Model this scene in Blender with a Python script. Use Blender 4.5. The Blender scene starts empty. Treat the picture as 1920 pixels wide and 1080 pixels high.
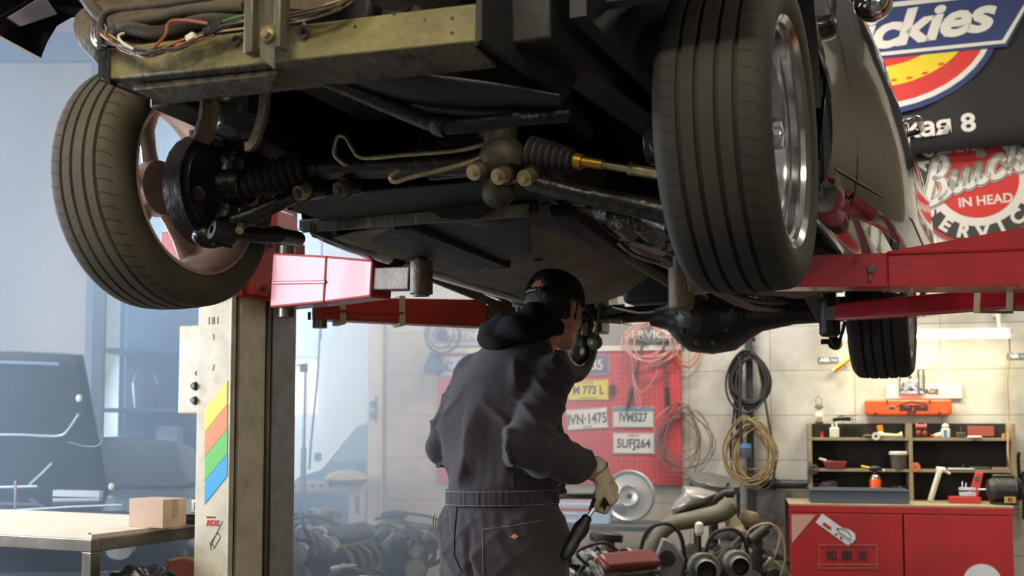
import bpy, bmesh, math, random
from mathutils import Vector, Matrix
random.seed(7)
S = bpy.context.scene
col = S.collection
R = math.radians
# ------------------------------------------------------------------ camera
FPX = 2060.0; PITCH = R(3.7); CAM = Vector((0, 0, 1.25)); PY0 = 800 - FPX*math.tan(PITCH)
cd = bpy.data.cameras.new('camera'); cam = bpy.data.objects.new('camera', cd); col.objects.link(cam)
cam.location = CAM; cam.rotation_euler = (R(90)+PITCH, 0, 0)
cd.sensor_width = 36; cd.lens = FPX/1920*36; cd.shift_y = (PY0-540)/1920; cd.clip_start = .05
cd.dof.use_dof = True; cd.dof.focus_distance = 3.1; cd.dof.aperture_fstop = 4.5
S.camera = cam
# ------------------------------------------------------------------ light and exposure
S.view_settings.view_transform = 'Standard'; S.view_settings.look = 'None'
S.view_settings.gamma = 1; S.view_settings.exposure = 0.0
S.cycles.use_denoising = True
S.cycles.max_bounces = 6; S.cycles.diffuse_bounces = 3; S.cycles.glossy_bounces = 3
S.cycles.transmission_bounces = 4; S.cycles.volume_bounces = 0; S.cycles.sample_clamp_indirect = 4
w = bpy.data.worlds.new('world'); S.world = w; w.use_nodes = True
w.node_tree.nodes['Background'].inputs[0].default_value = (.62, .72, 1, 1)
w.node_tree.nodes['Background'].inputs[1].default_value = .35

def area(name, loc, target, sx, sy, power, color, spread=180):
    l = bpy.data.lights.new(name, 'AREA'); l.shape = 'RECTANGLE'; l.size = sx; l.size_y = sy
    l.energy = power; l.color = color; l.spread = R(spread)
    o = bpy.data.objects.new(name, l); col.objects.link(o); o.location = loc
    d = Vector(target)-Vector(loc)
    o.rotation_euler = d.to_track_quat('-Z', 'Y').to_euler()
    return o
COOL = (.46, .70, 1.0); WARM = (1.0, .90, .70)
# window daylight of the left and far walls, plus one added haze light
area('window_daylight', (-4.62, 5.2, 2.3), (-.6, 4.2, 1.3), 2.1, 2.2, 340, (.66, .81, 1.0))
area('window_daylight', (-4.62, 10.5, 2.3), (-2.0, 10.2, 1.4), 2.0, 2.2, 620, COOL)  # light of an added, unseen window, brightens the far haze
area('far_window_daylight', (-3.1, 11.75, 2.0), (-1.4, 6.0, 1.4), 1.3, 1.3, 90, COOL)
area('side_window_daylight', (-4.62, 3.35, 1.9), (-.3, 3.4, 1.3), 1.3, 1.5, 210, (.84, .88, 1.0))
# fill light added behind the camera to brighten the post's open side
area('gate_daylight', (2.6, -4.0, 1.7), (-.6, 4.0, 1.3), 2.4, 2.2, 60, (1, .96, .87))
# ceiling lamps of the workshop, with two added fills among them
area('ceiling_lamp_light', (-.9, -1.2, 4.1), (-.6, 2.4, 1.3), 2.0, .5, 120, WARM)
area('ceiling_lamp_light', (-2.2, .6, 4.2), (-1.4, 3.6, 1.2), 1.6, .5, 45, WARM)  # added fill for the lift post's front and the bench
area('ceiling_lamp_light', (2.7, -.2, 4.2), (1.4, 2.8, 1.7), 1.6, .5, 45, WARM)  # added fill for the right lift arms and the car's flank
area('ceiling_lamp_light', (3.4, 4.6, 4.4), (3.0, 6.4, .6), 1.6, .4, 85, (1, .93, .80))
area('ceiling_lamp_light', (.9, 6.6, 4.3), (.9, 7.2, .8), 1.8, .4, 190, (1, .96, .91))

# ------------------------------------------------------------------ helpers
def hexc(h):
    h = h.lstrip('#'); v = [int(h[i:i+2], 16)/255 for i in (0, 2, 4)]
    return tuple((c/12.92 if c <= .04045 else ((c+.055)/1.055)**2.4) for c in v)+(1,)

def mat(name, c, rough=.6, metal=0, c2=None, scale=8, mix=.5, bump=0, bscale=60, detail=6, coat=0, spec=.5, emit=None, estr=0, stretch=(1, 1, 1), contrast=(.35, .65), rvar=0):
    m = bpy.data.materials.new(name); m.use_nodes = True
    nt = m.node_tree; N = nt.nodes; L = nt.links; b = N['Principled BSDF']
    c = hexc(c) if isinstance(c, str) else c
    b.inputs['Base Color'].default_value = c
    b.inputs['Roughness'].default_value = rough; b.inputs['Metallic'].default_value = metal
    b.inputs['Specular IOR Level'].default_value = spec; b.inputs['Coat Weight'].default_value = coat
    b.inputs['Coat Roughness'].default_value = .05
    tc = N.new('ShaderNodeTexCoord'); mp = N.new('ShaderNodeMapping'); mp.inputs['Scale'].default_value = stretch
    L.new(tc.outputs['Object'], mp.inputs[0])
    if c2 is not None:
        c2 = hexc(c2) if isinstance(c2, str) else c2
        n = N.new('ShaderNodeTexNoise'); n.inputs['Scale'].default_value = scale; n.inputs['Detail'].default_value = detail
        n.inputs['Roughness'].default_value = .65
        L.new(mp.outputs[0], n.inputs['Vector'])
        mr = N.new('ShaderNodeMapRange'); mr.inputs[1].default_value = contrast[0]; mr.inputs[2].default_value = contrast[1]
        mr.inputs[4].default_value = mix
        L.new(n.outputs['Fac'], mr.inputs[0])
        mx = N.new('ShaderNodeMix'); mx.data_type = 'RGBA'; mx.inputs[6].default_value = c; mx.inputs[7].default_value = c2
        L.new(mr.outputs[0], mx.inputs[0]); L.new(mx.outputs[2], b.inputs['Base Color'])
        if rvar:
            r2 = N.new('ShaderNodeMapRange'); r2.inputs[3].default_value = rough; r2.inputs[4].default_value = min(1, rough+rvar)
            L.new(mr.outputs[0], r2.inputs[0]); L.new(r2.outputs[0], b.inputs['Roughness'])
    if bump:
        n2 = N.new('ShaderNodeTexNoise'); n2.inputs['Scale'].default_value = bscale; n2.inputs['Detail'].default_value = 4
        L.new(mp.outputs[0], n2.inputs['Vector'])
        bp = N.new('ShaderNodeBump'); bp.inputs['Strength'].default_value = bump; bp.inputs['Distance'].default_value = .01
        L.new(n2.outputs['Fac'], bp.inputs['Height']); L.new(bp.outputs[0], b.inputs['Normal'])
    if emit:
        b.inputs['Emission Color'].default_value = hexc(emit); b.inputs['Emission Strength'].default_value = estr
    return m

def frame(d):
    d = Vector(d).normalized()
    up = Vector((0, 0, 1)) if abs(d.z) < .95 else Vector((1, 0, 0))
    x = d.cross(up).normalized(); y = x.cross(d).normalized()
    return x, y, d

SEP = set('tow_bracket cover_bolt hanger captive_nut chipped_paint bolt_hole trailing_arm frame_rail chassis_leg sill inner_fender horn clamp foot rivet upright hole brush drill_bit rod_bracket lug_nut hood_brace loop_wire trim_3 end_cap'.split())
class MB:
    def __init__(s): s.v = []; s.f = []; s.uv = {}
    def add(s, vs, fs):
        o = len(s.v); s.v += [Vector(v) for v in vs]; s.f += [tuple(i+o for i in f) for f in fs]; return s
    def box(s, c, d, rz=0, rx=0, ry=0):
        m = Matrix.Translation(Vector(c)) @ Matrix.Rotation(rz, 4, 'Z') @ Matrix.Rotation(ry, 4, 'Y') @ Matrix.Rotation(rx, 4, 'X')
        h = [x/2 for x in d]
        vs = [m @ Vector((sx*h[0], sy*h[1], sz*h[2])) for sx in (-1, 1) for sy in (-1, 1) for sz in (-1, 1)]
        return s.add(vs, [(0, 1, 3, 2), (4, 6, 7, 5), (0, 4, 5, 1), (2, 3, 7, 6), (0, 2, 6, 4), (1, 5, 7, 3)])
    def hexa(s, vs):  # 4 bottom + 4 top
        return s.add(vs, [(3, 2, 1, 0), (4, 5, 6, 7), (0, 1, 5, 4), (1, 2, 6, 5), (2, 3, 7, 6), (3, 0, 4, 7)])
    def bar(s, p0, p1, w, h, w1=None, h1=None, up=(0, 0, 1)):
        p0 = Vector(p0); p1 = Vector(p1); d = (p1-p0).normalized(); x = d.cross(Vector(up)).normalized(); y = x.cross(d)
        w1 = w if w1 is None else w1; h1 = h if h1 is None else h1
        a = [p0+x*(sx*w/2)+y*(sy*h/2) for sx, sy in ((-1, -1), (1, -1), (1, 1), (-1, 1))]
        b = [p1+x*(sx*w1/2)+y*(sy*h1/2) for sx, sy in ((-1, -1), (1, -1), (1, 1), (-1, 1))]
        return s.add(a+b, [(3, 2, 1, 0), (4, 5, 6, 7), (0, 1, 5, 4), (1, 2, 6, 5), (2, 3, 7, 6), (3, 0, 4, 7)])
    def cyl(s, p0, p1, r0, r1=None, n=20, cap=True):
        r1 = r0 if r1 is None else r1; p0 = Vector(p0); p1 = Vector(p1); x, y, d = frame(p1-p0)
        vs = []
        for p, r in ((p0, r0), (p1, r1)):
            vs += [p+x*(r*math.cos(2*math.pi*i/n))+y*(r*math.sin(2*math.pi*i/n)) for i in range(n)]
        fs = [(i, (i+1) % n, n+(i+1) % n, n+i) for i in range(n)]
        if cap: fs += [tuple(range(n-1, -1, -1)), tuple(range(n, 2*n))]
        return s.add(vs, fs)
    def tube(s, pts, r, n=10, closed=False, smooth=0):
        P = [Vector(p) for p in pts]
        if smooth: P = spline(P, smooth, closed)
        m = len(P); rr = r if hasattr(r, '__len__') else None
        x = None; vs = []
        for i, p in enumerate(P):
            if closed: d = P[(i+1) % m]-P[i-1]
            else: d = P[min(i+1, m-1)]-P[max(i-1, 0)]
            if d.length < 1e-9: d = Vector((0, 0, 1))
            d.normalize()
            if x is None: x = frame(d)[0]
            x = (x-d*x.dot(d)); x = x.normalized() if x.length > 1e-6 else frame(d)[0]
            y = d.cross(x); q = r if rr is None else rr[0]+(rr[1]-rr[0])*i/(m-1)
            vs += [p+x*(q*math.cos(2*math.pi*k/n))+y*(q*math.sin(2*math.pi*k/n)) for k in range(n)]
        fs = []
        for i in range(m if closed else m-1):
            a = i*n; b = ((i+1) % m)*n
            fs += [(a+k, a+(k+1) % n, b+(k+1) % n, b+k) for k in range(n)]
        if not closed: fs += [tuple(range(n-1, -1, -1)), tuple(range((m-1)*n, m*n))]
        return s.add(vs, fs)
    def lathe(s, prof, p, axis, n=48, closed=False, arc=None):
        # prof: list of (radius, along-axis)
        p = Vector(p); x, y, d = frame(axis); m = len(prof); o = len(s.v); vs = []
        for i in range(n):
            t = 2*math.pi*i/n; q = x*math.cos(t)+y*math.sin(t)
            vs += [p+q*r+d*h for r, h in prof]
        fs = []
        mm = m if closed else m-1
        for i in range(n):
            for k in range(mm):
                f = (i*m+k, i*m+(k+1) % m, ((i+1) % n)*m+(k+1) % m, ((i+1) % n)*m+k)
                s.uv[len(s.f)+len(fs)] = [(i/n, k), (i/n, k+1), ((i+1)/n, k+1), ((i+1)/n, k)]
                fs.append(f)
        return s.add(vs, fs)
    def ell(s, c, r, n=20, m=12, rot=None):
        c = Vector(c); vs = []; fs = []
        for j in range(1, m):
            ph = math.pi*j/m
            for i in range(n):
                t = 2*math.pi*i/n; q = Vector((r[0]*math.sin(ph)*math.cos(t), r[1]*math.sin(ph)*math.sin(t), r[2]*math.cos(ph)))
                vs.append(c+(rot @ q if rot else q))
        a = Vector((0, 0, r[2])); top = len(vs); vs.append(c+(rot @ a if rot else a)); vs.append(c-(rot @ a if rot else a))
        for j in range(m-2):
            for i in range(n): fs.append((j*n+i, (j+1)*n+i, (j+1)*n+(i+1) % n, j*n+(i+1) % n))
        for i in range(n):
            fs.append((top, i, (i+1) % n)); fs.append((top+1, (m-2)*n+(i+1) % n, (m-2)*n+i))
        return s.add(vs, fs)
    def prism(s, poly, o, ex, ey, depth):
        # polygon in the plane (ex, ey) at o, extruded along ex x ey by depth
        o = Vector(o); ex = Vector(ex).normalized(); ey = Vector(ey).normalized(); ez = ex.cross(ey)*depth; n = len(poly)
        b = [o+ex*p[0]+ey*p[1] for p in poly]
        return s.add(b+[q+ez for q in b], [tuple(range(n-1, -1, -1)), tuple(range(n, 2*n))]+[(i, (i+1) % n, n+(i+1) % n, n+i) for i in range(n)])
    def loft(s, rings, cap=True):
        n = len(rings[0]); vs = [p for r in rings for p in r]; fs = []
        for j in range(len(rings)-1):
            fs += [(j*n+i, j*n+(i+1) % n, (j+1)*n+(i+1) % n, (j+1)*n+i) for i in range(n)]
        if cap: fs += [tuple(range(n-1, -1, -1)), tuple(range((len(rings)-1)*n, len(rings)*n))]
        return s.add(vs, fs)
    def grid(s, fn, nu, nv, thick=0):
        vs = [Vector(fn(i/nu, j/nv)) for j in range(nv+1) for i in range(nu+1)]
        fs = [(j*(nu+1)+i, j*(nu+1)+i+1, (j+1)*(nu+1)+i+1, (j+1)*(nu+1)+i) for j in range(nv) for i in range(nu)]
        return s.add(vs, fs)
    def islands(s):
        par = list(range(len(s.v)))
        def find(i):
            while par[i] != i: par[i] = par[par[i]]; i = par[i]
            return i
        for f in s.f:
            for i in f[1:]: par[find(i)] = find(f[0])
        out = {}
        for fi, f in enumerate(s.f): out.setdefault(find(f[0]), []).append(fi)
        res = []
        for fl in out.values():
            b = MB(); mp = {}
            for fi in fl:
                for i in s.f[fi]:
                    if i not in mp: mp[i] = len(b.v); b.v.append(s.v[i])
                b.f.append(tuple(mp[i] for i in s.f[fi]))
            res.append(b)
        return res
    def build(s, name, m, parent=None, **k):
        if name in SEP:
            isl = s.islands(); s.uv = {}
            if len(isl) > 1: return [b.build1(name, m, parent, **k) for b in isl][0]
        return s.build1(name, m, parent, **k)
    def build1(s, name, m, parent=None, smooth=True, bevel=0, solid=0, loc=None, rot=None, sub=0, fixn=True):
        me = bpy.data.meshes.new(name); me.from_pydata(s.v, [], s.f)
        if s.uv:
            uv = me.uv_layers.new(name='UVMap')
            for fi, q in s.uv.items():
                p = me.polygons[fi]
                for li, c in zip(p.loop_indices, q): uv.data[li].uv = c
        if fixn:
            bm = bmesh.new(); bm.from_mesh(me); bmesh.ops.recalc_face_normals(bm, faces=bm.faces); bm.to_mesh(me); bm.free()
        me.materials.append(m)
        if smooth:
            for p in me.polygons: p.use_smooth = True
            me.set_sharp_from_angle(angle=R(38))
        o = bpy.data.objects.new(name, me); col.objects.link(o); o.parent = parent
        if loc: o.location = loc
        if rot: o.rotation_euler = rot
        if solid:
            k = o.modifiers.new('solid', 'SOLIDIFY'); k.thickness = solid; k.offset = 0
        if bevel:
            k = o.modifiers.new('bevel', 'BEVEL'); k.width = bevel; k.segments = 2; k.limit_method = 'ANGLE'; k.angle_limit = R(40)
        if sub:
            k = o.modifiers.new('sub', 'SUBSURF'); k.levels = sub; k.render_levels = sub
        return o

def spline(P, k, closed=False):
    out = []; n = len(P)
    for i in range(n if closed else n-1):
        if closed: a, b, c, d = P[i-1], P[i], P[(i+1) % n], P[(i+2) % n]
        else: a, b, c, d = P[max(i-1, 0)], P[i], P[i+1], P[min(i+2, n-1)]
        for j in range(k):
            t = j/k
            out.append(.5*((2*b)+(c-a)*t+(2*a-5*b+4*c-d)*t*t+(3*b-a-3*c+d)*t**3))
    if not closed: out.append(P[-1])
    return out

def tag(o, label, cat, group=None, kind=None):
    if label: o['label'] = label
    if cat: o['category'] = cat
    if group: o['group'] = group
    if kind: o['kind'] = kind
    return o
def struct(o): o['kind'] = 'structure'; return o
def thing(name, label, cat, loc=(0, 0, 0), rz=0, group=None):
    o = bpy.data.objects.new(name, None); col.objects.link(o); o.location = loc; o.rotation_euler = (0, 0, rz); o.empty_display_size = .1
    return tag(o, label, cat, group)
def text(body, size, m, name='lettering', parent=None, loc=(0, 0, 0), rot=(R(90), 0, 0), shear=0, bold=0, ext=.001, sx=1, align='CENTER', space=1):
    c = bpy.data.curves.new(name, 'FONT'); c.body = body; c.size = size; c.shear = shear; c.offset = bold; c.extrude = ext
    c.align_x = align; c.align_y = 'CENTER'; c.space_character = space; c.resolution_u = 3
    t = bpy.data.objects.new(name, c); col.objects.link(t)
    dg = bpy.context.evaluated_depsgraph_get(); me = bpy.data.meshes.new_from_object(t.evaluated_get(dg))
    bpy.data.objects.remove(t); me.materials.clear(); me.materials.append(m)
    o = bpy.data.objects.new(name, me); col.objects.link(o); o.parent = parent; o.location = loc; o.rotation_euler = rot; o.scale = (sx, 1, 1)
    return o

def ray(px, py):
    x = (px-960)/FPX; y = (PY0-py)/FPX
    return Vector((x, math.cos(PITCH)-y*math.sin(PITCH), math.sin(PITCH)+y*math.cos(PITCH)))
def hit(px, py, n, q):
    d = ray(px, py); return CAM+d*((Vector(q)-CAM).dot(n)/d.dot(n))
def atY(px, py, Y): return hit(px, py, Vector((0, 1, 0)), (0, Y, 0))
def atZ(px, py, Z): return hit(px, py, Vector((0, 0, 1)), (0, 0, Z))
TH = R(24); CO = Vector((.47, 2.2, 0)); CA = Vector((math.cos(TH), -math.sin(TH), 0)); CB = Vector((math.sin(TH), math.cos(TH), 0))
def loc_(P): return Vector(((P-CO).dot(CA), (P-CO).dot(CB), P.z))
def cv(px, py, v): return loc_(hit(px, py, CB, CO+CB*v))     # point of the car on the plane v
def cu(px, py, u): return loc_(hit(px, py, CA, CO+CA*u))
def cz(px, py, z): return loc_(atZ(px, py, z))
WT = R(12); WO = Vector((.9, 8.1, 0)); WX = Vector((math.cos(WT), -math.sin(WT), 0)); WN = Vector((-math.sin(WT), -math.cos(WT), 0))
def wpt(s, o, z=0): q = WO+WX*s+WN*o; q.z = z; return q
def wall(px, py, o=0):   # pixel -> (s, z) on the plane o in front of the back wall
    P = hit(px, py, WN, WO+WN*o); return (P-WO).dot(WX), P.z

# ------------------------------------------------------------------ materials
M = {}
M['floor'] = mat('concrete_floor', '#4d4b48', .5, c2='#34322f', scale=2.5, bump=.2)
M['ceil'] = mat('ceiling_paint', '#8d8a84', .8, c2='#77746f', scale=3)
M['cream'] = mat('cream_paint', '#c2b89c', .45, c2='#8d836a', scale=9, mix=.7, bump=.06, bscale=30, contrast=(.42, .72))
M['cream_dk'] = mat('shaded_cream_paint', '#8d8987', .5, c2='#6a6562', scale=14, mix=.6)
M['red'] = mat('red_paint', '#9e2915', .45, c2='#74190d', scale=6, mix=.7, coat=.1, bump=.05, bscale=90, contrast=(.45, .75))
M['redarm'] = mat('glossy_red_paint', '#a01520', .22, c2='#7d0f16', scale=12, mix=.6, coat=.4, bump=.08, bscale=70)
M['chip'] = mat('bare_chip', '#4f463c', .6)
M['rusty'] = mat('rusty_steel', '#6e5d48', .6, .2, c2='#3f3022', scale=14, mix=.8, bump=.3)
M['dustyhose'] = mat('dusty_hose', '#4a4231', .75, c2='#2d281e', scale=10, mix=.8, bump=.3, bscale=30)
M['tape'] = mat('beige_tape', '#b5a37c', .6)
M['black'] = mat('black_metal', '#121212', .45, c2='#23211e', scale=14, mix=.8, bump=.25, bscale=60)
M['greasy'] = mat('greasy_black_metal', '#0f0f10', .32, c2='#26221c', scale=20, mix=.7, bump=.4, bscale=45)
M['under'] = mat('underbody_coating', '#0d0e11', .6, c2='#1b1916', scale=10, mix=.8, bump=.12, bscale=55)
M['pan'] = mat('dusty_floor_pan', '#7a6f5a', .6, c2='#4c4435', scale=5, mix=.8, bump=.3, bscale=50)
M['olive'] = mat('dusty_olive_metal', '#7d7446', .55, c2='#4e4829', scale=7, mix=.85, bump=.25, bscale=40, contrast=(.38, .7))
M['olive2'] = mat('dusty_brown_metal', '#5b4e38', .65, c2='#352d20', scale=12, mix=.85, bump=.45, bscale=40)
M['bracket'] = mat('scuffed_grey_metal', '#74705c', .4, .5, c2='#3a3930', scale=10, mix=.9, stretch=(1, 1, .25), bump=.2)
M['steel'] = mat('bright_steel', '#c9c9c9', .22, 1, c2='#8d8d8d', scale=10, mix=.6)
M['zinc'] = mat('zinc_plated_steel', '#c7b98f', .35, .8, c2='#7a6f4f', scale=30, mix=.7)
M['brass'] = mat('yellow_zinc', '#c29a36', .35, .8)
M['alum'] = mat('machined_aluminium', '#d9bfae', .38, .75, c2='#a58a7a', scale=7, mix=.6, rvar=.15)  # rosy light on the left rim put into the metal's colour
M['polished'] = mat('polished_aluminium', '#cfd0d2', .14, 1, c2='#a9a9ab', scale=4, mix=.5, rvar=.1)
M['chrome'] = mat('chrome', '#e4e4e4', .05, 1)
M['carpaint'] = mat('black_car_paint', '#0b0b0c', .12, 0, coat=1, c2='#141312', scale=30, mix=.4)
M['rubber'] = mat('black_rubber', '#191816', .6, c2='#2a2721', scale=25, mix=.6, bump=.2)
M['cardboard'] = mat('cardboard', '#a98f78', .85, c2='#987d66', scale=30, mix=.5)
M['benchtop'] = mat('pale_plywood', '#cbbda7', .6, c2='#b3a187', scale=3, mix=.7, stretch=(1, 12, 1))
M['benchsteel'] = mat('brushed_steel_tube', '#77736a', .35, .75, c2='#4f4b42', scale=9, mix=.7)
M['white'] = mat('white_paint', '#cfcbc0', .5, c2='#b0aa9b', scale=8, mix=.5)
M['offwhite'] = mat('aged_white_plastic', '#cfc8b4', .5)
M['cabred'] = mat('cabinet_red_paint', '#a01a1c', .42, c2='#6d1113', scale=3, mix=.65, bump=.05, bscale=60, contrast=(.42, .8))
M['wood'] = mat('raw_wood', '#9a8a68', .7, c2='#75664a', scale=4, mix=.7, stretch=(1, 1, 8))
M['darkboard'] = mat('black_painted_board', '#17150f', .75, c2='#211e17', scale=8)
M['pegred'] = None
M['blackpl'] = mat('black_plastic', '#1a1a1b', .4)
M['greypl'] = mat('blue_grey_plastic', '#4b5560', .45, c2='#3b434c', scale=12)
M['orange'] = mat('orange_enamel', '#e0521d', .35, c2='#c44314', scale=10, mix=.5)
M['engine'] = mat('dirty_engine_metal', '#4d4b46', .5, .5, c2='#26241f', scale=18, mix=.9, bump=.5, bscale=50)
M['engine2'] = mat('cast_aluminium', '#8d8a80', .5, .6, c2='#4f4c44', scale=16, mix=.8, bump=.5, bscale=50)
M['enginered'] = mat('red_engine_enamel', '#b63a2c', .4, c2='#7c2119', scale=9, mix=.7, bump=.2)
M['enginedk'] = mat('dark_engine_parts', '#23211f', .5, .3, c2='#3b352c', scale=22, mix=.8, bump=.5)
M['denim'] = None
M['haze'] = None
M['glass'] = mat('window_glass', '#e8f2ff', .1, emit='#dfeaff', estr=2.2)
M['letter'] = mat('white_lettering', '#d8d4ca', .7)
M['ink'] = mat('black_ink', '#1e1e22', .7)
M['plywood'] = M['benchtop']
M['beigewire'] = mat('beige_cable', '#a48f66', .6)
M['pinkwire'] = mat('faded_pink_hose', '#b98a80', .6)
M['copper'] = mat('copper_wire', '#a8693c', .45)
M['green'] = mat('green_wire', '#4a7d38', .5)
M['orangewire'] = mat('orange_wire', '#8f5030', .5)
M['blue'] = mat('blue_plastic', '#3b82b0', .45)
M['redpl'] = mat('red_plastic', '#b32a24', .4)
M['bluegrey'] = mat('blue_grey_paint', '#6a7c94', .7)
M['lamp'] = mat('lamp_tube', '#ffffff', .5, emit='#fff2b8', estr=7)
M['tubeglow'] = M['lamp']

# block wall
def wallmat():
    m = mat('painted_block_wall', '#bab7ae', .75); nt = m.node_tree; N = nt.nodes; L = nt.links; b = N['Principled BSDF']
    tc = N.new('ShaderNodeTexCoord'); sp = N.new('ShaderNodeSeparateXYZ'); cb = N.new('ShaderNodeCombineXYZ')
    L.new(tc.outputs['Object'], sp.inputs[0]); L.new(sp.outputs['X'], cb.inputs['X']); L.new(sp.outputs['Z'], cb.inputs['Y'])
    br = N.new('ShaderNodeTexBrick'); br.offset = 0; br.inputs['Scale'].default_value = 1
    br.inputs['Brick Width'].default_value = .58; br.inputs['Row Height'].default_value = .32
    br.inputs['Mortar Size'].default_value = .004; br.inputs['Mortar Smooth'].default_value = .5
    br.inputs['Color1'].default_value = hexc('#bebbb1'); br.inputs['Color2'].default_value = hexc('#b3afa4'); br.inputs['Mortar'].default_value = hexc('#8b8475')
    ad = N.new('ShaderNodeVectorMath'); ad.operation = 'ADD'; ad.inputs[1].default_value = (10+.04, 10-.13, 0)
    L.new(cb.outputs[0], ad.inputs[0]); L.new(ad.outputs[0], br.inputs['Vector'])
    n = N.new('ShaderNodeTexNoise'); n.inputs['Scale'].default_value = 1.6; n.inputs['Detail'].default_value = 8; n.inputs['Roughness'].default_value = .7
    L.new(tc.outputs['Object'], n.inputs['Vector'])
    mr = N.new('ShaderNodeMapRange'); mr.inputs[1].default_value = .42; mr.inputs[2].default_value = .72; mr.inputs[4].default_value = .85
    L.new(n.outputs['Fac'], mr.inputs[0])
    mx = N.new('ShaderNodeMix'); mx.data_type = 'RGBA'; mx.inputs[7].default_value = hexc('#857d6e')
    L.new(mr.outputs[0], mx.inputs[0]); L.new(br.outputs['Color'], mx.inputs[6]); L.new(mx.outputs[2], b.inputs['Base Color'])
    bp = N.new('ShaderNodeBump'); bp.inputs['Strength'].default_value = .4; bp.inputs['Distance'].default_value = .01; bp.invert = True
    L.new(br.outputs['Fac'], bp.inputs['Height']); L.new(bp.outputs[0], b.inputs['Normal'])
    return m
M['block'] = wallmat()

def pegmat():
    m = mat('red_pegboard', '#c2403c', .55); nt = m.node_tree; N = nt.nodes; L = nt.links; b = N['Principled BSDF']
    tc = N.new('ShaderNodeTexCoord'); vm = N.new('ShaderNodeVectorMath'); vm.operation = 'SCALE'; vm.inputs['Scale'].default_value = 1/.038
    L.new(tc.outputs['Object'], vm.inputs[0]); fr = N.new('ShaderNodeVectorMath'); fr.operation = 'FRACTION'; L.new(vm.outputs[0], fr.inputs[0])
    sp = N.new('ShaderNodeSeparateXYZ'); L.new(fr.outputs[0], sp.inputs[0])
    cb = N.new('ShaderNodeCombineXYZ'); L.new(sp.outputs['X'], cb.inputs['X']); L.new(sp.outputs['Z'], cb.inputs['Y'])
    ds = N.new('ShaderNodeVectorMath'); ds.operation = 'DISTANCE'; ds.inputs[1].default_value = (.5, .5, 0); L.new(cb.outputs[0], ds.inputs[0])
    lt = N.new('ShaderNodeMath'); lt.operation = 'LESS_THAN'; lt.inputs[1].default_value = .14; L.new(ds.outputs['Value'], lt.inputs[0])
    n = N.new('ShaderNodeTexNoise'); n.inputs['Scale'].default_value = 3; L.new(tc.outputs['Object'], n.inputs['Vector'])
    m1 = N.new('ShaderNodeMix'); m1.data_type = 'RGBA'; m1.inputs[6].default_value = hexc('#c0393a'); m1.inputs[7].default_value = hexc('#ab3234'); L.new(n.outputs['Fac'], m1.inputs[0])
    m2 = N.new('ShaderNodeMix'); m2.data_type = 'RGBA'; m2.inputs[7].default_value = hexc('#4b1416'); L.new(lt.outputs[0], m2.inputs[0]); L.new(m1.outputs[2], m2.inputs[6])
    L.new(m2.outputs[2], b.inputs['Base Color']); return m
M['pegred'] = pegmat()

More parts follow.
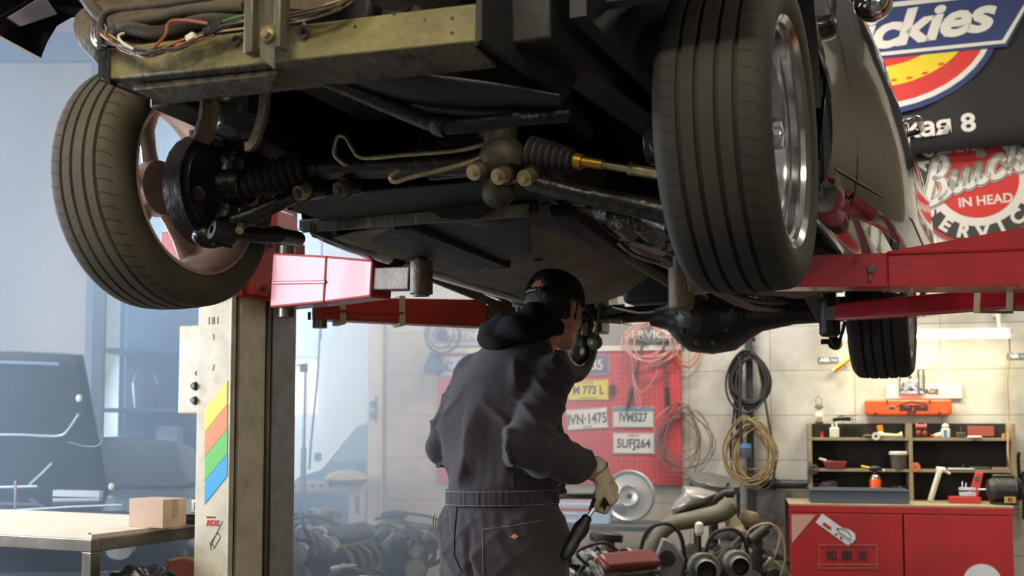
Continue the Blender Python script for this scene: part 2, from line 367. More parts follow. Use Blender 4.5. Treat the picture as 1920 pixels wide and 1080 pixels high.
def tiremat(name, base, dust):
    m = mat(name, base, .78, c2=dust, scale=5, mix=.8, contrast=(.3, .75)); nt = m.node_tree; N = nt.nodes; L = nt.links; b = N['Principled BSDF']
    uv = N.new('ShaderNodeUVMap'); sp = N.new('ShaderNodeSeparateXYZ'); L.new(uv.outputs[0], sp.inputs[0])
    # lateral sipes: slanted lines around the tread, only on the two shoulder bands and, finer, on the ribs
    sl = N.new('ShaderNodeMath'); sl.operation = 'MULTIPLY_ADD'; sl.inputs[1].default_value = .0022; L.new(sp.outputs['Y'], sl.inputs[0]); L.new(sp.outputs['X'], sl.inputs[2])
    mu = N.new('ShaderNodeMath'); mu.operation = 'MULTIPLY'; mu.inputs[1].default_value = 62; L.new(sl.outputs[0], mu.inputs[0])
    fr = N.new('ShaderNodeMath'); fr.operation = 'FRACT'; L.new(mu.outputs[0], fr.inputs[0])
    lt = N.new('ShaderNodeMath'); lt.operation = 'LESS_THAN'; lt.inputs[1].default_value = .13; L.new(fr.outputs[0], lt.inputs[0])
    # mask: profile index of the shoulders
    def band(a, c):
        g = N.new('ShaderNodeMath'); g.operation = 'GREATER_THAN'; g.inputs[1].default_value = a; L.new(sp.outputs['Y'], g.inputs[0])
        l = N.new('ShaderNodeMath'); l.operation = 'LESS_THAN'; l.inputs[1].default_value = c; L.new(sp.outputs['Y'], l.inputs[0])
        q = N.new('ShaderNodeMath'); q.operation = 'MULTIPLY'; L.new(g.outputs[0], q.inputs[0]); L.new(l.outputs[0], q.inputs[1]); return q
    b1 = band(4.2, 7.6); b2 = band(26.0, 29.0)
    s2 = N.new('ShaderNodeMath'); s2.operation = 'ADD'; L.new(b1.outputs[0], s2.inputs[0]); L.new(b2.outputs[0], s2.inputs[1])
    q = N.new('ShaderNodeMath'); q.operation = 'MULTIPLY'; L.new(s2.outputs[0], q.inputs[0]); L.new(lt.outputs[0], q.inputs[1])
    no = N.new('ShaderNodeTexNoise'); no.inputs['Scale'].default_value = 140; tc = N.new('ShaderNodeTexCoord'); L.new(tc.outputs['Object'], no.inputs['Vector'])
    ma = N.new('ShaderNodeMath'); ma.operation = 'MULTIPLY_ADD'; ma.inputs[1].default_value = .12; L.new(no.outputs['Fac'], ma.inputs[0]); 
    inv = N.new('ShaderNodeMath'); inv.operation = 'SUBTRACT'; inv.inputs[0].default_value = 1; L.new(q.outputs[0], inv.inputs[1]); L.new(inv.outputs[0], ma.inputs[2])
    # fine slanted cuts on the ribs
    sl2 = N.new('ShaderNodeMath'); sl2.operation = 'MULTIPLY_ADD'; sl2.inputs[1].default_value = -.004; L.new(sp.outputs['Y'], sl2.inputs[0]); L.new(sp.outputs['X'], sl2.inputs[2])
    mu2 = N.new('ShaderNodeMath'); mu2.operation = 'MULTIPLY'; mu2.inputs[1].default_value = 44; L.new(sl2.outputs[0], mu2.inputs[0])
    fr2 = N.new('ShaderNodeMath'); fr2.operation = 'FRACT'; L.new(mu2.outputs[0], fr2.inputs[0])
    lt2 = N.new('ShaderNodeMath'); lt2.operation = 'LESS_THAN'; lt2.inputs[1].default_value = .05; L.new(fr2.outputs[0], lt2.inputs[0])
    b3 = band(10.5, 14.0); b4 = band(19.0, 22.5); s3 = N.new('ShaderNodeMath'); s3.operation = 'ADD'; L.new(b3.outputs[0], s3.inputs[0]); L.new(b4.outputs[0], s3.inputs[1])
    q3 = N.new('ShaderNodeMath'); q3.operation = 'MULTIPLY'; L.new(s3.outputs[0], q3.inputs[0]); L.new(lt2.outputs[0], q3.inputs[1])
    q4 = N.new('ShaderNodeMath'); q4.operation = 'MAXIMUM'; L.new(q.outputs[0], q4.inputs[0]); L.new(q3.outputs[0], q4.inputs[1])
    L.new(q4.outputs[0], inv.inputs[1])
    src = b.inputs['Base Color'].links[0].from_socket; dm = N.new('ShaderNodeMix'); dm.data_type = 'RGBA'; dm.inputs[7].default_value = hexc('#12100c')
    sc_ = N.new('ShaderNodeMath'); sc_.operation = 'MULTIPLY'; sc_.inputs[1].default_value = .8; L.new(q4.outputs[0], sc_.inputs[0])
    L.new(sc_.outputs[0], dm.inputs[0]); L.new(src, dm.inputs[6]); L.new(dm.outputs[2], b.inputs['Base Color'])
    bp = N.new('ShaderNodeBump'); bp.inputs['Strength'].default_value = .9; bp.inputs['Distance'].default_value = .004; L.new(ma.outputs[0], bp.inputs['Height']); L.new(bp.outputs[0], b.inputs['Normal'])
    return m
M['tire'] = tiremat('dusty_tire_rubber', '#3f382a', '#5a513b')
M['tire2'] = tiremat('worn_dark_tire_rubber', '#211e17', '#322d22')

def clothmat():
    m = mat('washed_black_cotton', '#3b3537', .9, c2='#2e2a2c', scale=6, mix=.6, spec=.2, bump=.12, bscale=420)
    m.node_tree.nodes['Principled BSDF'].inputs['Sheen Weight'].default_value = .12
    m.node_tree.nodes['Principled BSDF'].inputs['Sheen Roughness'].default_value = .5
    return m
M['denim'] = clothmat()
M['hoodcloth'] = mat('black_fleece', '#100e0d', .95, spec=.2, bump=.2, bscale=300)
M['capcloth'] = mat('black_cap_cloth', '#0f0f11', .85, spec=.3, bump=.12, bscale=500)
M['skin'] = mat('skin', '#b0785e', .5, c2='#a0634c', scale=12, mix=.5, bump=.05, bscale=200)
M['skin'].node_tree.nodes['Principled BSDF'].inputs['Subsurface Weight'].default_value = .05
M['hair'] = mat('dark_hair', '#1d1611', .7, bump=.5, bscale=300, stretch=(1, 1, .2))
def glovemat():
    m = mat('cream_knit_cotton', '#c2b296', .95, c2='#a89878', scale=20, mix=.5, spec=.2); nt = m.node_tree; N = nt.nodes; L = nt.links
    wv = N.new('ShaderNodeTexWave'); wv.inputs['Scale'].default_value = 130; wv.inputs['Distortion'].default_value = 2; tc = N.new('ShaderNodeTexCoord'); L.new(tc.outputs['Object'], wv.inputs['Vector'])
    bp = N.new('ShaderNodeBump'); bp.inputs['Strength'].default_value = .5; bp.inputs['Distance'].default_value = .003; L.new(wv.outputs['Fac'], bp.inputs['Height']); L.new(bp.outputs[0], N['Principled BSDF'].inputs['Normal']); return m
M['glove'] = glovemat()
M['glovepalm'] = mat('dark_rubber_palm', '#23261f', .55)
# ------------------------------------------------------------------ the setting
struct(MB().box((0.1, 4.2, -.05), (10, 16.8, .1)).build('floor', M['floor'], smooth=False))
struct(MB().box((0.1, 4.2, 4.85), (10, 16.8, .1)).build('ceiling', M['ceil'], smooth=False))
wl = MB(); X0 = -4.8
ops = [(2.65, 4.05, 1.15, 2.7), (4.15, 6.3, 1.2, 3.5), (9.4, 11.6, 1.2, 3.5)]  # last opening added to let light into the far haze
ys = [-4.2]
for a_, b_, z0, z1 in ops:
    wl.box((X0-.1, (ys[-1]+a_)/2, 2.4), (.2, a_-ys[-1], 4.8)); wl.box((X0-.1, (a_+b_)/2, z0/2), (.2, b_-a_, z0)); wl.box((X0-.1, (a_+b_)/2, (z1+4.8)/2), (.2, b_-a_, 4.8-z1)); ys.append(b_)
wl.box((X0-.1, (ys[-1]+12.6)/2, 2.4), (.2, 12.6-ys[-1], 4.8))
struct(wl.build('wall_left', M['white'], smooth=False))
struct(MB().box((5.0, 4.2, 2.4), (.2, 16.8, 4.8)).build('wall_right', mat('taupe_wall_paint', '#5d5343', .8), smooth=False))
struct(MB().box((-1.85, -4.2, 2.4), (6.3, .2, 4.8)).box((4.5, -4.2, 2.4), (1.0, .2, 4.8)).box((2.65, -4.2, 3.85), (2.7, .2, 1.9)).build('wall_front', M['white'], smooth=False))
k = 0
for a_, b_, z0, z1 in ops:
    k += 1
    f = MB()
    for y in [a_+.03, b_-.03]+[a_+(b_-a_)*i/3 for i in (1, 2)]: f.box((X0-.1, y, (z0+z1)/2), (.07, .06, z1-z0-.004))
    for z in (z0+.032, z1-.032, (z0+z1)/2): f.box((X0-.1, (a_+b_)/2, z), (.06, b_-a_-.02, .06))
    o = struct(f.build('window_%d' % k, M['white'], smooth=False))
    MB().box((X0-.14, (a_+b_)/2, (z0+z1)/2), (.01, b_-a_-.06, z1-z0-.06)).build('pane', M['glass'], o, smooth=False)
# block wall behind the benches, turned a little towards the camera on its right
sL, sR = wall(699, 800)[0], 4.15
bw = MB().box(((sL+sR)/2, .15, 2.4), (sR-sL, .3, 4.8)).build('wall_back', M['block'], smooth=False); struct(bw)
bw.location = (WO.x, WO.y, 0); bw.rotation_euler = (0, 0, -WT)
P = wpt(sL, 0)
struct(MB().box((P.x+.15+.06, (P.y+.3+12.5)/2, 2.4), (.22, 12.5-P.y-.3, 4.8)).build('wall_side', M['white'], smooth=False))
tr = MB().box((sL+.02, -.015, 2.4), (.10, .028, 4.8)); tr.cyl((sL+.075, -.03, 0), (sL+.075, -.03, 4.79), .012)
tr = struct(tr.build('trim_1', M['white'])); tr.location = bw.location; tr.rotation_euler = bw.rotation_euler
# far wall with a bright window
FY = 12.4; A = atY(520, 785, FY); B = atY(604, 668, FY); x0, x1, z0, z1 = A.x, B.x, A.z, B.z
fw = MB(); XR = P.x+.1
fw.box(((-4.8+x0)/2, FY+.1, 2.4), (x0+4.8, .2, 4.8)).box(((x1+XR)/2, FY+.1, 2.4), (XR-x1, .2, 4.8))
fw.box(((x0+x1)/2, FY+.1, z0/2), (x1-x0, .2, z0)).box(((x0+x1)/2, FY+.1, (z1+4.8)/2), (x1-x0, .2, 4.8-z1))
struct(fw.build('wall_far', M['white'], smooth=False))
f = MB()
for x in (x0+.03, x1-.03, x1-.19): f.box((x, FY+.08, (z0+z1)/2), (.045, .07, z1-z0-.01))
for z in (z0+.025, z1-.025): f.box(((x0+x1)/2, FY+.08, z), (x1-x0-.01, .06, .045))
o = struct(f.build('window_4', M['white'], smooth=False))
MB().box(((x0+x1)/2, FY+.13, (z0+z1)/2), (x1-x0-.04, .01, z1-z0-.04)).build('pane', M['glass'], o, smooth=False)
# pale partition at the left with a blue-grey beam over it
PYW = 8.2; xe = atY(167, 600, PYW).x; zt = atY(90, 118, PYW).z; zb = atY(90, 66, PYW).z
struct(MB().box(((-4.8+xe)/2, PYW+.08, 2.4), (xe+4.8, .16, 4.8)).build('wall_partition', mat('grey_white_paint', '#a8a8a4', .7), smooth=False))
struct(MB().box(((-4.8+xe)/2+.03, PYW-.03, (zt+zb)/2), (xe+4.8-.06, .06, zb-zt), ).build('trim_2', M['bluegrey'], smooth=False))
xq = atY(180, 600, PYW).x
struct(MB().box(((xe+xq)/2, PYW+.05, 2.4), (xq-xe, .24, 4.8)).build('trim_3', M['bluegrey'], smooth=False))  # blue light on the pillar put into its colour
# smoke and exhaust haze lit by the daylight
hm = bpy.data.materials.new('exhaust_haze'); hm.use_nodes = True; nt = hm.node_tree; nt.nodes.clear()
ou = nt.nodes.new('ShaderNodeOutputMaterial'); vs = nt.nodes.new('ShaderNodeVolumeScatter'); vs.inputs['Color'].default_value = (.62, .82, 1, 1)
vs.inputs['Density'].default_value = HAZE = .13; vs.inputs['Anisotropy'].default_value = .25; nt.links.new(vs.outputs[0], ou.inputs['Volume'])
fp_ = [(-4.72, 4.4), (-.62, 4.5), (.38, 6.1), (1.35, 7.88), (P.x-.02, P.y-.06), (P.x-.02, 12.3), (xq+.04, 12.3), (xq+.04, PYW-.12), (-4.72, PYW-.12)]
o = MB().prism(fp_, (0, 0, .02), (1, 0, 0), (0, 1, 0), 4.7).build('exhaust_haze', hm, smooth=False)
tag(o, 'pale blue exhaust haze drifting through the far left of the workshop', 'haze', kind='stuff')

hm2 = hm.copy(); hm2.name = 'denser_haze'; hm2.node_tree.nodes['Volume Scatter'].inputs['Density'].default_value = .15
fp_ = [(-.72, 4.7), (.36, 6.25), (1.25, 7.80), (P.x-.04, P.y-.10), (P.x-.04, 12.2), (-2.9, 12.2), (-2.7, 10.5)]
o = MB().prism(fp_, (0, 0, .72), (1, 0, 0), (0, 1, 0), 3.6).build('exhaust_haze', hm2, smooth=False)
tag(o, 'denser pale haze hanging between the lift post and the mechanic, before the far window', 'haze', kind='stuff')
# ------------------------------------------------------------------ the raised car (local frame: x to its right-hand side in the picture, y to its rear)
car = thing('car', 'black car raised overhead on the lift, seen from below with its front end stripped', 'car', (CO.x, CO.y, 0), -TH)
CARLOC = car.location
WZ = 1.845; TR = .315
def wheel(u, v, z, side, tmat, wide=.205, front=True, rimmat=M['alum']):
    # side=+1: outer face towards +x
    h = wide/2
    pr = [(.222, -h*.86), (.232, -h*.96), (.262, -h*1.05), (.288, -h*1.03), (.302, -h*.93), (.3085, -h*.86)]   # 0-5 sidewall
    xs = -h*.86
    prof = list(pr)
    # tread: shoulder, groove, rib, groove ... (profile indices 5..27)
    tread = [(.3105, -.080), (.3125, -.060), (.3125, -.0565), (.3050, -.0555), (.3050, -.0475), (.3140, -.0465), (.3145, -.0300), (.3145, -.0235), (.3055, -.0225), (.3055, -.0145), (.3150, -.0135), (.3150, .0),
             (.3150, .0135), (.3055, .0145), (.3055, .0225), (.3145, .0235), (.3145, .0300), (.3140, .0465), (.3050, .0475), (.3050, .0555), (.3125, .0565)]
    prof += [(r, x*h/.1025) for r, x in tread] + [(.3110, h*.78), (.3085, h*.86), (.302, h*.93), (.288, h*1.03), (.262, h*1.05), (.232, h*.96), (.222, h*.86)]
    k = TR/.315
    b = MB().lathe([(r*k, x) for r, x in prof], (0, 0, 0), (1, 0, 0), n=96)
    t = b.build('wheel', tmat, car, loc=(u, v, z)); t['label'] = 'wheel with worn tire'
    s = side
    # rim barrel with lips
    rp = [(.226, -h*.90), (.232, -h*.98), (.226, -h*1.0), (.214, -h*.86), (.207, -h*.55), (.196, -h*.3), (.196, h*.35), (.201, h*.42), (.201, h*.56), (.207, h*.60), (.207, h*.74), (.214, h*.78), (.216, h*.88), (.228, h*.97), (.233, h*.93), (.224, h*.86),
          (.212, h*.55), (.201, h*.3), (.201, -h*.3), (.212, -h*.55), (.221, -h*.84)]
    MB().lathe(rp, (0, 0, 0), (s, 0, 0), n=64, closed=True).build('rim', rimmat, t)
    # five spokes, dished
    sp = MB(); ox = (h*.10 if side > 0 and front else h*.55)*s
    sp.lathe([(.0, .018), (.05, .020), (.068, .012), (.074, -.004), (.07, -.028), (0, -.028)], (ox, 0, 0), (s, 0, 0), n=40)
    for i in range(5):
        t0 = R(90+72*i+10)
        d = Vector((0, math.cos(t0), math.sin(t0))); e = Vector((0, -math.sin(t0), math.cos(t0)))
        rings = []
        for q, (r, wd, th, dx) in enumerate(((.055, .030, .030, 0), (.10, .026, .028, .004), (.15, .030, .026, .006), (.185, .047, .026, .002), (.204, .062, .030, -.006))):
            c = d*r+Vector((ox+dx*s, 0, 0))
            rings.append([c+e*(wd*math.cos(a2))+Vector((th/2*math.sin(a2), 0, 0)) for a2 in [2*math.pi*j/12 for j in range(12)]])
        sp.loft(rings)
    sp.build('spokes', rimmat, t)
    return t
wl_ = wheel(-1.47, -.01, WZ+.02, -1, M['tire'])
wr_ = wheel(0.0, 0, WZ-.01, 1, M['tire2'], rimmat=M['polished'])
ra = MB(); ra.lathe([(0, .062), (.028, .060), (.034, .045), (.036, .01), (.05, .004), (.052, -.01)], (.02, 0, 0), (1, 0, 0), n=32); ra.build('centre_cap', M['chrome'], wr_)
vs_ = MB().cyl((.035, -.196, -.05), (.088, -.182, -.052), .005, .004, 10); vs_.cyl((.07, -.187, -.051), (.094, -.180, -.052), .0065, .0065, 10); vs_.build('valve_stem', M['blackpl'], wr_)
nt_ = MB()
for i in range(5):
    a2 = 2*math.pi*i/5+.9; nt_.cyl((.02, .052*math.cos(a2), .052*math.sin(a2)), (.045, .052*math.cos(a2), .052*math.sin(a2)), .010, .008, 6)
nt_.build('lug_nut', M['chrome'], wr_)
for uu, sd in ((0.02, 1), (-1.45, -1)):
    wheel(uu, 2.62, 1.765, sd, M['tire2'], wide=.225, front=False, rimmat=M['polished'])

def cp(name, mb, m, parent=None, **k): return mb.build(name, m, parent or car, **k)
# brake and knuckle in the left front wheel
def knuckle(u, s):
    b = MB(); b.lathe([(0, 0), (.105, 0), (.122, .006), (.126, .018), (.122, .030), (.10, .034), (.06, .05), (0, .05)], (u-s*.03, 0, WZ), (-s, 0, 0), n=40)
    k = cp('brake_disc', b, M['greasy'])
    c = MB()
    rr = []
    for j, off in enumerate((-.005, .025, .048)):
        rr.append([Vector((u-s*off, -abs(.145*math.cos(a2)) if 0 else .142*math.cos(a2), WZ+.142*math.sin(a2))) for i, a2 in enumerate([R(100+i*16) for i in range(11)])]+[Vector((u-s*off, .085*math.cos(a2), WZ+.085*math.sin(a2))) for a2 in [R(260-i*16) for i in range(11)]])
    c.loft(rr); cp('brake_caliper', c, M['black'])
    n = MB().tube([(u-s*.05, 0, WZ-.14), (u-s*.07, .0, WZ-.05), (u-s*.07, .01, WZ+.06), (u-s*.10, .03, WZ+.16)], (.040, .032), 14, smooth=4)
    n.cyl((u-s*.03, 0, WZ), (u-s*.14, 0, WZ), .058, .045)
    n.tube([(u-s*.07, 0, WZ-.02), (u-s*.08, -.07, WZ-.03), (u-s*.085, -.12, WZ-.035)], .020, 12, smooth=3)
    n.box((u-s*.09, .05, WZ+.05), (.07, .10, .09))
    for i in range(10):
        a2 = 2*math.pi*i/10; n.box((u-s*.045, .10*math.cos(a2), WZ+.10*math.sin(a2)), (.02, .03, .03), rx=a2)
    cp('steering_knuckle', n, M['greasy'], bevel=.004)
    st = MB().cyl((u-s*.10, .03, WZ+.12), (u-s*.18, .05, WZ+.55), .030); st.cyl((u-s*.09, .03, WZ+.10), (u-s*.13, .04, WZ+.26), .042)
    cp('strut', st, M['black'])
knuckle(-1.375, -1); knuckle(-.06, 1)

# ---- front beam (radiator support)
pL, pR = cv(188, 150, -.6), cv(892, 78, -.6); tL, tR = cv(186, 92, -.6), cv(892, 6, -.6)
D = .16
b = MB(); y0 = -.6
def bv(p, y): return Vector((p.x, y, p.z))
b.hexa([bv(pL, y0), bv(pR, y0), bv(pR, y0+.02)+Vector((0, 0, 0)), bv(pL, y0+.02), bv(tL, y0), bv(tR, y0), bv(tR, y0+.02), bv(tL, y0+.02)])
rs = cp('radiator_support', b, M['olive'], bevel=.003)
b = MB(); e_ = [cv(184, 90, -.603), cv(206, 92, -.603), cv(206, 158, -.603), cv(184, 140, -.603)]; b.add(e_+[p+Vector((0, .02, 0)) for p in e_], [(0, 1, 2, 3), (7, 6, 5, 4), (0, 4, 5, 1), (1, 5, 6, 2), (2, 6, 7, 3), (3, 7, 4, 0)]); cp('end_cap', b, M['greasy'], rs)
b = MB()
b.hexa([bv(pL, y0+.001)+Vector((.01, 0, -.002)), bv(pR, y0+.001)+Vector((-.01, 0, 0)), bv(pR, y0+.13)+Vector((-.02, 0, -.002)), bv(pL, y0+.13)+Vector((.05, 0, -.02)), bv(pL, y0+.001)+Vector((.01, 0, .005)), bv(pR, y0+.001)+Vector((-.01, 0, .005)), bv(pR, y0+.13)+Vector((-.02, 0, .006)), bv(pL, y0+.13)+Vector((.05, 0, -.01))])
c1, c2, c3, c4 = cv(250, 158, -.58), cv(520, 130, -.58), cv(505, 175, -.50), cv(330, 190, -.50)
b.hexa([c1+Vector((0, 0, -.012)), c2+Vector((0, 0, -.012)), c3, c4, c1, c2, c3+Vector((0, 0, .012)), c4+Vector((0, 0, .012))])
cp('lower_flange', b, M['olive2'], rs, bevel=.002)
b = MB()
for px, py, r in ((573, 62, .011), (446, 78, .009)):
    q = cv(px, py, -.6); b.lathe([(r*.45, -.006), (r*.5, -.008), (r, -.008), (r*1.15, 0)], (q.x, q.y, q.z), (0, 1, 0), n=20)
cp('captive_nut', b, M['olive2'], rs)
b = MB()
for px, py, r in ((573, 62, .0050), (446, 78, .0045), (463, 78, .006), (666, 50, .0028), (739, 27, .0028), (797, 37, .0024), (848, 62, .003), (848, 34, .003)):
    q = cv(px, py, -.6); b.cyl((q.x, q.y-(.0088 if px in (573, 446) else .0006), q.z), (q.x, q.y+.004, q.z), r, r, 14)
cp('bolt_hole', b, M['black'], rs)
q = cv(186, 120, -.6); b = MB().box((q.x+.002, q.y+.07, q.z+.005), (.006, .14, .075)); cp('end_plate', b, M['greasy'], rs)
# dusty bodywork and hoses above the beam
def pth(l, v): return [cv(x, y, v if len(q) == 2 else q[2]) for q in l for x, y in [q[:2]]]
b = MB()
b.hexa([cv(165, 0, -.45), cv(640, 20, -.45), cv(640, 20, -.38), cv(200, 60, -.30), cv(150, -60, -.45), cv(640, -60, -.45), cv(640, -60, -.3), cv(150, -60, -.3)])
rings = []
for t in [i/14 for i in range(15)]:
    px = 172+ t*330; w_ = .05+.018*math.sin(t*9)+.012*math.sin(t*23)
    c = cv(px, 62-t*34+6*math.sin(t*14), -.50); rings.append([c+Vector((.0, math.cos(a2)*.05, math.sin(a2)*w_)) for a2 in [2*math.pi*j/14 for j in range(14)]])
b.loft(rings)
cp('lower_grille_panel', b, M['olive2'])
hs = MB()
for l, r, v in (([(150, -20), (200, 38), (290, 34), (360, 18), (460, 14)], .013, -.56), ([(200, 90), (235, 55), (300, 62), (380, 40), (462, 42)], .014, -.57),
                ([(188, 95), (190, 40), (215, 18), (300, 8), (420, -10)], .007, -.62), ([(205, 70), (260, 90), (330, 75), (400, 62)], .012, -.55)):
    hs.tube(pth(l, v), r, 12, smooth=6)
cp('coolant_hose', hs, M['dustyhose'])
hs = MB(); hs.tube(pth([(175, 45), (173, 70), (186, 88), (200, 62), (196, 30)], -.61), .0028, 8, smooth=6); hs.tube(pth([(178, 52), (180, 75), (200, 85), (215, 50)], -.62), .0024, 8, smooth=6)
cp('loop_wire', hs, M['steel'])
b = MB()
for px, r in ((735, 30), (812, 20)):
    q = cv(px, -20, -.5); b.lathe([(0, -.03), (.036, -.028), (.048, -.015), (.05, .01), (0, .01)], q, (0, -.3, -1), n=32)
cp('horn', b, M['bracket'])
# wiring harness on the beam
W1 = [(188, 62), (205, 72), (235, 90), (270, 103), (300, 97), (345, 82), (400, 62), (470, 44), (560, 30), (640, 6), (680, -20)]
for i in range(13):
    random.seed(40+i)
    m = [M['olive2'], M['beigewire'], M['olive2'], M['orangewire'], M['copper'], M['beigewire'], M['olive2'], M['rubber'], M['olive2'], M['copper'], M['orangewire'], M['rubber'], M['beigewire']][i]
    l = [(x+random.uniform(-8, 8), y+random.uniform(-7, 6)+(i-6)*.6, -.615-random.uniform(0, .02)) for x, y in W1]
    if i in (4, 9, 3, 10): l = l[:7]
    cp('harness_wire', MB().tube([cv(*q) for q in l], .0019, 7, smooth=6), m)
cp('harness_wire', MB().tube(pth([(405, 50), (420, 40), (465, 27), (480, 22)], -.62), .0024, 7, smooth=6), M['green'])
cp('harness_wire', MB().tube(pth([(410, 62), (435, 48), (470, 44)], -.625), .0026, 7, smooth=6), M['green'])
cp('harness_wire', MB().tube(pth([(290, 88), (310, 66), (318, 42), (345, 38), (390, 44)], -.63), .003, 7, smooth=6), M['orangewire'])
cp('harness_wire', MB().tube(pth([(232, 62), (222, 68), (230, 80), (250, 92)], -.64), .0024, 7, smooth=6), M['offwhite'])
b = MB(); q = cv(405, 54, -.63); b.box(q, (.030, .014, .018), ry=R(-15)); q = cv(392, 60, -.63); b.box(q, (.016, .018, .012)); cp('connector', b, M['blackpl'], bevel=.001)
q = cv(358, 70, -.635); cp('connector', MB().box(q, (.018, .01, .012), ry=R(-20)), M['offwhite'], bevel=.001)
# hanging bracket with bolt
b = MB()
for x0_, x1_ in ((466, 484), (522, 536)):
    a1, a2_ = cv(x0_, 105 if x0_ < 500 else 95, -.64), cv(x1_, -60, -.64)
    b.box(((a1.x+a2_.x)/2, -.64, (a1.z+a2_.z)/2), (a2_.x-a1.x, .03, a2_.z-a1.z))
a1, a2_ = cv(480, 96, -.63), cv(526, -60, -.63); b.box(((a1.x+a2_.x)/2, -.632, (a1.z+a2_.z)/2), (a2_.x-a1.x, .006, a2_.z-a1.z))
hb = cp('hanging_bracket', b, M['bracket'], bevel=.002)
b = MB(); pts = [cv(489, 48, -.655), cv(516, 46, -.655), cv(514, 130, -.655), cv(487, 105, -.655)]
b.add([p for p in pts]+[p+Vector((0, .004, 0)) for p in pts], [(0, 1, 2, 3), (7, 6, 5, 4), (0, 4, 5, 1), (1, 5, 6, 2), (2, 6, 7, 3), (3, 7, 4, 0)])
cp('strap_plate', b, M['white'] if 0 else M['bracket'], hb)
q = cv(502, 64, -.66); b = MB().cyl(q, q+Vector((0, -.01, 0)), .0085, .0085, 6); b.lathe([(.0, -.002), (.013, -.002), (.013, .003)], q, (0, 1, 0), n=24); cp('bolt', b, M['zinc'], hb)
# tow-hook brackets under the beam and the round mount between them
b = MB()
l1 = [(412, 148), (396, 175), (390, 225), (377, 262), (372, 250)]; l2 = [(512, 150), (498, 172), (492, 220), (476, 268), (462, 276)]
for l, w2 in ((l1, .010), (l2, .018)):
    P_ = spline(pth(l, -.46), 5)
    for i in range(len(P_)-1): b.bar(P_[i], P_[i+1], w2 if l is l2 else .008, .05 if l is l1 else .012, up=(0, 1, 0))
cp('tow_bracket', b, M['olive2'])
q = cv(432, 232, -.28); b = MB().lathe([(0, -.02), (.022, -.02), (.028, -.012), (.05, -.006), (.062, .01), (.062, .03), (.0, .03)], q, (0, .5, 1), n=36); b.box(q+Vector((0, .02, .06)), (.13, .09, .10))
cp('rubber_mount', b, M['greasy'], bevel=.003)
# left and right frame rails, inner fenders and engine bay
b = MB(); b.bar((-1.14, -.40, 1.985), (-1.22, .45, 1.99), .09, .11); b.bar((-1.22, .45, 1.99), (-1.22, .9, 1.84), .09, .10)
b.bar((-.26, -.50, 1.96), (-.24, .45, 1.98), .08, .10); b.bar((-.24, .45, 1.98), (-.22, .9, 1.84), .09, .10)
cp('frame_rail', b, M['under'], bevel=.006)
b = MB(); P4 = [cv(893, -40, -.6), cv(893, 80, -.6), cv(1056, 188, -.30), cv(1088, 120, -.22), cv(1088, -60, -.22)]
b.add(P4+[p+Vector((.01, .0, .004)) for p in P4], [(0, 1, 2, 3, 4), (9, 8, 7, 6, 5)]+[(i, i+5, (i+1) % 5+5, (i+1) % 5) for i in range(5)])
sp_ = cp('side_plate', b, M['under'])
b = MB()
for px, py, v in ((945, 57, -.52), (1011, 112, -.40)):
    q = cv(px, py, v)+Vector((-.006, -.006, 0)); b.cyl(q, q+Vector((-.015, -.012, -.002)), .006, .006, 6); b.cyl(q+Vector((.004, 0, 0)), q+Vector((-.002, -.002, 0)), .011, .011, 16)
cp('bolt', b, M['bracket'], sp_)
b = MB(); b.box((-.73, .18, 2.34), (1.45, 1.6, .04)); b.box((-1.32, .55, 2.1), (.02, .5, .5))
for s_, u0 in ((-1, -1.28), (1, -.17)):
    b.box((u0, .0 if s_ > 0 else .22, 2.15), (.03, 1.0 if s_ > 0 else .56, .42))
for s_, u0 in ((-1, -1.53), (1, .10)):
    n = 14
    rings = []
    for i in range(n+1):
        a2 = (math.pi if s_ > 0 else R(118))*i/n
        q = Vector((0, .385*math.cos(a2), 1.99+.37*math.sin(a2))); rings.append([Vector((u0, q.y, q.z)), Vector((-1.28 if s_ < 0 else -.17, q.y, q.z)), Vector((-1.28 if s_ < 0 else -.17, q.y*1.03, q.z+.01)), Vector((u0, q.y*1.03, q.z+.01))])
    b.loft(rings)
cp('inner_fender', b, M['under'])
b = MB()  # engine with oil pan
b.box((-.72, -.05, 2.16), (.46, .62, .24)); b.hexa([(-.90, -.28, 1.97), (-.55, -.28, 1.97), (-.55, .0, 1.97), (-.90, .0, 1.97), (-.95, -.34, 2.06), (-.5, -.34, 2.06), (-.5, .28, 2.06), (-.95, .28, 2.06)])
b.cyl((-.72, -.40, 2.08), (-.72, -.34, 2.08), .085); b.cyl((-.54, -.40, 2.16), (-.54, -.34, 2.16), .05); b.cyl((-.90, -.40, 2.15), (-.90, -.34, 2.15), .055)
b.cyl((-.46, .1, 2.02), (-.46, .3, 1.98), .04)
cp('engine', b, M['under'], bevel=.012)
b = MB().tube([(-.54, -.39, 2.21), (-.48, -.39, 2.15), (-.63, -.39, 2.00), (-.72, -.39, 1.99), (-.81, -.39, 2.00), (-.96, -.39, 2.15), (-.90, -.39, 2.21)], .008, 8, smooth=4); cp('drive_belt', b, M['rubber'])
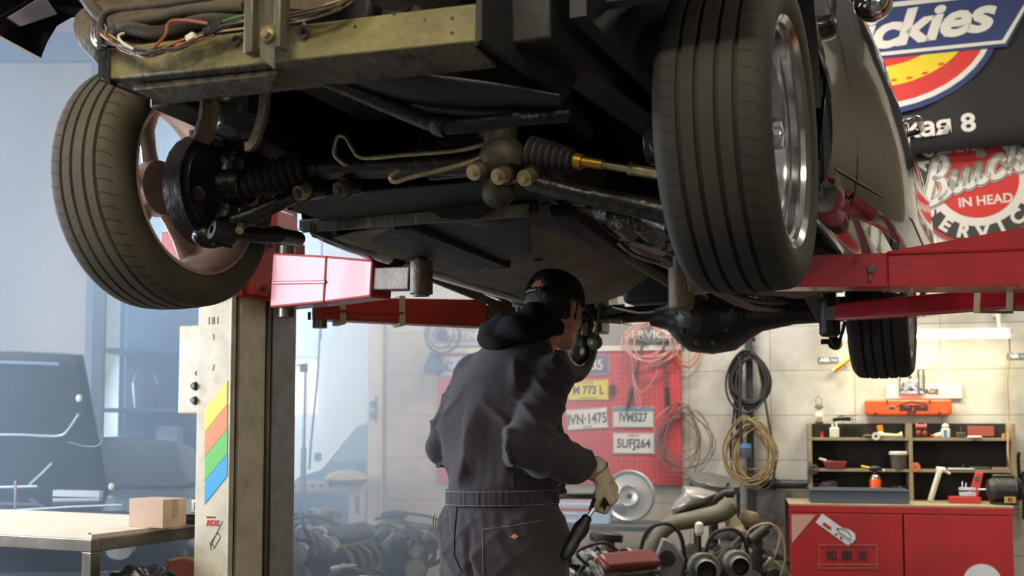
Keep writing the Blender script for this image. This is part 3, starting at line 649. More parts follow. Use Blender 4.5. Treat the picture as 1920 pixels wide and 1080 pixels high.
# anti-roll bar and glossy lower panel
b = MB().tube([cv(575, 133, -.50), cv(640, 160, -.46), cv(740, 203, -.42), cv(826, 235, -.40), cv(900, 232, -.38), cv(985, 220, -.36), cv(1060, 215, -.3)], .015, 14, smooth=6)
b.lathe([(.019, -.012), (.021, 0), (.019, .012)], cv(826, 235, -.40), (1, .05, -.35), n=18)
cp('anti_roll_bar', b, M['greasy'])
b = MB()
def lp(u, v):
    top = cv(655+u*395, 132+u*46-10*math.sin(math.pi*u), -.50+u*.1); bot = cv(660+u*395, 150+u*36+ 44*math.sin(math.pi*min(1, u*1.02))**.8, -.44+u*.12)
    q = top.lerp(bot, v); q.z -= .012*math.sin(v*math.pi); return q
b.grid(lp, 28, 8); cp('splash_panel', b, mat('satin_black_plastic', '#14181a', .38, bump=.1, bscale=40), solid=.006)
b = MB().tube([lp(i/24, 1) for i in range(25)], .0045, 8); cp('panel_edge', b, M['greasy'])
# front crossmember
b = MB()
b.hexa([(-1.22, .07, 1.825), (-.43, .07, 1.815), (-.43, .33, 1.812), (-1.24, .33, 1.815), (-1.22, .12, 1.875), (-.43, .12, 1.865), (-.40, .36, 1.90), (-1.26, .36, 1.90)])
e0, e1 = cv(562, 432, .36), cv(1010, 398, .30)
b.bar(e0+Vector((0, 0, .014)), e1+Vector((0, 0, .014)), .020, .034)
xm = cp('subframe', b, M['under'], bevel=.008)
b = MB().bar(e0+Vector((.02, -.012, .005)), e1+Vector((-.02, -.012, .005)), .006, .030); cp('lower_lip', b, M['bracket'], xm)
# rack, boots, tie rods
rk0, rk1 = cv(560, 318, .05), cv(965, 300, .0)
b = MB().cyl(rk0, rk1, .030); 
q = cv(850, 305, .03); b.cyl(q-Vector((.06, 0, 0)), q+Vector((.05, 0, 0)), .036)
rk = cp('steering_rack', b, M['greasy'])
b = MB(); q = cv(938, 300, -.02)
b.cyl(q+Vector((0, 0, .07)), q+Vector((0, 0, -.07)), .040, .030); b.ell(q+Vector((.01, -.01, 0)), (.055, .045, .050)); b.ell(q+Vector((.0, -.01, -.075)), (.038, .03, .035)); b.cyl(q+Vector((-.03, 0, .05)), q+Vector((-.05, .02, .10)), .018)
cp('pinion_housing', b, mat('dusty_cast_iron', '#3f3828', .6, .3, c2='#221e17', scale=20, mix=.8, bump=.3), rk)
def boot(p0, p1, r0, r1, n=8):
    p0 = Vector(p0); p1 = Vector(p1); L_ = (p1-p0).length; pr = []
    for i in range(n):
        r = r0+(r1-r0)*i/n; pr += [(r*.82, L_*i/n), (r, L_*(i+.35)/n), (r, L_*(i+.6)/n)]
    pr.append((r1*.7, L_)); return MB().lathe(pr, p0, p1-p0, n=28)
cp('rack_boot', boot(cv(992, 288, -.02), cv(1078, 302, -.02), .040, .026, 7), M['rubber'])
cp('rack_boot', boot(cv(575, 318, .05), cv(452, 350, .0), .056, .030, 8), M['rubber'])
b = MB().cyl(cv(1076, 301, -.02), cv(1092, 304, -.02), .017); b.cyl(cv(1092, 303, -.02), cv(1130, 309, -.02), .011)
cp('tie_rod_sleeve', b, M['brass'])
b = MB().cyl(cv(1130, 309, -.02), cv(1256, 330, -.03), .0085); b.cyl(cv(1180, 316, -.02), cv(1186, 317, -.02), .015, .015, 6); b.cyl(cv(1186, 318, -.02), cv(1260, 330, -.03), .012)
cp('tie_rod', b, M['zinc'])
b = MB().cyl(cv(452, 352, .0), cv(385, 371, -.03), .011); cp('tie_rod_sleeve', b, M['brass'])
b = MB().cyl(cv(392, 369, -.03), cv(345, 380, -.08), .0165); b.ell(cv(333, 380, -.10), (.028, .028, .034)); b.cyl(cv(331, 400, -.10), cv(330, 346, -.10), .016, .014); b.cyl(cv(390, 366, -.03), cv(383, 375, -.03), .021, .021, 6)
cp('tie_rod', b, M['greasy'])
b = MB().cyl(cv(331, 356, -.10), cv(330, 342, -.10), .015, .013, 6); b.cyl(cv(332, 362, -.10), cv(331, 357, -.10), .019, .019, 14); cp('ball_joint_nut', b, M['bracket'])
b = MB().tube(pth([(648, 310), (628, 290), (632, 258), (648, 257), (662, 280), (682, 296), (760, 290), (850, 283), (905, 272), (925, 262)], -.03), .0055, 10, smooth=5); cp('hydraulic_line', b, M['zinc'])
b = MB().tube(pth([(750, 318), (732, 330), (740, 341), (770, 332), (830, 318), (880, 304), (910, 292), (930, 275)], -.05), .0055, 10, smooth=5); cp('hydraulic_line', b, M['zinc'])
# bolts with bushings
BW = [(561, 362, 0), (636, 355, .01), (889, 323, -.08), (935, 331, -.09), (984, 334, -.07)]
for i, (px, py, v) in enumerate(BW):
    q = cv(px, py, v); d = Vector((-.12, -1, -.38)).normalized(); r = .0185
    b = MB().lathe([(0, 0), (r*.62, 0), (r*.70, -.004), (r*.95, -.004), (r, .003), (r, .03), (0, .03)], q, -d, n=28)
    o = cp('bushing', b, M['zinc'] if i != 1 else M['bracket'])
    b = MB().cyl(q, q+d*.016, .0095, .009, 6); b.cyl(q+d*.002, q+d*.005, .013, .013, 16); b.build('bolt', M['bracket'] if i < 2 else M['zinc'], o)
    b = MB().cyl(q-d*.025, q-d*.12, .024, .03); b.build('bushing_sleeve', M['greasy'], o)
# control arms
def arm(P_, r0, r1, nm='control_arm', m=None):
    return cp(nm, MB().tube(P_, (r0, r1), 16, smooth=5), m or M['greasy'])
o = arm([cv(556, 366, .02), cv(510, 388, 0), cv(455, 412, -.02), cv(405, 430, -.03), cv(383, 444, -.04)], .016, .028)
b = MB().ell(cv(392, 443, -.04), (.040, .045, .03)); q = cv(398, 457, -.04); b.cyl(q+Vector((0, 0, .02)), q-Vector((0, 0, .006)), .026, .022); b.build('ball_joint', M['greasy'], o)
o = arm([cv(520, 440, .15), cv(480, 440, .08), cv(430, 433, -.02)], .024, .020)
b = MB().lathe([(.010, -.03), (.021, -.03), (.024, -.022), (.024, .03), (.010, .03)], cv(418, 437, -.06), (-.5, -1, .2), n=24); b.build('bushing', M['rubber'], o)
b = MB().cyl(cv(452, 425, -.04), cv(449, 432, -.06), .012, .011, 6); b.build('bolt', M['zinc'], o)
o = arm([cv(520, 440, .15), cv(560, 448, .28)], .022, .02)
o = arm([cv(990, 338, -.03), cv(1080, 362, -.02), cv(1170, 380, -.01), cv(1262, 402, 0)], .019, .026)
o = arm([cv(1260, 425, .1), cv(1215, 410, .14), cv(1160, 400, .2), cv(1130, 395, .28)], .022, .026)
b = MB(); q = cv(1170, 412, .16); b.cyl(q+Vector((0, -.04, 0)), q+Vector((0, .05, -.01)), .032); q = cv(1210, 418, .16); b.cyl(q+Vector((0, -.04, 0)), q+Vector((0, .05, -.01)), .028); b.bar(cv(1165, 440, .25), cv(1250, 470, .3), .05, .02)
b.build('bushing', M['greasy'], o)
b = MB().tube(pth([(1160, 455), (1190, 478), (1240, 495)], .3), .006, 8, smooth=4); cp('brake_pipe', b, M['bracket'])
# floor pan with ribs and holes
FZ = 1.80
b = MB()
def fl(u, v):
    y = .42+v*1.75; xl_ = -1.26-.17*v; x = xl_+u*(-.08-xl_)
    dx = (x+.78)
    z = FZ-.03*v + .13*math.exp(-(dx/.17)**2) - .012*math.exp(-((x+1.25)/.05)**2) - .012*math.exp(-((x+.25)/.06)**2)
    for c in (.20, .38, .55):
        for cx_ in (-1.06, -.5):
            z -= .006*math.exp(-((v-c)/.012)**2)*(1/(1+math.exp(-(abs(x-cx_)-.20)/-.01)))
    return (x, y, z)
b.grid(fl, 60, 110)
fp = cp('floor_pan', b, M['pan'], solid=.006)
b = MB()
for u_, v_ in ((.55, 1.15), (-.48, 1.1),): pass
for (x_, y_) in ((-1.02, .80), (-.98, 1.25), (-.52, .98), (-.47, 1.35), (-1.12, 1.42)):
    v_ = (y_-.42)/1.75; z_ = FZ-.03*v_-.0045+.13*math.exp(-((x_+.78)/.17)**2); b.lathe([(0, .0), (.024, 0), (.026, .003)], (x_, y_, z_-.001), (0, 0, 1), n=24)
b.build('drain_plug', M['black'], fp)
b = MB()  # transmission & exhaust
b.loft([[Vector((-.78+r*math.cos(a2), y, 1.92+r*math.sin(a2)*.9)) for a2 in [2*math.pi*j/16 for j in range(16)]] for y, r in ((.28, .16), (.45, .15), (.62, .10), (1.0, .075), (1.35, .07), (1.40, .03))])
cp('gearbox', b, M['under'])
b = MB().cyl((-.78, 1.38, 1.90), (-.70, 2.5, 1.79), .030); cp('propeller_shaft', b, M['black'])
b = MB().tube([(-.50, .40, 1.86), (-.52, .9, 1.80), (-.50, 1.5, 1.78), (-.44, 2.2, 1.74), (-.30, 2.9, 1.80), (-.3, 3.3, 1.78)], .026, 14, smooth=4); cp('exhaust_pipe', b, M['greasy'])
b = MB(); b.hexa([cz(862, 489, 1.775), cz(936, 474, 1.775), cz(906, 513, 1.775), cz(890, 505, 1.775), cz(862, 489, 1.79), cz(936, 474, 1.79), cz(906, 513, 1.79), cz(890, 505, 1.79)])
cp('gusset_plate', b, M['black'])
# dark shroud panels in front of the floor, rails and left sill
b = MB(); b.hexa([(-1.28, .36, 1.81), (-.62, .36, 1.81), (-.80, .78, 1.765), (-1.06, .95, 1.745), (-1.28, .36, 1.83), (-.62, .36, 1.83), (-.80, .78, 1.79), (-1.06, .95, 1.77)])
cp('undertray', b, mat('dark_blue_black_undertray', '#14171d', .5, c2='#1d2027', scale=6, bump=.3, bscale=30), bevel=.004)
q = cv(780, 415, .45)
b = MB(); b.bar((-1.02, .40, 1.80), (-.95, .9, 1.755), .07, .03); b.bar((-.55, .38, 1.80), (-.58, .95, 1.77), .06, .035)
cp('chassis_leg', b, M['under'], bevel=.005)
sl = MB()
for s_, u0 in ((-1, -1.31), (1, .07)):
    sl.loft([[Vector((u0+x*k, y, 1.845+(z-.045)*k-.025*(y-.45))) for x, z in ((-.06, .01), (-.03, -.015), (.0, -.025), (.035, -.015), (.06, .01), (.065, .09), (-.06, .09))] for y, k in ((.36, .25), (.40, .6), (.47, .9), (.6, 1), (1.2, 1), (2.2, 1))])
cp('sill', sl, M['carpaint'])
sl = MB().bar((-1.275, .34, 1.80), (-1.44, 2.1, 1.745), .012, .03); cp('pinch_weld', sl, M['bracket'])
# rear axle
RA = 2.62; RZ = 1.765
b = MB().cyl((-1.36, RA, RZ), (-.08, RA, RZ), .038)
b.loft([[Vector((u, RA-.02+r*math.cos(a2), RZ-.02+r*1.02*math.sin(a2))) for a2 in [2*math.pi*j/24 for j in range(24)]] for u, r in ((-.98, .038), (-.90, .06), (-.85, .12), (-.80, .158), (-.70, .172), (-.60, .158), (-.54, .115), (-.48, .08), (-.34, .055), (-.1, .05))])
ax = cp('rear_axle', b, M['greasy'])
b = MB()
for i in range(10):
    a2 = 2*math.pi*i/10; b.cyl((-.70+.12*math.cos(a2), RA-.17, RZ-.02+.14*math.sin(a2)), (-.70+.12*math.cos(a2), RA-.15, RZ-.02+.14*math.sin(a2)), .008, .008, 6)
b.build('cover_bolt', M['bracket'], ax)
b = MB()
q = cv(1520, 600, 2.45); b.bar((-.23, 2.05, 1.84), (-.21, 2.62, 1.70), .05, .05); b.bar((-1.2, 2.05, 1.84), (-1.21, 2.62, 1.70), .05, .05)
cp('trailing_arm', b, M['black'], bevel=.006)
p0 = cv(1530, 560, 2.75); p1 = cv(1566, 640, 2.75)
b = MB().cyl(p0, p1, .024, .016); b.cyl(p1+Vector((0, .02, -.01)), p1+Vector((0, -.03, -.01)), .028); b.cyl(p1+Vector((-.06, 0, .0)), p1+Vector((.0, 0, 0)), .012)
cp('shock_absorber', b, M['black'])
b = MB().tube(pth([(1535, 575), (1545, 600), (1568, 650), (1585, 600), (1590, 570)], 2.7), .008, 8, smooth=4); cp('anti_roll_link', b, M['black'])
# rear left caliper bundle seen beside the mechanic's head
b = MB(); q = cv(1112, 606, 2.5)
b.box(q+Vector((0, 0, .03)), (.12, .10, .15)); b.cyl(q+Vector((.03, -.05, -.05)), q+Vector((.05, -.05, .10)), .018); b.cyl(q+Vector((-.02, -.06, -.06)), q+Vector((.0, -.05, .08)), .016)
b.ell(q+Vector((.02, -.03, -.09)), (.035, .03, .035)); b.cyl(q+Vector((.04, -.03, .05)), q+Vector((.16, -.03, .06)), .024, .018); b.cyl(q+Vector((.04, -.05, .01)), q+Vector((.15, -.04, .0)), .014); b.bar(q+Vector((-.12, -.03, .0)), q+Vector((.02, -.03, -.06)), .02, .02)
cp('brake_caliper', b, M['bracket'], bevel=.004)
b = MB(); b.box((-.72, 3.1, 1.92), (.9, .7, .18)); b.box((-.70, 2.0, 1.93), (1.2, .5, .06)); cp('fuel_tank', b, M['under'], bevel=.03)
b = MB().tube([cv(1150, 575, 2.3), cv(1200, 585, 2.3), cv(1228, 582, 2.3)], .009, 8, smooth=3); cp('handbrake_cable', b, M['steel'])
# ---- painted body sides
def hts(z):  # outward bulge by height
    pts = [(1.76, -.06), (1.80, .02), (1.86, .040), (1.95, .045), (2.05, .038), (2.2, .008), (2.35, -.035), (2.52, -.10)]
    for (a0, b0), (a1, b1) in zip(pts, pts[1:]):
        if z <= a1: return b0+(b1-b0)*max(0, (z-a0)/(a1-a0))
    return pts[-1][1]
def side_u(y, z):
    tt = min(1, max(0, (y-.25)/.95)); base = .068+.13*tt*tt*(3-2*tt) - .10*max(0, (-y-.3))
    base -= .10*max(0, y-2.4)
    return base+hts(z)
def zlow(y):
    a_ = .375; out = 1.79 if y > 0 else 2.10
    for c, r in ((0.02, a_), (2.62, .36)):
        d = abs(y-c)
        if d < r: out = max(out, 1.975+math.sqrt(max(0, r*r-d*d)))
    return out
def side(mirror):
    ys_ = [-.62, -.55, -.48, -.42]+[.02-.375*math.cos(math.pi*i/16) for i in range(17)]+[.42, .5, .6, .7, .8, .9, 1.0, 1.2, 1.4, 1.6, 1.8, 2.0, 2.15, 2.24]+[2.62-.36*math.cos(math.pi*i/10) for i in range(11)]+[3.1, 3.3, 3.4]
    if mirror: ys_ = [y for y in ys_ if y > -.02]
    b = MB(); nz = 16; vs = []
    for y in ys_:
        zl = zlow(y)
        for k in range(nz+1):
            z = zl+(2.53-zl)*k/nz; u = side_u(y, z)
            vs.append((u if not mirror else -1.23-u if y > .3 else -1.45-u, y, z))
    fs = [(i*(nz+1)+k, i*(nz+1)+k+1, (i+1)*(nz+1)+k+1, (i+1)*(nz+1)+k) for i in range(len(ys_)-1) for k in range(nz)]
    b.add(vs, fs); o = cp('body_side', b, M['carpaint'], solid=.01)
    o['label'] = 'glossy black body side'
    return o
bs = side(False); bl = side(True)
# door seam, rocker seam, handle, mirror
b = MB().tube([(side_u(y, z)+.004, y, z) for y, z in ((.62, 1.80), (.60, 1.9), (.60, 2.1), (.62, 2.3), (.64, 2.5))], .0035, 6, smooth=3)
b.tube([(side_u(y, z)+.004, y, z) for y, z in ((1.85, 1.82), (1.88, 2.1), (1.85, 2.4), (1.85, 2.5))], .0035, 6, smooth=3); b.tube([(side_u(y, 1.855)+.003, y, 1.855) for y in (.44, .8, 1.2, 1.6, 2.0, 2.2)], .003, 6)
b.build('door_seam', M['black'], bs)
u = side_u(1.7, 2.26); b = MB().tube([(u, 1.62, 2.27), (u+.045, 1.64, 2.275), (u+.05, 1.72, 2.275), (u+.045, 1.80, 2.275), (u, 1.82, 2.27)], .011, 12, smooth=4); b.lathe([(0, .01), (.03, .008), (.034, 0)], (u, 1.72, 2.255), (1, 0, 0), n=20)
b.build('door_handle', M['chrome'], bs)
q = cv(1637, 8, .75); b = MB().ell(q, (.05, .055, .045)); b.cyl(q+Vector((-.03, .02, .0)), Vector((side_u(.8, 2.5)-.01, .82, 2.52)), .010)
b.build('side_mirror', M['chrome'], bs)
# upper body so that the car really covers what it covers
b = MB()
def hull(v, half, z): return [Vector((-.725+half, v, z-.02)), Vector((-.725+half-.06, v, z)), Vector((-.725-half+.06, v, z)), Vector((-.725-half, v, z-.02)), Vector((-.725-half+.02, v, z-.06)), Vector((-.725+half-.02, v, z-.06))]
b.loft([hull(-.55, .78, 2.46), hull(-.2, .80, 2.55), hull(.75, .80, 2.60), hull(1.3, .62, 2.98), hull(2.1, .62, 3.0), hull(2.75, .72, 2.68), hull(3.4, .74, 2.60)])
cp('body_shell', b, M['carpaint'])
b = MB(); b.hexa([(-1.45, 3.38, 1.95), (0, 3.38, 1.95), (0, 3.42, 1.95), (-1.45, 3.42, 1.95), (-1.45, 3.38, 2.6), (0, 3.38, 2.6), (0, 3.42, 2.6), (-1.45, 3.42, 2.6)]); cp('rear_panel', b, M['carpaint'])
b = MB().box((-.72, .62, 2.12), (1.30, .03, .50)); cp('firewall', b, M['under'])
# left fender tip with splash plate
tip = [cu(*q, -1.60) for q in ((-60, 40), (70, 110), (82, 80), (100, 50), (128, 34), (176, 30), (186, 60), (160, -40), (-60, -60))]
b = MB(); tip = tip[:6]+[cu(176, -60, -1.60), cu(-60, -60, -1.60)]
n_ = len(tip); b.add(tip+[p+Vector((.012, 0, 0)) for p in tip], [tuple(range(n_)), tuple(range(2*n_-1, n_-1, -1))]+[(i, i+n_, (i+1) % n_+n_, (i+1) % n_) for i in range(n_)])
ft = cp('front_fender', b, M['carpaint'])
P_ = [cu(x, y, -1.57) for x, y in ((12, 34), (80, -8), (104, 27), (36, 50))]
b = MB().add(P_+[p+Vector((.006, 0, 0)) for p in P_], [(0, 1, 2, 3), (7, 6, 5, 4), (0, 4, 5, 1), (1, 5, 6, 2), (2, 6, 7, 3), (3, 7, 4, 0)]); b.build('splash_plate', mat('lilac_grey_plate', '#a39cab', .4, .2), ft)  # lilac sheen of the reflective plate put into its colour
# ------------------------------------------------------------------ the two posts of the lift
def lw(P, root):  # world point -> frame of a lift post
    return root.matrix_basis.inverted() @ Vector(P)
def carw(u, v, z): q = CO+CA*u+CB*v; return Vector((q.x, q.y, z))
stripe = {}
for k_, h_ in (('yellow', '#d6cf1f'), ('orange', '#e5772f'), ('green', '#4fae45'), ('cyan', '#1a93c4')): stripe[k_] = mat(k_+'_stripe_decal', h_, .4)
def post(name, label, lay_u, out):
    # out=-1: post left of the car, its open side faces +x
    o = thing(name, label, 'car lift', (*carw(lay_u, 1.0, 0).xy, 0), -TH)
    return o
lp_ = post('lift_post', 'cream steel lift post with a rainbow stripe decal and two red arms', -2.06, -1)
lp_.matrix_basis  # local frame: x towards the car, y to its rear
# anchor so that the post's front face starts at pixel column 383
s = 1
W_ = .40; Dp = .155     # opening width (along y), depth (along x)
# local box: x from 0 (open side) to -Dp, y from 0 (front) to W_
pf = atY(432, 800, 4.0); lp_.location = (pf.x, pf.y, 0); bpy.context.view_layer.update()
H = 2.9
b = MB()
b.box((-Dp/2, .004, H/2), (Dp, .008, H)).box((-Dp/2, W_-.004, H/2), (Dp, .008, H)).box((-Dp+.004, W_/2, H/2), (.008, W_-.016, H))
b.box((-.004, .012, H/2), (.008, .026, H))
cpm = b.build('column', M['cream'], lp_, smooth=False, bevel=.003)
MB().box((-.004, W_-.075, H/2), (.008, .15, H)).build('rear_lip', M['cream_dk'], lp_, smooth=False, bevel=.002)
MB().box((-.035, .037, H/2), (.03, .022, H-.02)).box((-.010, .24, H/2), (.008, .012, H-.02)).build('slide_channel', M['black'], lp_, smooth=False)
MB().box((-.012, .130, H/2), (.02, .150, H-.04)).build('inner_rail', M['cream'], lp_, smooth=False, bevel=.003)
MB().box((-.006, .222, H/2), (.02, .016, H-.04)).build('rail_edge', M['bracket'], lp_, smooth=False, bevel=.002)
MB().box((-Dp/2, W_/2, .012), (.36, .52, .024)).build('base_plate', M['cream'], lp_, bevel=.003)
# stripe decals on the front face
def fr(px, py):  # pixel -> local (x, z) of the front face
    n = Vector((-CB.x, -CB.y, 0)); P = hit(px, py, n, lp_.location); q = lp_.matrix_basis.inverted() @ P; return q.x, q.z
edges = [((384, 808), (428, 712)), ((383, 852), (428, 757)), ((383, 898), (427, 803)), ((382, 944), (426, 851))]
edges = [((384, 820), (428, 714)), ((384, 855), (428, 758)), ((383, 901), (427, 806)), ((382, 947), (426, 892))]
for i, k_ in enumerate(('yellow', 'orange', 'green', 'cyan')):
    y0_, y1_ = (808, 856, 902, 946)[i], (762, 808, 854, 894)[i]
    t0, t1 = ((762, 808, 854, 896)[i]), ((712, 758, 804, 850)[i])
    pp = [fr(385, (766, 810, 856, 902)[i]), fr(427, (713, 758, 804, 851)[i]), fr(426, (758, 804, 851, 893)[i]), fr(384, (810, 856, 902, 946)[i])]
    pp = [(min(max(x, -Dp+.004), -.003), z) for x, z in pp]
    MB().prism(pp[::-1], (0, -.0005, 0), (1, 0, 0), (0, 0, 1), .0015).build(k_+'_stripe', stripe[k_], cpm, smooth=False)
x_, z_ = fr(398, 981); text('RDS', .030, M['redpl'], 'maker_lettering', cpm, (x_, -.0012, z_), shear=.25, bold=.001)
x_, z_ = fr(396, 970); text('MADE BY', .010, M['redpl'], 'maker_lettering', cpm, (x_, -.0012, z_))
for py, t_ in ((600, '| || |'), (690, '/'), (632, '\\')):
    x_, z_ = fr(400, py); text(t_, .03, mat('worn_red_print', '#b58776', .6), 'worn_print', cpm, (x_, -.0012, z_))
x_, z_ = fr(406, 1000)
b = MB()
for q0, q1 in (((-.028, -.05), (.026, .045)), ((-.022, -.062), (-.03, -.03)), ((-.01, -.055), (.018, -.012)), ((.018, -.012), (.006, .004)), ((-.022, -.03), (-.01, -.055)), ((.006, .004), (-.022, -.03))):
    b.bar((x_+q0[0], -.001, z_+q0[1]), (x_+q1[0], -.001, z_+q1[1]), .0015, .0015, up=(0, 1, 0))
b.build('pen_sketch', M['ink'], cpm, smooth=False)
# control box on the post
a0 = atY(333, 776, 4.02); a1 = atY(384, 611, 4.02); cw = (a1.x-a0.x)
inv = lp_.matrix_basis.inverted()
q0 = inv @ a0; q1 = inv @ a1
def bp(px, py): P = hit(px, py, Vector((-CB.x, -CB.y, 0)), lp_.location+CB*.01); q = inv @ P; return q
qa, qb = bp(333, 776), bp(333, 611)
cb_ = MB().box(((qa.x-Dp)/2, .07, (qa.z+qb.z)/2), (-Dp-qa.x, .12, qb.z-qa.z)).build('control_box', M['cream'], lp_, smooth=False, bevel=.006)
for py in (724, 751):
    q = bp(368, py); MB().lathe([(0, -.022), (.010, -.022), (.013, -.016), (.014, -.004), (.017, -.003), (.017, .002)], (q.x, .01, q.z), (0, 1, 0), n=28).build('push_button', M['blackpl'], cb_)
q = bp(370, 700); MB().lathe([(.007, 0), (.007, -.002), (.009, -.002), (.009, 0)], (q.x, .01, q.z), (0, 1, 0), n=24).build('punched_ring', M['ink'], cb_)
# carriage
def zc(py, Y): return atY(500, py, Y).z
z0, z1 = zc(558, 4.05), zc(432, 4.05)
b = MB().box((.0-.02, .22, (z0+z1)/2), (.09, .40, z1-z0)); b.box((-.16, -.022, (z0+z1)/2-.0), (.30, .03, z1-z0)); b.box((.035, .12, (z0+z1)/2), (.03, .14, z1-z0-.02))
b.hexa([(.02, .16, z1-.01), (.07, .16, z1-.01), (.07, .34, z1-.01), (.02, .34, z1-.01), (.02, .20, z1+.10), (.05, .20, z1+.10), (.05, .30, z1+.10), (.02, .30, z1+.10)])
cg = b.build('carriage', M['red'], lp_, smooth=False, bevel=.004)
for y_, z_ in ((.12, z0+.04), (.18, z0+.035), (.16, z1-.04)):
    MB().cyl((.04, y_, z_), (.062, y_, z_), .012, .012, 6).build('bolt', M['bracket'], cg)
def to(P): return inv @ Vector(P)
# front arm: pivot near the post, square tube tapering towards the pad
def armset(name, P0, P1, w0, h0, w1, h1, m, parent, invm, pad=True, padr=.036, frac=.70):
    P0, P1 = invm @ Vector(P0), invm @ Vector(P1); d = (P1-P0).normalized(); mid = P0.lerp(P1, frac)
    b = MB(); b.bar(P0-d*.02, P0.lerp(P1, .42), w0, h0, w0*.9, (h0+h1*1.35)/2); b.bar(P0.lerp(P1, .42), mid, w0*.9, (h0+h1*1.35)/2, w1*1.25, h1*1.35)
    o = b.build(name, m, parent, smooth=False, bevel=.008)
    MB().bar(mid-d*.05, P1, w1, h1*.8).build('arm_extension', M['rusty'], o, smooth=False, bevel=.004)
    b = MB().bar(P0+d*.0+Vector((0, 0, 0)), P0.lerp(P1, .43), w0+.012, .012, w0*.9+.012, .012); b.v = [v+Vector((0, 0, -.01)) for v in b.v]; b.build('weld_seam', m, o, smooth=False, bevel=.003)
    MB().cyl(P0+Vector((0, 0, -h0/2-.03)), P0+Vector((0, 0, h0/2+.03)), .028).build('pivot_pin', M['bracket'], o)
    if pad:
        c = MB().lathe([(0, -.055), (padr*.7, -.055), (padr*.72, -.05), (padr, -.048), (padr, .055), (padr*.5, .056), (0, .056)], P1+d*padr*.6, (0, 0, 1), n=36)
        c.build('pad_sleeve', M['rusty'], o)
        MB().lathe([(0, 0), (.022, 0), (.022, .035), (.055, .04), (.058, .055), (0, .055)], P1+d*padr*.6+Vector((0, 0, .055)), (0, 0, 1), n=32).build('rubber_pad', M['rubber'], o)
    return o
zA = 1.73
aP0 = atY(538, 528, 3.98); aP1 = atY(782, 523, 3.45)
fa = armset('front_arm', aP0, aP1, .11, .20, .07, .09, M['red'], cg, inv, frac=.76)
rP0 = atY(600, 580, 4.22); rP1 = atY(935, 590, 4.55)
ra_ = armset('rear_arm', rP0, rP1, .10, .085, .08, .085, M['red'], cg, inv, frac=.90)
d_ = (inv @ rP1-inv @ rP0); A_ = inv @ rP0
for f_ in (.10, .42):
    q = A_+d_*f_; e = d_.normalized(); MB().bar(q-e*.012, q+e*.012, .106-.02*f_, .118).build('tape_band', M['tape'], ra_, smooth=False)
q = inv @ atY(580, 590, 4.2); MB().cyl(q+Vector((0, 0, .01)), q+Vector((0, 0, -.02)), .006, .006, 8).build('bolt', M['black'], ra_)
# right post, beyond the frame, with the two arms that reach in
rp_ = thing('lift_post', 'glossy red lift arms reaching in under the car from its far right sill', 'car lift', (*carw(.74, 1.02, 0).xy, 0), -TH+math.pi)
bpy.context.view_layer.update(); inr = rp_.matrix_basis.inverted()
b = MB(); b.box((-Dp/2, -W_/2+.004, H/2), (Dp, .008, H)).box((-Dp/2, W_/2-.004, H/2), (Dp, .008, H)).box((-Dp+.004, 0, H/2), (.008, W_-.016, H)).box((-.004, -W_/2+.03, H/2), (.008, .06, H)).box((-.004, W_/2-.03, H/2), (.008, .06, H))
b.build('column', M['cream'], rp_, smooth=False, bevel=.003)
MB().box((-Dp/2, 0, .012), (.36, .52, .024)).build('base_plate', M['cream'], rp_, bevel=.003)
cgr = MB().box((-.01, 0, 1.78), (.12, .36, .34)).build('carriage', M['redarm'], rp_, smooth=False, bevel=.004)
A0 = atY(2010, 505, 2.92); A1 = atY(1290, 532, 3.12)
# front arm: deep tapering box girder
i0, i1, i2, i3 = [inr @ p for p in (A0, atY(1660, 512, 3.02), atY(1420, 516, 3.07), A1)]
b = MB()
def ring(c, d, w, zt, zb):
    x = d.cross(Vector((0, 0, 1))).normalized(); return [c+x*w/2+Vector((0, 0, zb)), c-x*w/2+Vector((0, 0, zb)), c-x*w/2*.9+Vector((0, 0, zt)), c+x*w/2*.9+Vector((0, 0, zt))]
dd = (i3-i0).normalized()
b.loft([ring(i0, dd, .16, .125, -.055), ring(i1, dd, .13, .052, -.046), ring(i1+dd*.002, dd, .115, .048, -.044), ring(i2, dd, .10, .048, -.040)])
far_ = b.build('front_arm', M['redarm'], cgr, smooth=False, bevel=.007)
MB().loft([ring(i0, dd, .166, .052, .045), ring(i1, dd, .136, .049, .042)]).build('weld_seam', M['redarm'], far_, smooth=False, bevel=.002)
MB().bar(i2-dd*.05, i3, .07, .06).build('arm_extension', M['bracket'], far_, smooth=False, bevel=.004)
c0 = i3+dd*.02; MB().lathe([(0, -.075), (.03, -.075), (.036, -.068), (.036, .045), (0, .046)], c0, (0, 0, 1), n=36).build('pad_sleeve', M['rusty'], far_)
MB().lathe([(0, 0), (.024, 0), (.024, .04), (.052, .05), (.056, .07), (.05, .08), (0, .08)], c0+Vector((0, 0, .04)), (0, 0, 1), n=32).build('rubber_pad', M['rubber'], far_)
b = MB()
for px, py, sx, sz in ((1632, 505, .018, .022), (1630, 522, .008, .020), (1552, 517, .006, .008), (1605, 488, .004, .012), (1842, 519, .004, .004)):
    q = inr @ atY(px, py, 2.985); 
    q = i0.lerp(i3, min(1, max(0, (i0-q).dot((i0-i3).normalized())/(i0-i3).length)))
    zz = (inr @ atY(px, py, 2.97)).z; x = dd.cross(Vector((0, 0, 1))).normalized(); side_ = -1 if (rp_.matrix_basis.to_3x3() @ x).y > 0 else 1
    wv = .0625 if px > 1600 else .0535
    c = q+x*side_*wv; c.z = zz
    b.ell(c, (sx*.6, .004, sz*.6), 10, 6)
b.build('chipped_paint', M['chip'], far_)
R0, R1 = atY(1990, 553, 3.05), atY(1560, 588, 4.30)
i0, i3 = inr @ R0, inr @ R1; dd = (i3-i0).normalized(); i1 = i0.lerp(i3, .62)
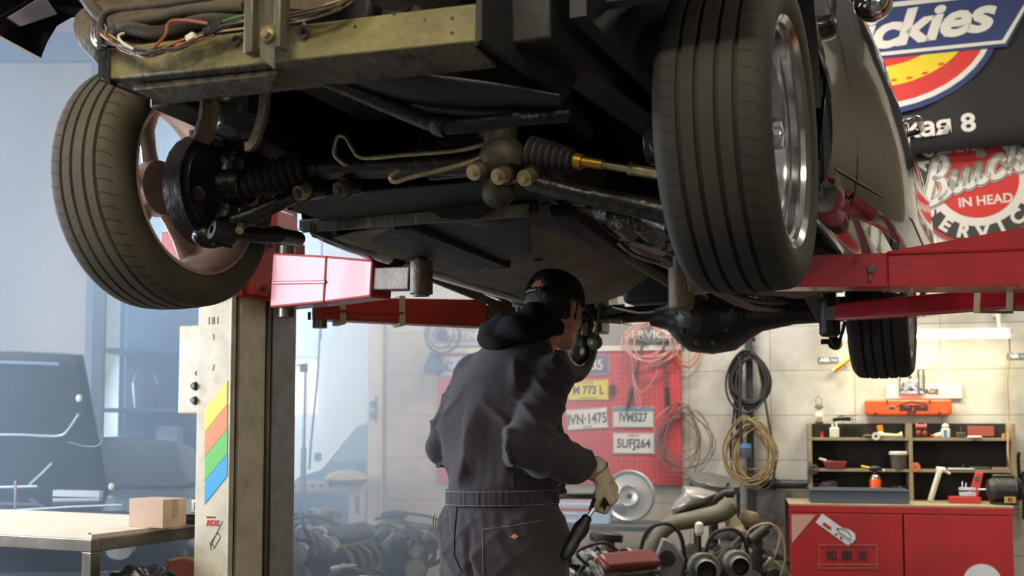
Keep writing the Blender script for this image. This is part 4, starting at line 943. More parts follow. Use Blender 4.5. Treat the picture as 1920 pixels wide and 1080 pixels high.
b = MB().loft([ring(i0, dd, .12, .030, -.034), ring(i1, dd, .10, .036, -.036), ring(i0.lerp(i3, .93), dd, .085, .035, -.033)])
rar = b.build('rear_arm', M['redarm'], cgr, smooth=False, bevel=.010)
for f_ in (.22, .10): 
    q = i0+(i3-i0)*f_; MB().loft([ring(q, dd, .122-.02*f_, .035, -.039), ring(q+dd*.03, dd, .122-.02*f_, .035, -.039)]).build('tape_band', M['tape'], rar, smooth=False)
MB().bar(i0.lerp(i3, .90), i3, .06, .055).build('arm_extension', M['bracket'], rar, smooth=False, bevel=.004)
q = i3+dd*.02; MB().lathe([(0, -.09), (.03, -.09), (.04, -.08), (.04, .06), (0, .06)], q, (0, 0, 1), n=32).build('pad_sleeve', M['black'], rar)
MB().lathe([(0, 0), (.024, 0), (.024, .02), (.052, .03), (.05, .05), (0, .05)], q+Vector((0, 0, .06)), (0, 0, 1), n=32).build('rubber_pad', M['rubber'], rar)
# ------------------------------------------------------------------ the mechanic
PR = R(-37)
man = thing('person', 'person in dark grey coverall, black cap and cream gloves, seen from behind under the car', 'person', (-.03, 3.38, 0), PR)
def blob(parts, voxel, smooth_it=6, name='body', m=None, parent=None, deform=None, rings=()):
    b = MB()
    for p in parts:
        if len(p) == 4: p0, r0, p1, r1 = p; cap_tube(b, Vector(p0), r0, Vector(p1), r1)
        else: b.ell(p[0], p[1], 24, 16, p[2] if len(p) > 2 else None)
    for rg in rings: b.loft(rg)
    me = bpy.data.meshes.new('tmp'); me.from_pydata(b.v, [], b.f)
    bm = bmesh.new(); bm.from_mesh(me); bmesh.ops.recalc_face_normals(bm, faces=bm.faces); bm.to_mesh(me); bm.free()
    t = bpy.data.objects.new('tmp', me); col.objects.link(t)
    k = t.modifiers.new('r', 'REMESH'); k.mode = 'VOXEL'; k.voxel_size = voxel
    k = t.modifiers.new('s', 'SMOOTH'); k.iterations = smooth_it; k.factor = .5
    dg = bpy.context.evaluated_depsgraph_get(); me2 = bpy.data.meshes.new_from_object(t.evaluated_get(dg))
    bpy.data.objects.remove(t); bpy.data.meshes.remove(me)
    if deform:
        nn = [v.normal.copy() for v in me2.vertices]
        for v, n in zip(me2.vertices, nn): v.co = v.co+n*deform(v.co, n)
    me2.name = name; me2.materials.clear(); me2.materials.append(m)
    for p in me2.polygons: p.use_smooth = True; p.material_index = 0
    o = bpy.data.objects.new(name, me2); col.objects.link(o); o.parent = parent
    return o
def cap_tube(b, p0, r0, p1, r1, n=18):
    x, y, d = frame(p1-p0); L_ = (p1-p0).length; rings = []
    for k in range(1, 6): a = math.pi/2*(k/5); rings.append((p0-d*r0*math.cos(a), r0*math.sin(a)))
    for k in range(1, 4): rings.append((p0+d*L_*k/4, r0+(r1-r0)*k/4))
    for k in range(5): a = math.pi/2*(k/5); rings.append((p1+d*r1*math.sin(a), r1*math.cos(a)))
    rs = [[c+x*(r*math.cos(2*math.pi*i/n))+y*(r*math.sin(2*math.pi*i/n)) for i in range(n)] for c, r in rings]
    b.loft(rs)
def ering(c, rx, ry, n=32, pw=1.0):
    return [Vector((c[0]+rx*math.cos(t), c[1]+ry*math.sin(t), c[2])) for t in [2*math.pi*i/n for i in range(n)]]
# joints (person frame: x right, y forward, z up)
HD = Vector((.075, .175, 1.615)); NK = Vector((.04, .085, 1.47))
SR, ER, WR = Vector((.175, .03, 1.405)), Vector((.185, -.135, 1.195)), Vector((.295, .090, 1.112))
SL, EL, WL = Vector((-.150, .04, 1.415)), Vector((-.205, -.035, 1.185)), Vector((-.05, .215, 1.065))
HR = Vector((.10, -.01, .93)); HL = Vector((-.10, 0, .93))
KR, AR = Vector((.12, .03, .50)), Vector((.12, -.03, .09)); KL, AL = Vector((-.12, .05, .50)), Vector((-.13, .0, .09))
# hands
def fingers(W, d, n, thumb, curls, L_=1.0, r=.0095, spread=.019, inflate=0):
    # W wrist, d direction of the palm, n palm normal (towards which the fingers curl), thumb: +1/-1 side
    d = d.normalized(); n = (n-d*n.dot(d)).normalized(); s = d.cross(n).normalized()*thumb
    P = []; i_ = inflate
    kn = []
    for k in range(4):
        c = W+d*(.088-.006*abs(k-1))*L_+s*(.030-spread*k); kn.append(c)
        P.append((W+s*(.018-.011*k), .019+i_, c, .0135+i_))
    P.append((W-d*.03, .024+i_, W+d*.02, .026+i_))
    ln = [(.040, .025, .020), (.044, .028, .021), (.041, .026, .020), (.033, .020, .018)]
    for k in range(4):
        p = kn[k]; a = 0; dr = d
        for j, l in enumerate(ln[k]):
            a += curls[k][j]; dr = d*math.cos(a)+n*math.sin(a)+s*(.04*(1.5-k))*math.cos(a)
            q = p+dr.normalized()*l*L_; P.append((p, r*(1-.07*j)+i_, q, r*(1-.07*(j+1))+i_)); p = q
    t0 = W+d*.025*L_+s*.024; t1 = t0+(d*.55+s*.55+n*.5).normalized()*.040; t2 = t1+(d*.75+s*.0+n*.75).normalized()*.032; t3 = t2+(d*.5-s*.45+n*.75).normalized()*.026
    P += [(t0, .015+i_, t1, .0115+i_), (t1, .011+i_, t2, .0105+i_), (t2, .0105+i_, t3, .009+i_)]
    return P
invp = None
bpy.context.view_layer.update(); invp = man.matrix_basis.inverted()
dR = Vector((.02, .05, -.075)).normalized(); nR = Vector((-.8, -.05, -.35))
dL = Vector((.90, .42, -.12)).normalized(); nL = Vector((.25, -.85, -.5))
cuR = [(.9, 1.3, .8), (1.0, 1.35, .9), (1.1, 1.4, .9), (1.15, 1.4, .9)]; cuL = [(.75, 1.2, .7), (.85, 1.3, .8), (.95, 1.3, .9), (1.05, 1.3, .9)]
hx = Matrix.Rotation(R(-4), 3, 'Z') @ Matrix.Rotation(R(-14), 3, 'X')
def H_(x, y, z): return HD+hx @ Vector((x, y, z))
head = [(H_(0, -.012, .035), (.076, .098, .092), hx), (H_(0, .03, -.005), (.068, .075, .085), hx), (H_(0, .042, -.055), (.052, .052, .050), hx), (H_(0, .078, -.085), .022, H_(0, .066, -.085), .026),
        (H_(.045, .02, -.06), .020, H_(.018, .075, -.088), .018), (H_(-.045, .02, -.06), .020, H_(-.018, .075, -.088), .018), (H_(0, .098, .02), .010, H_(0, .114, -.018), .013), (H_(.012, .102, -.022), .008, H_(-.012, .102, -.022), .008),
        (H_(.018, .094, -.048), .007, H_(-.018, .094, -.048), .007), (H_(.016, .093, -.056), .007, H_(-.016, .093, -.056), .007), (H_(.05, .075, .035), .010, H_(-.05, .075, .035), .010), (H_(.04, .072, -.008), .016, H_(.045, .06, -.01), .016), (H_(-.04, .072, -.008), .016, H_(-.045, .06, -.01), .016),
        (HD+Vector((0, -.02, -.04)), .058, NK+Vector((0, -.01, 0)), .062), (NK, .06, NK+Vector((-.01, -.03, -.05)), .060)]
for s_ in (1, -1):   # ears
    c = H_(.073*s_, -.004, -.004)
    pts_ = [c+hx @ Vector((s_*(.010+.004*math.cos(a2)), -.006-.014*math.cos(a2), .028*math.sin(a2))) for a2 in [R(-80+i*36) for i in range(8)]]
    for i in range(7): head.append((pts_[i], .0050, pts_[i+1], .0050))
    head.append((c+hx @ Vector((0, -.002, .008)), .010, c+hx @ Vector((s_*.006, -.004, -.012)), .008)); head.append((c+hx @ Vector((s_*.006, -.002, -.026)), .0065, c+hx @ Vector((s_*.006, -.001, -.020)), .007))
limbs = [(SR-Vector((0, 0, .02)), .042, ER, .036), (ER, .040, WR, .029), (SL-Vector((0, 0, .02)), .042, EL, .036), (EL, .040, WL, .029), (SR-Vector((.03, 0, .02)), .045, SL+Vector((.03, 0, -.02)), .045), (HR, .075, KR, .055), (KR, .052, AR, .036), (HL, .075, KL, .055), (KL, .052, AL, .036),
         (NK+Vector((-.02, -.03, -.14)), .095, Vector((0, -.01, 1.12)), .11), (Vector((.05, 0, 1.1)), .09, Vector((.06, 0, .95)), .10), (Vector((-.05, 0, 1.1)), .09, Vector((-.06, 0, .95)), .10),
         (AR+Vector((0, 0, -.045)), .03, AR+Vector((.01, .15, -.055)), .026), (AL+Vector((0, 0, -.045)), .03, AL+Vector((-.01, .15, -.055)), .026)]
body = blob(head+limbs+fingers(WR, dR, nR, -1, cuR, r=.0085)+fingers(WL, dL, nL, -1, cuL, r=.0085), .0058, 5, 'body', M['skin'], man)
for s_ in (1, -1):
    MB().ell(H_(.031*s_, .082, .012), (.011, .011, .011)).build('eye', M['offwhite'], body)
# hair under the cap, at the nape and the sideburns
def hairfn(c, n): return .0012*math.sin(c.x*900+c.z*200)
blob([(H_(0, -.022, .020), (.0785, .092, .078), hx), (H_(.0, -.060, -.035), (.058, .036, .048), hx), (H_(.072, .012, .02), .009, H_(.070, .020, -.022), .005), (H_(-.072, .012, .02), .009, H_(-.070, .020, -.022), .005), (H_(.066, -.03, .0), .016, H_(.060, -.05, -.04), .014), (H_(-.066, -.03, .0), .016, H_(-.060, -.05, -.04), .014)], .005, 3, 'hair', M['hair'], man, hairfn)
# cap: crown, brim, snap strap at the back
b = MB(); rings = []
for k in range(13):
    a = math.pi/2*k/12; rr = math.cos(a)**.72
    rings.append([H_(.0885*rr*math.cos(t)*(1+.0), -.008+.108*rr*math.sin(t), .030+.098*math.sin(a)**.95-.012*(math.sin(t) < -.3)*0) for t in [2*math.pi*i/48 for i in range(48)]])
b.loft(rings, cap=False)
def open_back(b):  # half-round opening at the back of the cap
    keep = []
    for f in b.f:
        c = sum((b.v[i] for i in f), Vector())/len(f); q = hx.transposed() @ (c-HD)
        if q.y < -.06 and (q.x/.034)**2+((q.z-.032)/.036)**2 < 1: continue
        keep.append(f)
    b.f = keep
open_back(b)
cap = b.build('cap', M['capcloth'], man, solid=.003)
b = MB().grid(lambda u, v: H_((u-.5)*.158*(1-.18*v*v), .070+.035*math.sqrt(max(0, 1-(2*u-1)**2))+v*.072*math.sqrt(max(.0, 1-((u-.5)*1.75)**2)), .036-.012*v-.10*(u-.5)**2*(1+v)), 20, 8); b.build('brim', M['capcloth'], cap, solid=.004)
b = MB().grid(lambda u, v: H_(.036*(2*u-1), -.008-.111*math.sqrt(1-(.036*(2*u-1)/.0885)**2), .026+.013*v), 10, 2); b.build('snap_strap', M['blackpl'], cap, solid=.003)
b = MB()
for i in range(5): b.ell(H_(-.024+.012*i, -.008-.113*math.sqrt(1-((-.024+.012*i)/.0885)**2), .033), (.0026, .002, .0026), 8, 6)
b.build('snap_studs', M['bracket'], cap)
b = MB().ell(H_(0, -.008, .129), (.007, .007, .004), 12, 8); b.build('top_button', M['capcloth'], cap)
b = MB().tube([H_(.034*math.cos(a2), -.117+.03*math.sin(a2)*.6, .032+.036*math.sin(a2)) for a2 in [math.pi*i/12 for i in range(13)]], .0022, 6); b.build('opening_piping', M['bracket'], cap)
# hood of the sweatshirt lying on the shoulders
HC = NK+Vector((.012, -.018, .068))
def hoodf(c, n): return .0045*math.sin(c.x*38+c.z*60+c.y*20)+.0025*math.sin(c.z*150+c.x*30)
hp = []
def hpnt(a): return HC+Vector((.088*math.cos(a), .010+.078*math.sin(a), .012-.030*math.sin(a)*0+.012*math.cos(a)*0))
for i in range(16):
    a0, a1 = R(-215+i*15.6), R(-215+(i+1)*15.6); q = .5-.5*math.cos((i+.5)/16*2*math.pi); r = .022+.022*q
    hp.append((hpnt(a0), r, hpnt(a1), r))
hp += [(HC+Vector((-.045, -.085, .008)), (.070, .060, .046)), (HC+Vector((.015, -.095, .0)), (.085, .055, .046)), (HC+Vector((-.035, -.115, -.028)), (.078, .040, .030)), (HC+Vector((.0, -.03, -.03)), .080, HC+Vector((.01, .0, .03)), .064)]
blob(hp, .006, 5, 'hood', M['hoodcloth'], man, hoodf)
# coverall
torso = []
for c, rx, ry in (((.0, .0, .80), .195, .150), ((0, -.008, .88), .212, .160), ((0, -.005, .95), .206, .152), ((0, 0, 1.00), .190, .142), ((0, .003, 1.035), .180, .136), ((0, .0, 1.07), .186, .142),
                  ((.0, -.008, 1.15), .196, .150), ((.0, -.012, 1.25), .205, .154), ((.008, -.004, 1.34), .204, .145), ((.015, .012, 1.41), .180, .122), ((.022, .030, 1.475), .138, .100), ((.03, .05, 1.53), .090, .078)):
    torso.append(ering(c, rx, ry))
sleeveR = WR.lerp(ER, .32)
UP = [(SR+Vector((-.02, 0, -.005)), .078, SR.lerp(ER, .5), .069), (SR.lerp(ER, .5), .069, ER, .064), (ER, .069, ER.lerp(WR, .5), .067), (ER.lerp(WR, .5), .067, sleeveR, .060),
      (SL+Vector((.02, 0, -.005)), .078, SL.lerp(EL, .5), .066), (SL.lerp(EL, .5), .066, EL, .062), (EL, .063, EL.lerp(WL, .5), .056), (EL.lerp(WL, .5), .056, WL.lerp(EL, .12), .048),
      (SR+Vector((-.03, .0, .01)), .062, NK+Vector((0, -.02, -.03)), .072), (SL+Vector((.03, .0, .01)), .062, NK+Vector((0, -.02, -.03)), .072),
      (HR, .128, KR, .088), (KR, .086, AR+Vector((0, 0, .03)), .072), (HL, .128, KL, .088), (KL, .086, AL+Vector((0, 0, .03)), .072)]
def segt(c, A, B):
    d = B-A; t = max(0, min(1, (c-A).dot(d)/d.length_squared)); return t, (c-(A+d*t)).length
def sn(x): return math.sin(x)
def sharp(x, p=2.0): s_ = math.sin(x); return 1-abs(s_)**(1/p)*1.0 if 0 else (1-abs(s_))**p
def folds(c, n):
    d = 0
    tR, dRr = segt(c, SR, ER); tR2, dR2 = segt(c, ER, WR); tL, dLl = segt(c, SL, EL); tL2, dL2 = segt(c, EL, WL)
    armd = min(dRr, dR2, dLl, dL2)
    onarm = max(0, min(1, (.105-armd)/.03)) if (c.x > .12 or c.x < -.12 or (c-WL).length < .2) else 0
    if c.z > 1.06 and onarm < 1:
        fade = min(1, (c.z-1.06)/.05)*(1-onarm)
        k = max(0, min(1, (1.38-c.z)/.25))
        wv = c.x*34+2.5*sn(c.z*7+1)+6*(c.z-1.06)*(1 if c.x > -.02 else -1)*.6
        d += fade*k*(.017*sharp(wv*.5, 1.4)+.005*sn(wv*1.1+2)-.009)
        d += fade*.0022*sn(c.x*165+5*sn(c.z*9))*max(0, 1-(c.z-1.06)/.10)
        kk = max(0, min(1, (c.x-.02)/.08))*max(0, min(1, (c.z-1.20)/.08))*max(0, min(1, (1.47-c.z)/.06))
        d += fade*kk*(.016*sharp((c.x*.8+(c.z-1.3)*.75)*30+1.0+.6*sn(c.z*20), 2)-.004)
        k2 = max(0, min(1, (-c.x-.04)/.08))*max(0, min(1, (c.z-1.2)/.1))
        d += fade*k2*(.011*sharp((c.x*.9-(c.z-1.3)*.8)*27+.7*sn(c.z*13), 2)-.003)
        d += fade*.003*sn(c.x*21+c.z*33+2*sn(c.x*15-c.z*11))
    if onarm > 0:
        # rings of folds around each sleeve, tightest inside the elbow
        for A, B, t, dist, ph in ((SR, ER, tR, dRr, .3), (ER, WR, tR2, dR2, 1.7), (SL, EL, tL, dLl, 2.2), (EL, WL, tL2, dL2, .9)):
            if dist == armd:
                x, y, ax_ = frame(B-A); r = c-A; ang = math.atan2(r.dot(x), r.dot(y)); el = t if A in (SR, SL) else 1-t
                amp = .0035+.0085*max(0, el-.25)
                d += onarm*(amp*1.9*sharp(t*8.5+.9*sn(ang+ph)+.5*sn(2*ang)+ph, 2.2)+.003*sharp(t*17+1.6*sn(ang*1+ph*2), 2)-.004)
    if c.z < 1.01:
        f2 = min(1, (1.01-c.z)/.03)
        k = max(0, min(1, (c.z-.90)/.10))
        d += f2*k*.0022*sn(c.x*150+4*sn(c.z*20))
        d += f2*.006*sharp((c.x*1.6+(c.z-.9)*1.1)*16+.4, 2.0)*max(0, 1-k)+f2*.004*sharp((c.x*1.3-(c.z-.9)*1.5)*19+2, 2.4)-.002
        d -= .012*math.exp(-(c.x/.010)**2)*max(0, min(1, (.99-c.z)/.12))*(c.y < 0)  # seat seam
    return d
cov = blob(UP, .0075, 5, 'coverall', M['denim'], man, folds, rings=[torso])
# shoes
for A_, s_ in ((AR, 1), (AL, -1)):
    sh = blob([(A_+Vector((0, -.035, -.045)), .042, A_+Vector((.01*s_, .17, -.048)), .040), (A_+Vector((0, -.02, -.04)), .045, A_+Vector((0, -.01, .06)), .045)], .008, 3, 'shoe', M['rubber'], man)
    for v in sh.data.vertices: v.co.z = max(v.co.z, .002)
# elastic waistband with stitching
def band(z, off, rx=.184, ry=.139, n=220, gat=.0010):
    out = []
    for i in range(n):
        t = 2*math.pi*i/n; g = gat*(math.sin(t*64)+.6*math.sin(t*47+1)+.4*math.sin(t*90))*(1 if math.sin(t) < .3 else .2)
        zz = z+.006*math.cos(t)
        out.append(Vector(((rx+off+g)*math.cos(t), -.002+(ry+off+g)*math.sin(t), zz)))
    return out
MB().loft([band(1.012, .001), band(1.016, .0045), band(1.058, .0045), band(1.062, .001)], cap=False).build('waistband', M['denim'], man)
stm = mat('grey_stitching', '#75707a', .8)
for z in (1.017, 1.057):
    P_ = band(z, .0055, gat=.0008); MB().tube(P_, .0011, 5, closed=True).build('stitching', stm, man)
# pocket seam, patch and hanging zip pull (placed on the cloth by casting rays)
from mathutils.bvhtree import BVHTree
bv_ = BVHTree.FromPolygons([v.co.copy() for v in cov.data.vertices], [p.vertices[:] for p in cov.data.polygons])
def oncloth(px, py, off=.0015):
    o_ = invp @ CAM; d = (invp.to_3x3() @ ray(px, py)).normalized(); h = bv_.ray_cast(o_, d)
    return (h[0]+h[1]*off, h[1]) if h[0] is not None else (o_+d*3.2, -d)
def seam(pts, nm, m, r=.0011):
    out = []
    for (x0_, y0_), (x1_, y1_) in zip(pts, pts[1:]):
        k = max(2, int(math.hypot(x1_-x0_, y1_-y0_)/6))
        out += [oncloth(x0_+(x1_-x0_)*i/k, y0_+(y1_-y0_)*i/k)[0] for i in range(k)]
    MB().tube(out, r, 5).build(nm, m, man)
seam([(906, 1076), (905, 993), (960, 986), (1022, 975)], 'pocket_stitching', stm)
seam([(858, 946), (853, 1000), (852, 1040), (868, 1076)], 'seat_seam', M['hoodcloth'], .0016)
seam([(966, 912), (962, 860), (950, 820)], 'side_seam', M['hoodcloth'], .0012)
c, n = oncloth(965, 1006, .001); x, y, _ = frame(n)
pt_ = MB().lathe([(0, .0016), (.0085, .0016), (.0092, 0)], c, n, n=28); pt_.v = [c+((v-c)-(v-c).dot(Vector((0, 0, 1)))*Vector((0, 0, 1))*.22) for v in pt_.v]
pt_.build('logo_patch', mat('orange_embroidery', '#b36f4c', .7), man)
pm = mat('beige_embroidery', '#c9b69a', .7); e_ = Vector((math.cos(-.1), .1, .05)).normalized(); e_ = (e_-n*e_.dot(n)).normalized()
MB().bar(c+n*.002-e_*.0125+Vector((0, 0, -.001)), c+n*.002+e_*.0125+Vector((0, 0, .001)), .0012, .0030, up=n).build('logo_band', pm, man)
c, n = oncloth(815, 972, .004); MB().tube([c+Vector((0, 0, .012)), c+Vector((-.005, 0, .006)), c+Vector((-.005, 0, -.02)), c+Vector((.003, 0, -.024)), c+Vector((.004, 0, .0))], .0022, 8, smooth=3).build('zip_pull', M['bracket'], man)
# gloves
gR = blob(fingers(WR, dR, nR, -1, cuR, r=.0095, inflate=.0022)+[(WR-dR*.022, .034, WR, .031)], .0032, 3, 'glove', M['glove'], man)
gL = blob(fingers(WL, dL, nL, -1, cuL, r=.0095, inflate=.0022)+[(WL-dL*.035, .034, WL, .031)], .0032, 3, 'glove', M['glove'], man)
for g, Wp, d, n in ((gR, WR, dR, nR), (gL, WL, dL, nL)):   # rubber-coated palm side
    g.data.materials.append(M['glovepalm']); nn = (n-d*n.dot(d)).normalized()
    for p in g.data.polygons:
        if (p.center-Wp).dot(d) > .035 and p.normal.dot(nn) > .15+.0*p.center.x: p.material_index = 1
ax_ = (ER-WR).normalized(); cw_ = WR-dR*.016; x, y, _ = frame(dR)
MB().tube([cw_+(x*math.cos(t)+y*math.sin(t))*.0355 for t in [2*math.pi*i/28 for i in range(28)]], .0018, 6, closed=True).build('cuff_elastic', M['bracket'], gR)
# what he holds: the fist centres
def grip(W, d, n, k=.088): d = d.normalized(); n = (n-d*n.dot(d)).normalized(); return W+d*k+n*.030
gRw = man.matrix_basis @ grip(WR, dR, nR); gLw = man.matrix_basis @ grip(WL, dL, nL)
# ------------------------------------------------------------------ things on and before the block wall
def wthing(name, label, cat, px, py, o=0.0, group=None, z=None):
    s_, z_ = wall(px, py, o); p = wpt(s_, o, z_ if z is None else z)
    t = thing(name, label, cat, p, -WT, group); t['_s'] = s_; return t
def wl_at(t, px, py, o):  # pixel -> local coordinates in a wall-aligned thing
    s_, z_ = wall(px, py, o); P = wpt(s_, o, z_)-t.location; return Vector((P.dot(WX), -P.dot(WN), P.z))
def wtag(o, label, cat, group=None): return tag(o, label, cat, group)
# --- pegboard
t = wthing('pegboard', 'large red pegboard panel mounted on the block wall behind the mechanic', 'pegboard', 820, 905, .0)
a, b_ = wl_at(t, 820, 905, .03), wl_at(t, 1277, 657, .03)
MB().box(((a.x+b_.x)/2, -.02, (a.z+b_.z)/2), (b_.x-a.x, .022, b_.z-a.z)).build('panel', M['pegred'], t, smooth=False)
MB().box(((a.x+b_.x)/2, -.024, b_.z+.022), (b_.x-a.x, .036, .038)).build('top_rail', M['white'], t, smooth=False)
# --- number plates
plate_w = M['white']; pw_ = mat('white_plate', '#c9cccb', .45); py_ = mat('yellow_plate', '#c9bb3e', .45); pb_ = mat('dark_blue_plate', '#5d5770', .45); pg_ = mat('grey_green_plate', '#b9c2bb', .45); pblue = mat('pale_blue_plate', '#9fb3cc', .45)
ink = mat('plate_ink', '#4a4c50', .6); inkw = mat('plate_white_ink', '#b8b5c0', .6); inkbl = mat('blue_ink', '#4a5d8a', .6); inkr = mat('red_ink', '#a84b44', .6)
def plate(px, py, txt, m, im, label, top=None, bot=None, rot=0, o=.036, w_=.305, h_=.155, size=.105, band=None, sx=.82):
    t = wthing('license_plate', label, 'license plate', px, py, o, 'number plates on the red pegboard'); t.rotation_euler = (0, R(rot), -WT)
    pts = []
    for cx, cz_, a0 in ((w_/2-.012, h_/2-.012, 0), (-w_/2+.012, h_/2-.012, 90), (-w_/2+.012, -h_/2+.012, 180), (w_/2-.012, -h_/2+.012, 270)):
        pts += [(cx+.012*math.cos(R(a0+k*30)), cz_+.012*math.sin(R(a0+k*30))) for k in range(4)]
    MB().prism(pts, (0, .002, 0), (1, 0, 0), (0, 0, 1), .004).build('plate', m, t, smooth=False)
    b = MB()
    for s2 in (-1, 1): b.box((0, -.0025, s2*(h_/2-.004)), (w_-.03, .002, .003)); b.box((s2*(w_/2-.004), -.0025, 0), (.003, .002, h_-.03))
    b.build('embossed_rim', im, t, smooth=False)
    if band: MB().box((0, -.0022, h_/2-.022), (w_-.012, .001, .032)).build('top_band', band, t, smooth=False)
    text(txt, size, im, 'plate_number', t, (0, -.0035, -.004), sx=sx, bold=.0025)
    if top: text(top, .022, inkr if im is ink else im, 'state_name', t, (-.05 if top == 'MAY' else 0, -.0035, h_/2-.02))
    if bot: text(bot, .015, im, 'plate_slogan', t, (0, -.0035, -h_/2+.018))
    return t
plate(1104, 684, '0 085', pb_, inkw, 'dark violet licence plate reading 085, topmost in the plate column beside the mechanic', top='OH', sx=.9)
plate(1103, 731, 'M 773 L', py_, ink, 'yellow licence plate ending in 773 L beside the mechanic', bot='LAND OF LINCOLN', top='ILLINOIS', size=.085)
plate(1101, 785, 'IVN·1475', pw_, ink, 'white licence plate ending in 1475, hung with a tilt left of the grey-green one', bot='CLAYTON', top='', rot=-4, sx=.72)
plate(1187, 782, 'IVM527', pg_, ink, 'grey-green licence plate reading IVM527', bot='', band=mat('teal_band', '#5e7b8c', .5), size=.088, sx=.75)
plate(1188, 831, '5UFJ264', pw_, ink, 'white licence plate reading 5UFJ264, lowest on the red pegboard', top='California', size=.09, sx=.8)
plate(862, 687, 'C 240', pblue, inkbl, 'pale blue licence plate at the left end of the pegboard, beside the wall fan', sx=.9)
# --- long signs over the pegboard
t = wthing('tin_sign', 'pale grey-blue tin sign reading GREETINGS high on the wall left of the mechanic', 'sign', 868, 630, .02)
MB().box((0, .0, 0), (.50, .012, .16)).build('sign_panel', mat('grey_blue_sign', '#8d9bab', .5), t, smooth=False, bevel=.003)
MB().box((0, -.007, .062), (.46, .002, .006)).box((0, -.007, -.062), (.46, .002, .006)).build('sign_border', M['letter'], t, smooth=False)
text('GREETINGS', .082, M['letter'], 'sign_lettering', t, (0, -.008, 0), bold=.002, sx=.95)
t = wthing('tin_sign', 'long grey tin sign ending in CE above the right half of the pegboard', 'sign', 1205, 628, .02)
MB().box((0, .0, 0), (.62, .012, .165)).build('sign_panel', mat('grey_sign', '#77746c', .5), t, smooth=False, bevel=.003)
text('SERVICE', .085, M['letter'], 'sign_lettering', t, (.04, -.008, 0), bold=.003, sx=1.1)
# --- wall fan / clamp lamp at the left of the pegboard
t = wthing('wall_fan', 'dark round cage fan on the wall above the left end of the pegboard', 'fan', 828, 628, .16)
b = MB()
for r, y in ((.135, 0), (.135, .05), (.10, -.02), (.05, -.03)): b.tube([(r*math.cos(2*math.pi*i/32), y, r*math.sin(2*math.pi*i/32)) for i in range(32)], .005, 6, closed=True)
for i in range(14): a2 = 2*math.pi*i/14; b.tube([(.03*math.cos(a2), -.03, .03*math.sin(a2)), (.10*math.cos(a2), -.02, .10*math.sin(a2)), (.135*math.cos(a2), 0, .135*math.sin(a2)), (.135*math.cos(a2), .05, .135*math.sin(a2))], .0022, 5)
b.build('cage', mat('dark_blue_metal', '#2b3a55', .5), t)
b = MB()
for i in range(3):
    a2 = R(120*i+20); b.hexa([(.02*math.cos(a2-.5), .01, .02*math.sin(a2-.5)), (.11*math.cos(a2-.35), 0, .11*math.sin(a2-.35)), (.11*math.cos(a2+.35), .03, .11*math.sin(a2+.35)), (.02*math.cos(a2+.5), .02, .02*math.sin(a2+.5)),
        (.02*math.cos(a2-.5), .014, .02*math.sin(a2-.5)), (.11*math.cos(a2-.35), .004, .11*math.sin(a2-.35)), (.11*math.cos(a2+.35), .034, .11*math.sin(a2+.35)), (.02*math.cos(a2+.5), .024, .02*math.sin(a2+.5))])
b.build('blades', M['offwhite'], t); MB().cyl((0, 0, 0), (0, .12, 0), .04, .03).build('motor', M['blackpl'], t)
MB().cyl((0, .10, 0), (0, .158, -.02), .014).box((0, .15, -.02), (.06, .015, .1)).build('wall_bracket', M['blackpl'], t)
b = MB(); b.loft([[Vector((x*.5+.01, .02+y, -.16-h*.14)) for x, y in ((-w2, -.03), (w2, -.03), (w2, .03), (-w2, .03))] for h, w2 in ((0, .05), (.35, .10), (.8, .17), (1, .14))])
wt = wthing('work_cloth', 'blue work cloth hanging under the round wall fan', 'cloth', 812, 660, .09)
b = MB(); b.loft([[Vector((x, y, -h*.16)) for x, y in ((-w2*.9, -.02), (w2*.8, -.025), (w2, .03), (-w2, .03))] for h, w2 in ((0, .02), (.25, .04), (.55, .065), (.85, .085), (1, .06))]); b.build('cloth', mat('blue_cloth', '#44608c', .9), wt, bevel=.01); MB().cyl((0, .0, .0), (0, .085, .01), .006).build('hook', M['steel'], wt)
# --- coils of cable
def coil(name, label, px, py, o, rx, rz, n, m, r=.006, cat='cable', seed=1, parent=None, tail=None, jit=.14, hook=True):
    random.seed(seed); t = wthing(name, label, cat, px, py, o) if parent is None else parent
    P_ = []
    for k in range(n):
        ax, az = rx*(1+random.uniform(-jit, jit)), rz*(1+random.uniform(-jit, jit)); ox, oz = random.uniform(-1, 1)*rx*jit, random.uniform(-1, 1)*rz*jit
        yy = random.uniform(-.03, .03)
        for i in range(12):
            a2 = 2*math.pi*i/12+R(90); tp = (1+math.sin(a2))/2
            P_.append(Vector((ox+ax*math.cos(a2)*(1-.35*tp**3), yy+.01*math.sin(i), oz*(1-tp)+az*math.sin(a2))))
    if tail: P_ += [Vector(q) for q in tail]
    MB().tube(P_, r, 6, smooth=3).build('windings', m, t)
    if hook: MB().cyl((0, -.045, rz*.93), (0, o-.003, rz*.93), .006).build('hook', M['steel'], t)
    return t
t_ = coil('hose_coil', 'black hose coil hung high on the dark pipe', 1403, 712, .13, .125, .185, 9, M['rubber'], .0085, seed=3, cat='hose', jit=.18)
b = MB(); b.tube([(.06, .0, .17), (.09, .0, .0), (.13, .0, -.25), (.17, .0, -.55), (.16, .0, -.72), (.10, 0, -.78)], .008, 8, smooth=5); b.tube([(-.07, 0, .14), (-.10, 0, -.2), (-.13, 0, -.5), (-.11, 0, -.72)], .008, 8, smooth=5); b.tube([(-.05, -.02, .14), (-.06, -.02, -.2), (-.055, -.02, -.45)], .014, 8, smooth=4)
b.build('hanging_end', M['rubber'], t_)
coil('rope_coil', 'tan rope coil hung low on the dark pipe', 1408, 848, .14, .150, .215, 17, mat('tan_rope', '#8a784f', .75), .0048, seed=5, cat='rope', jit=.24)
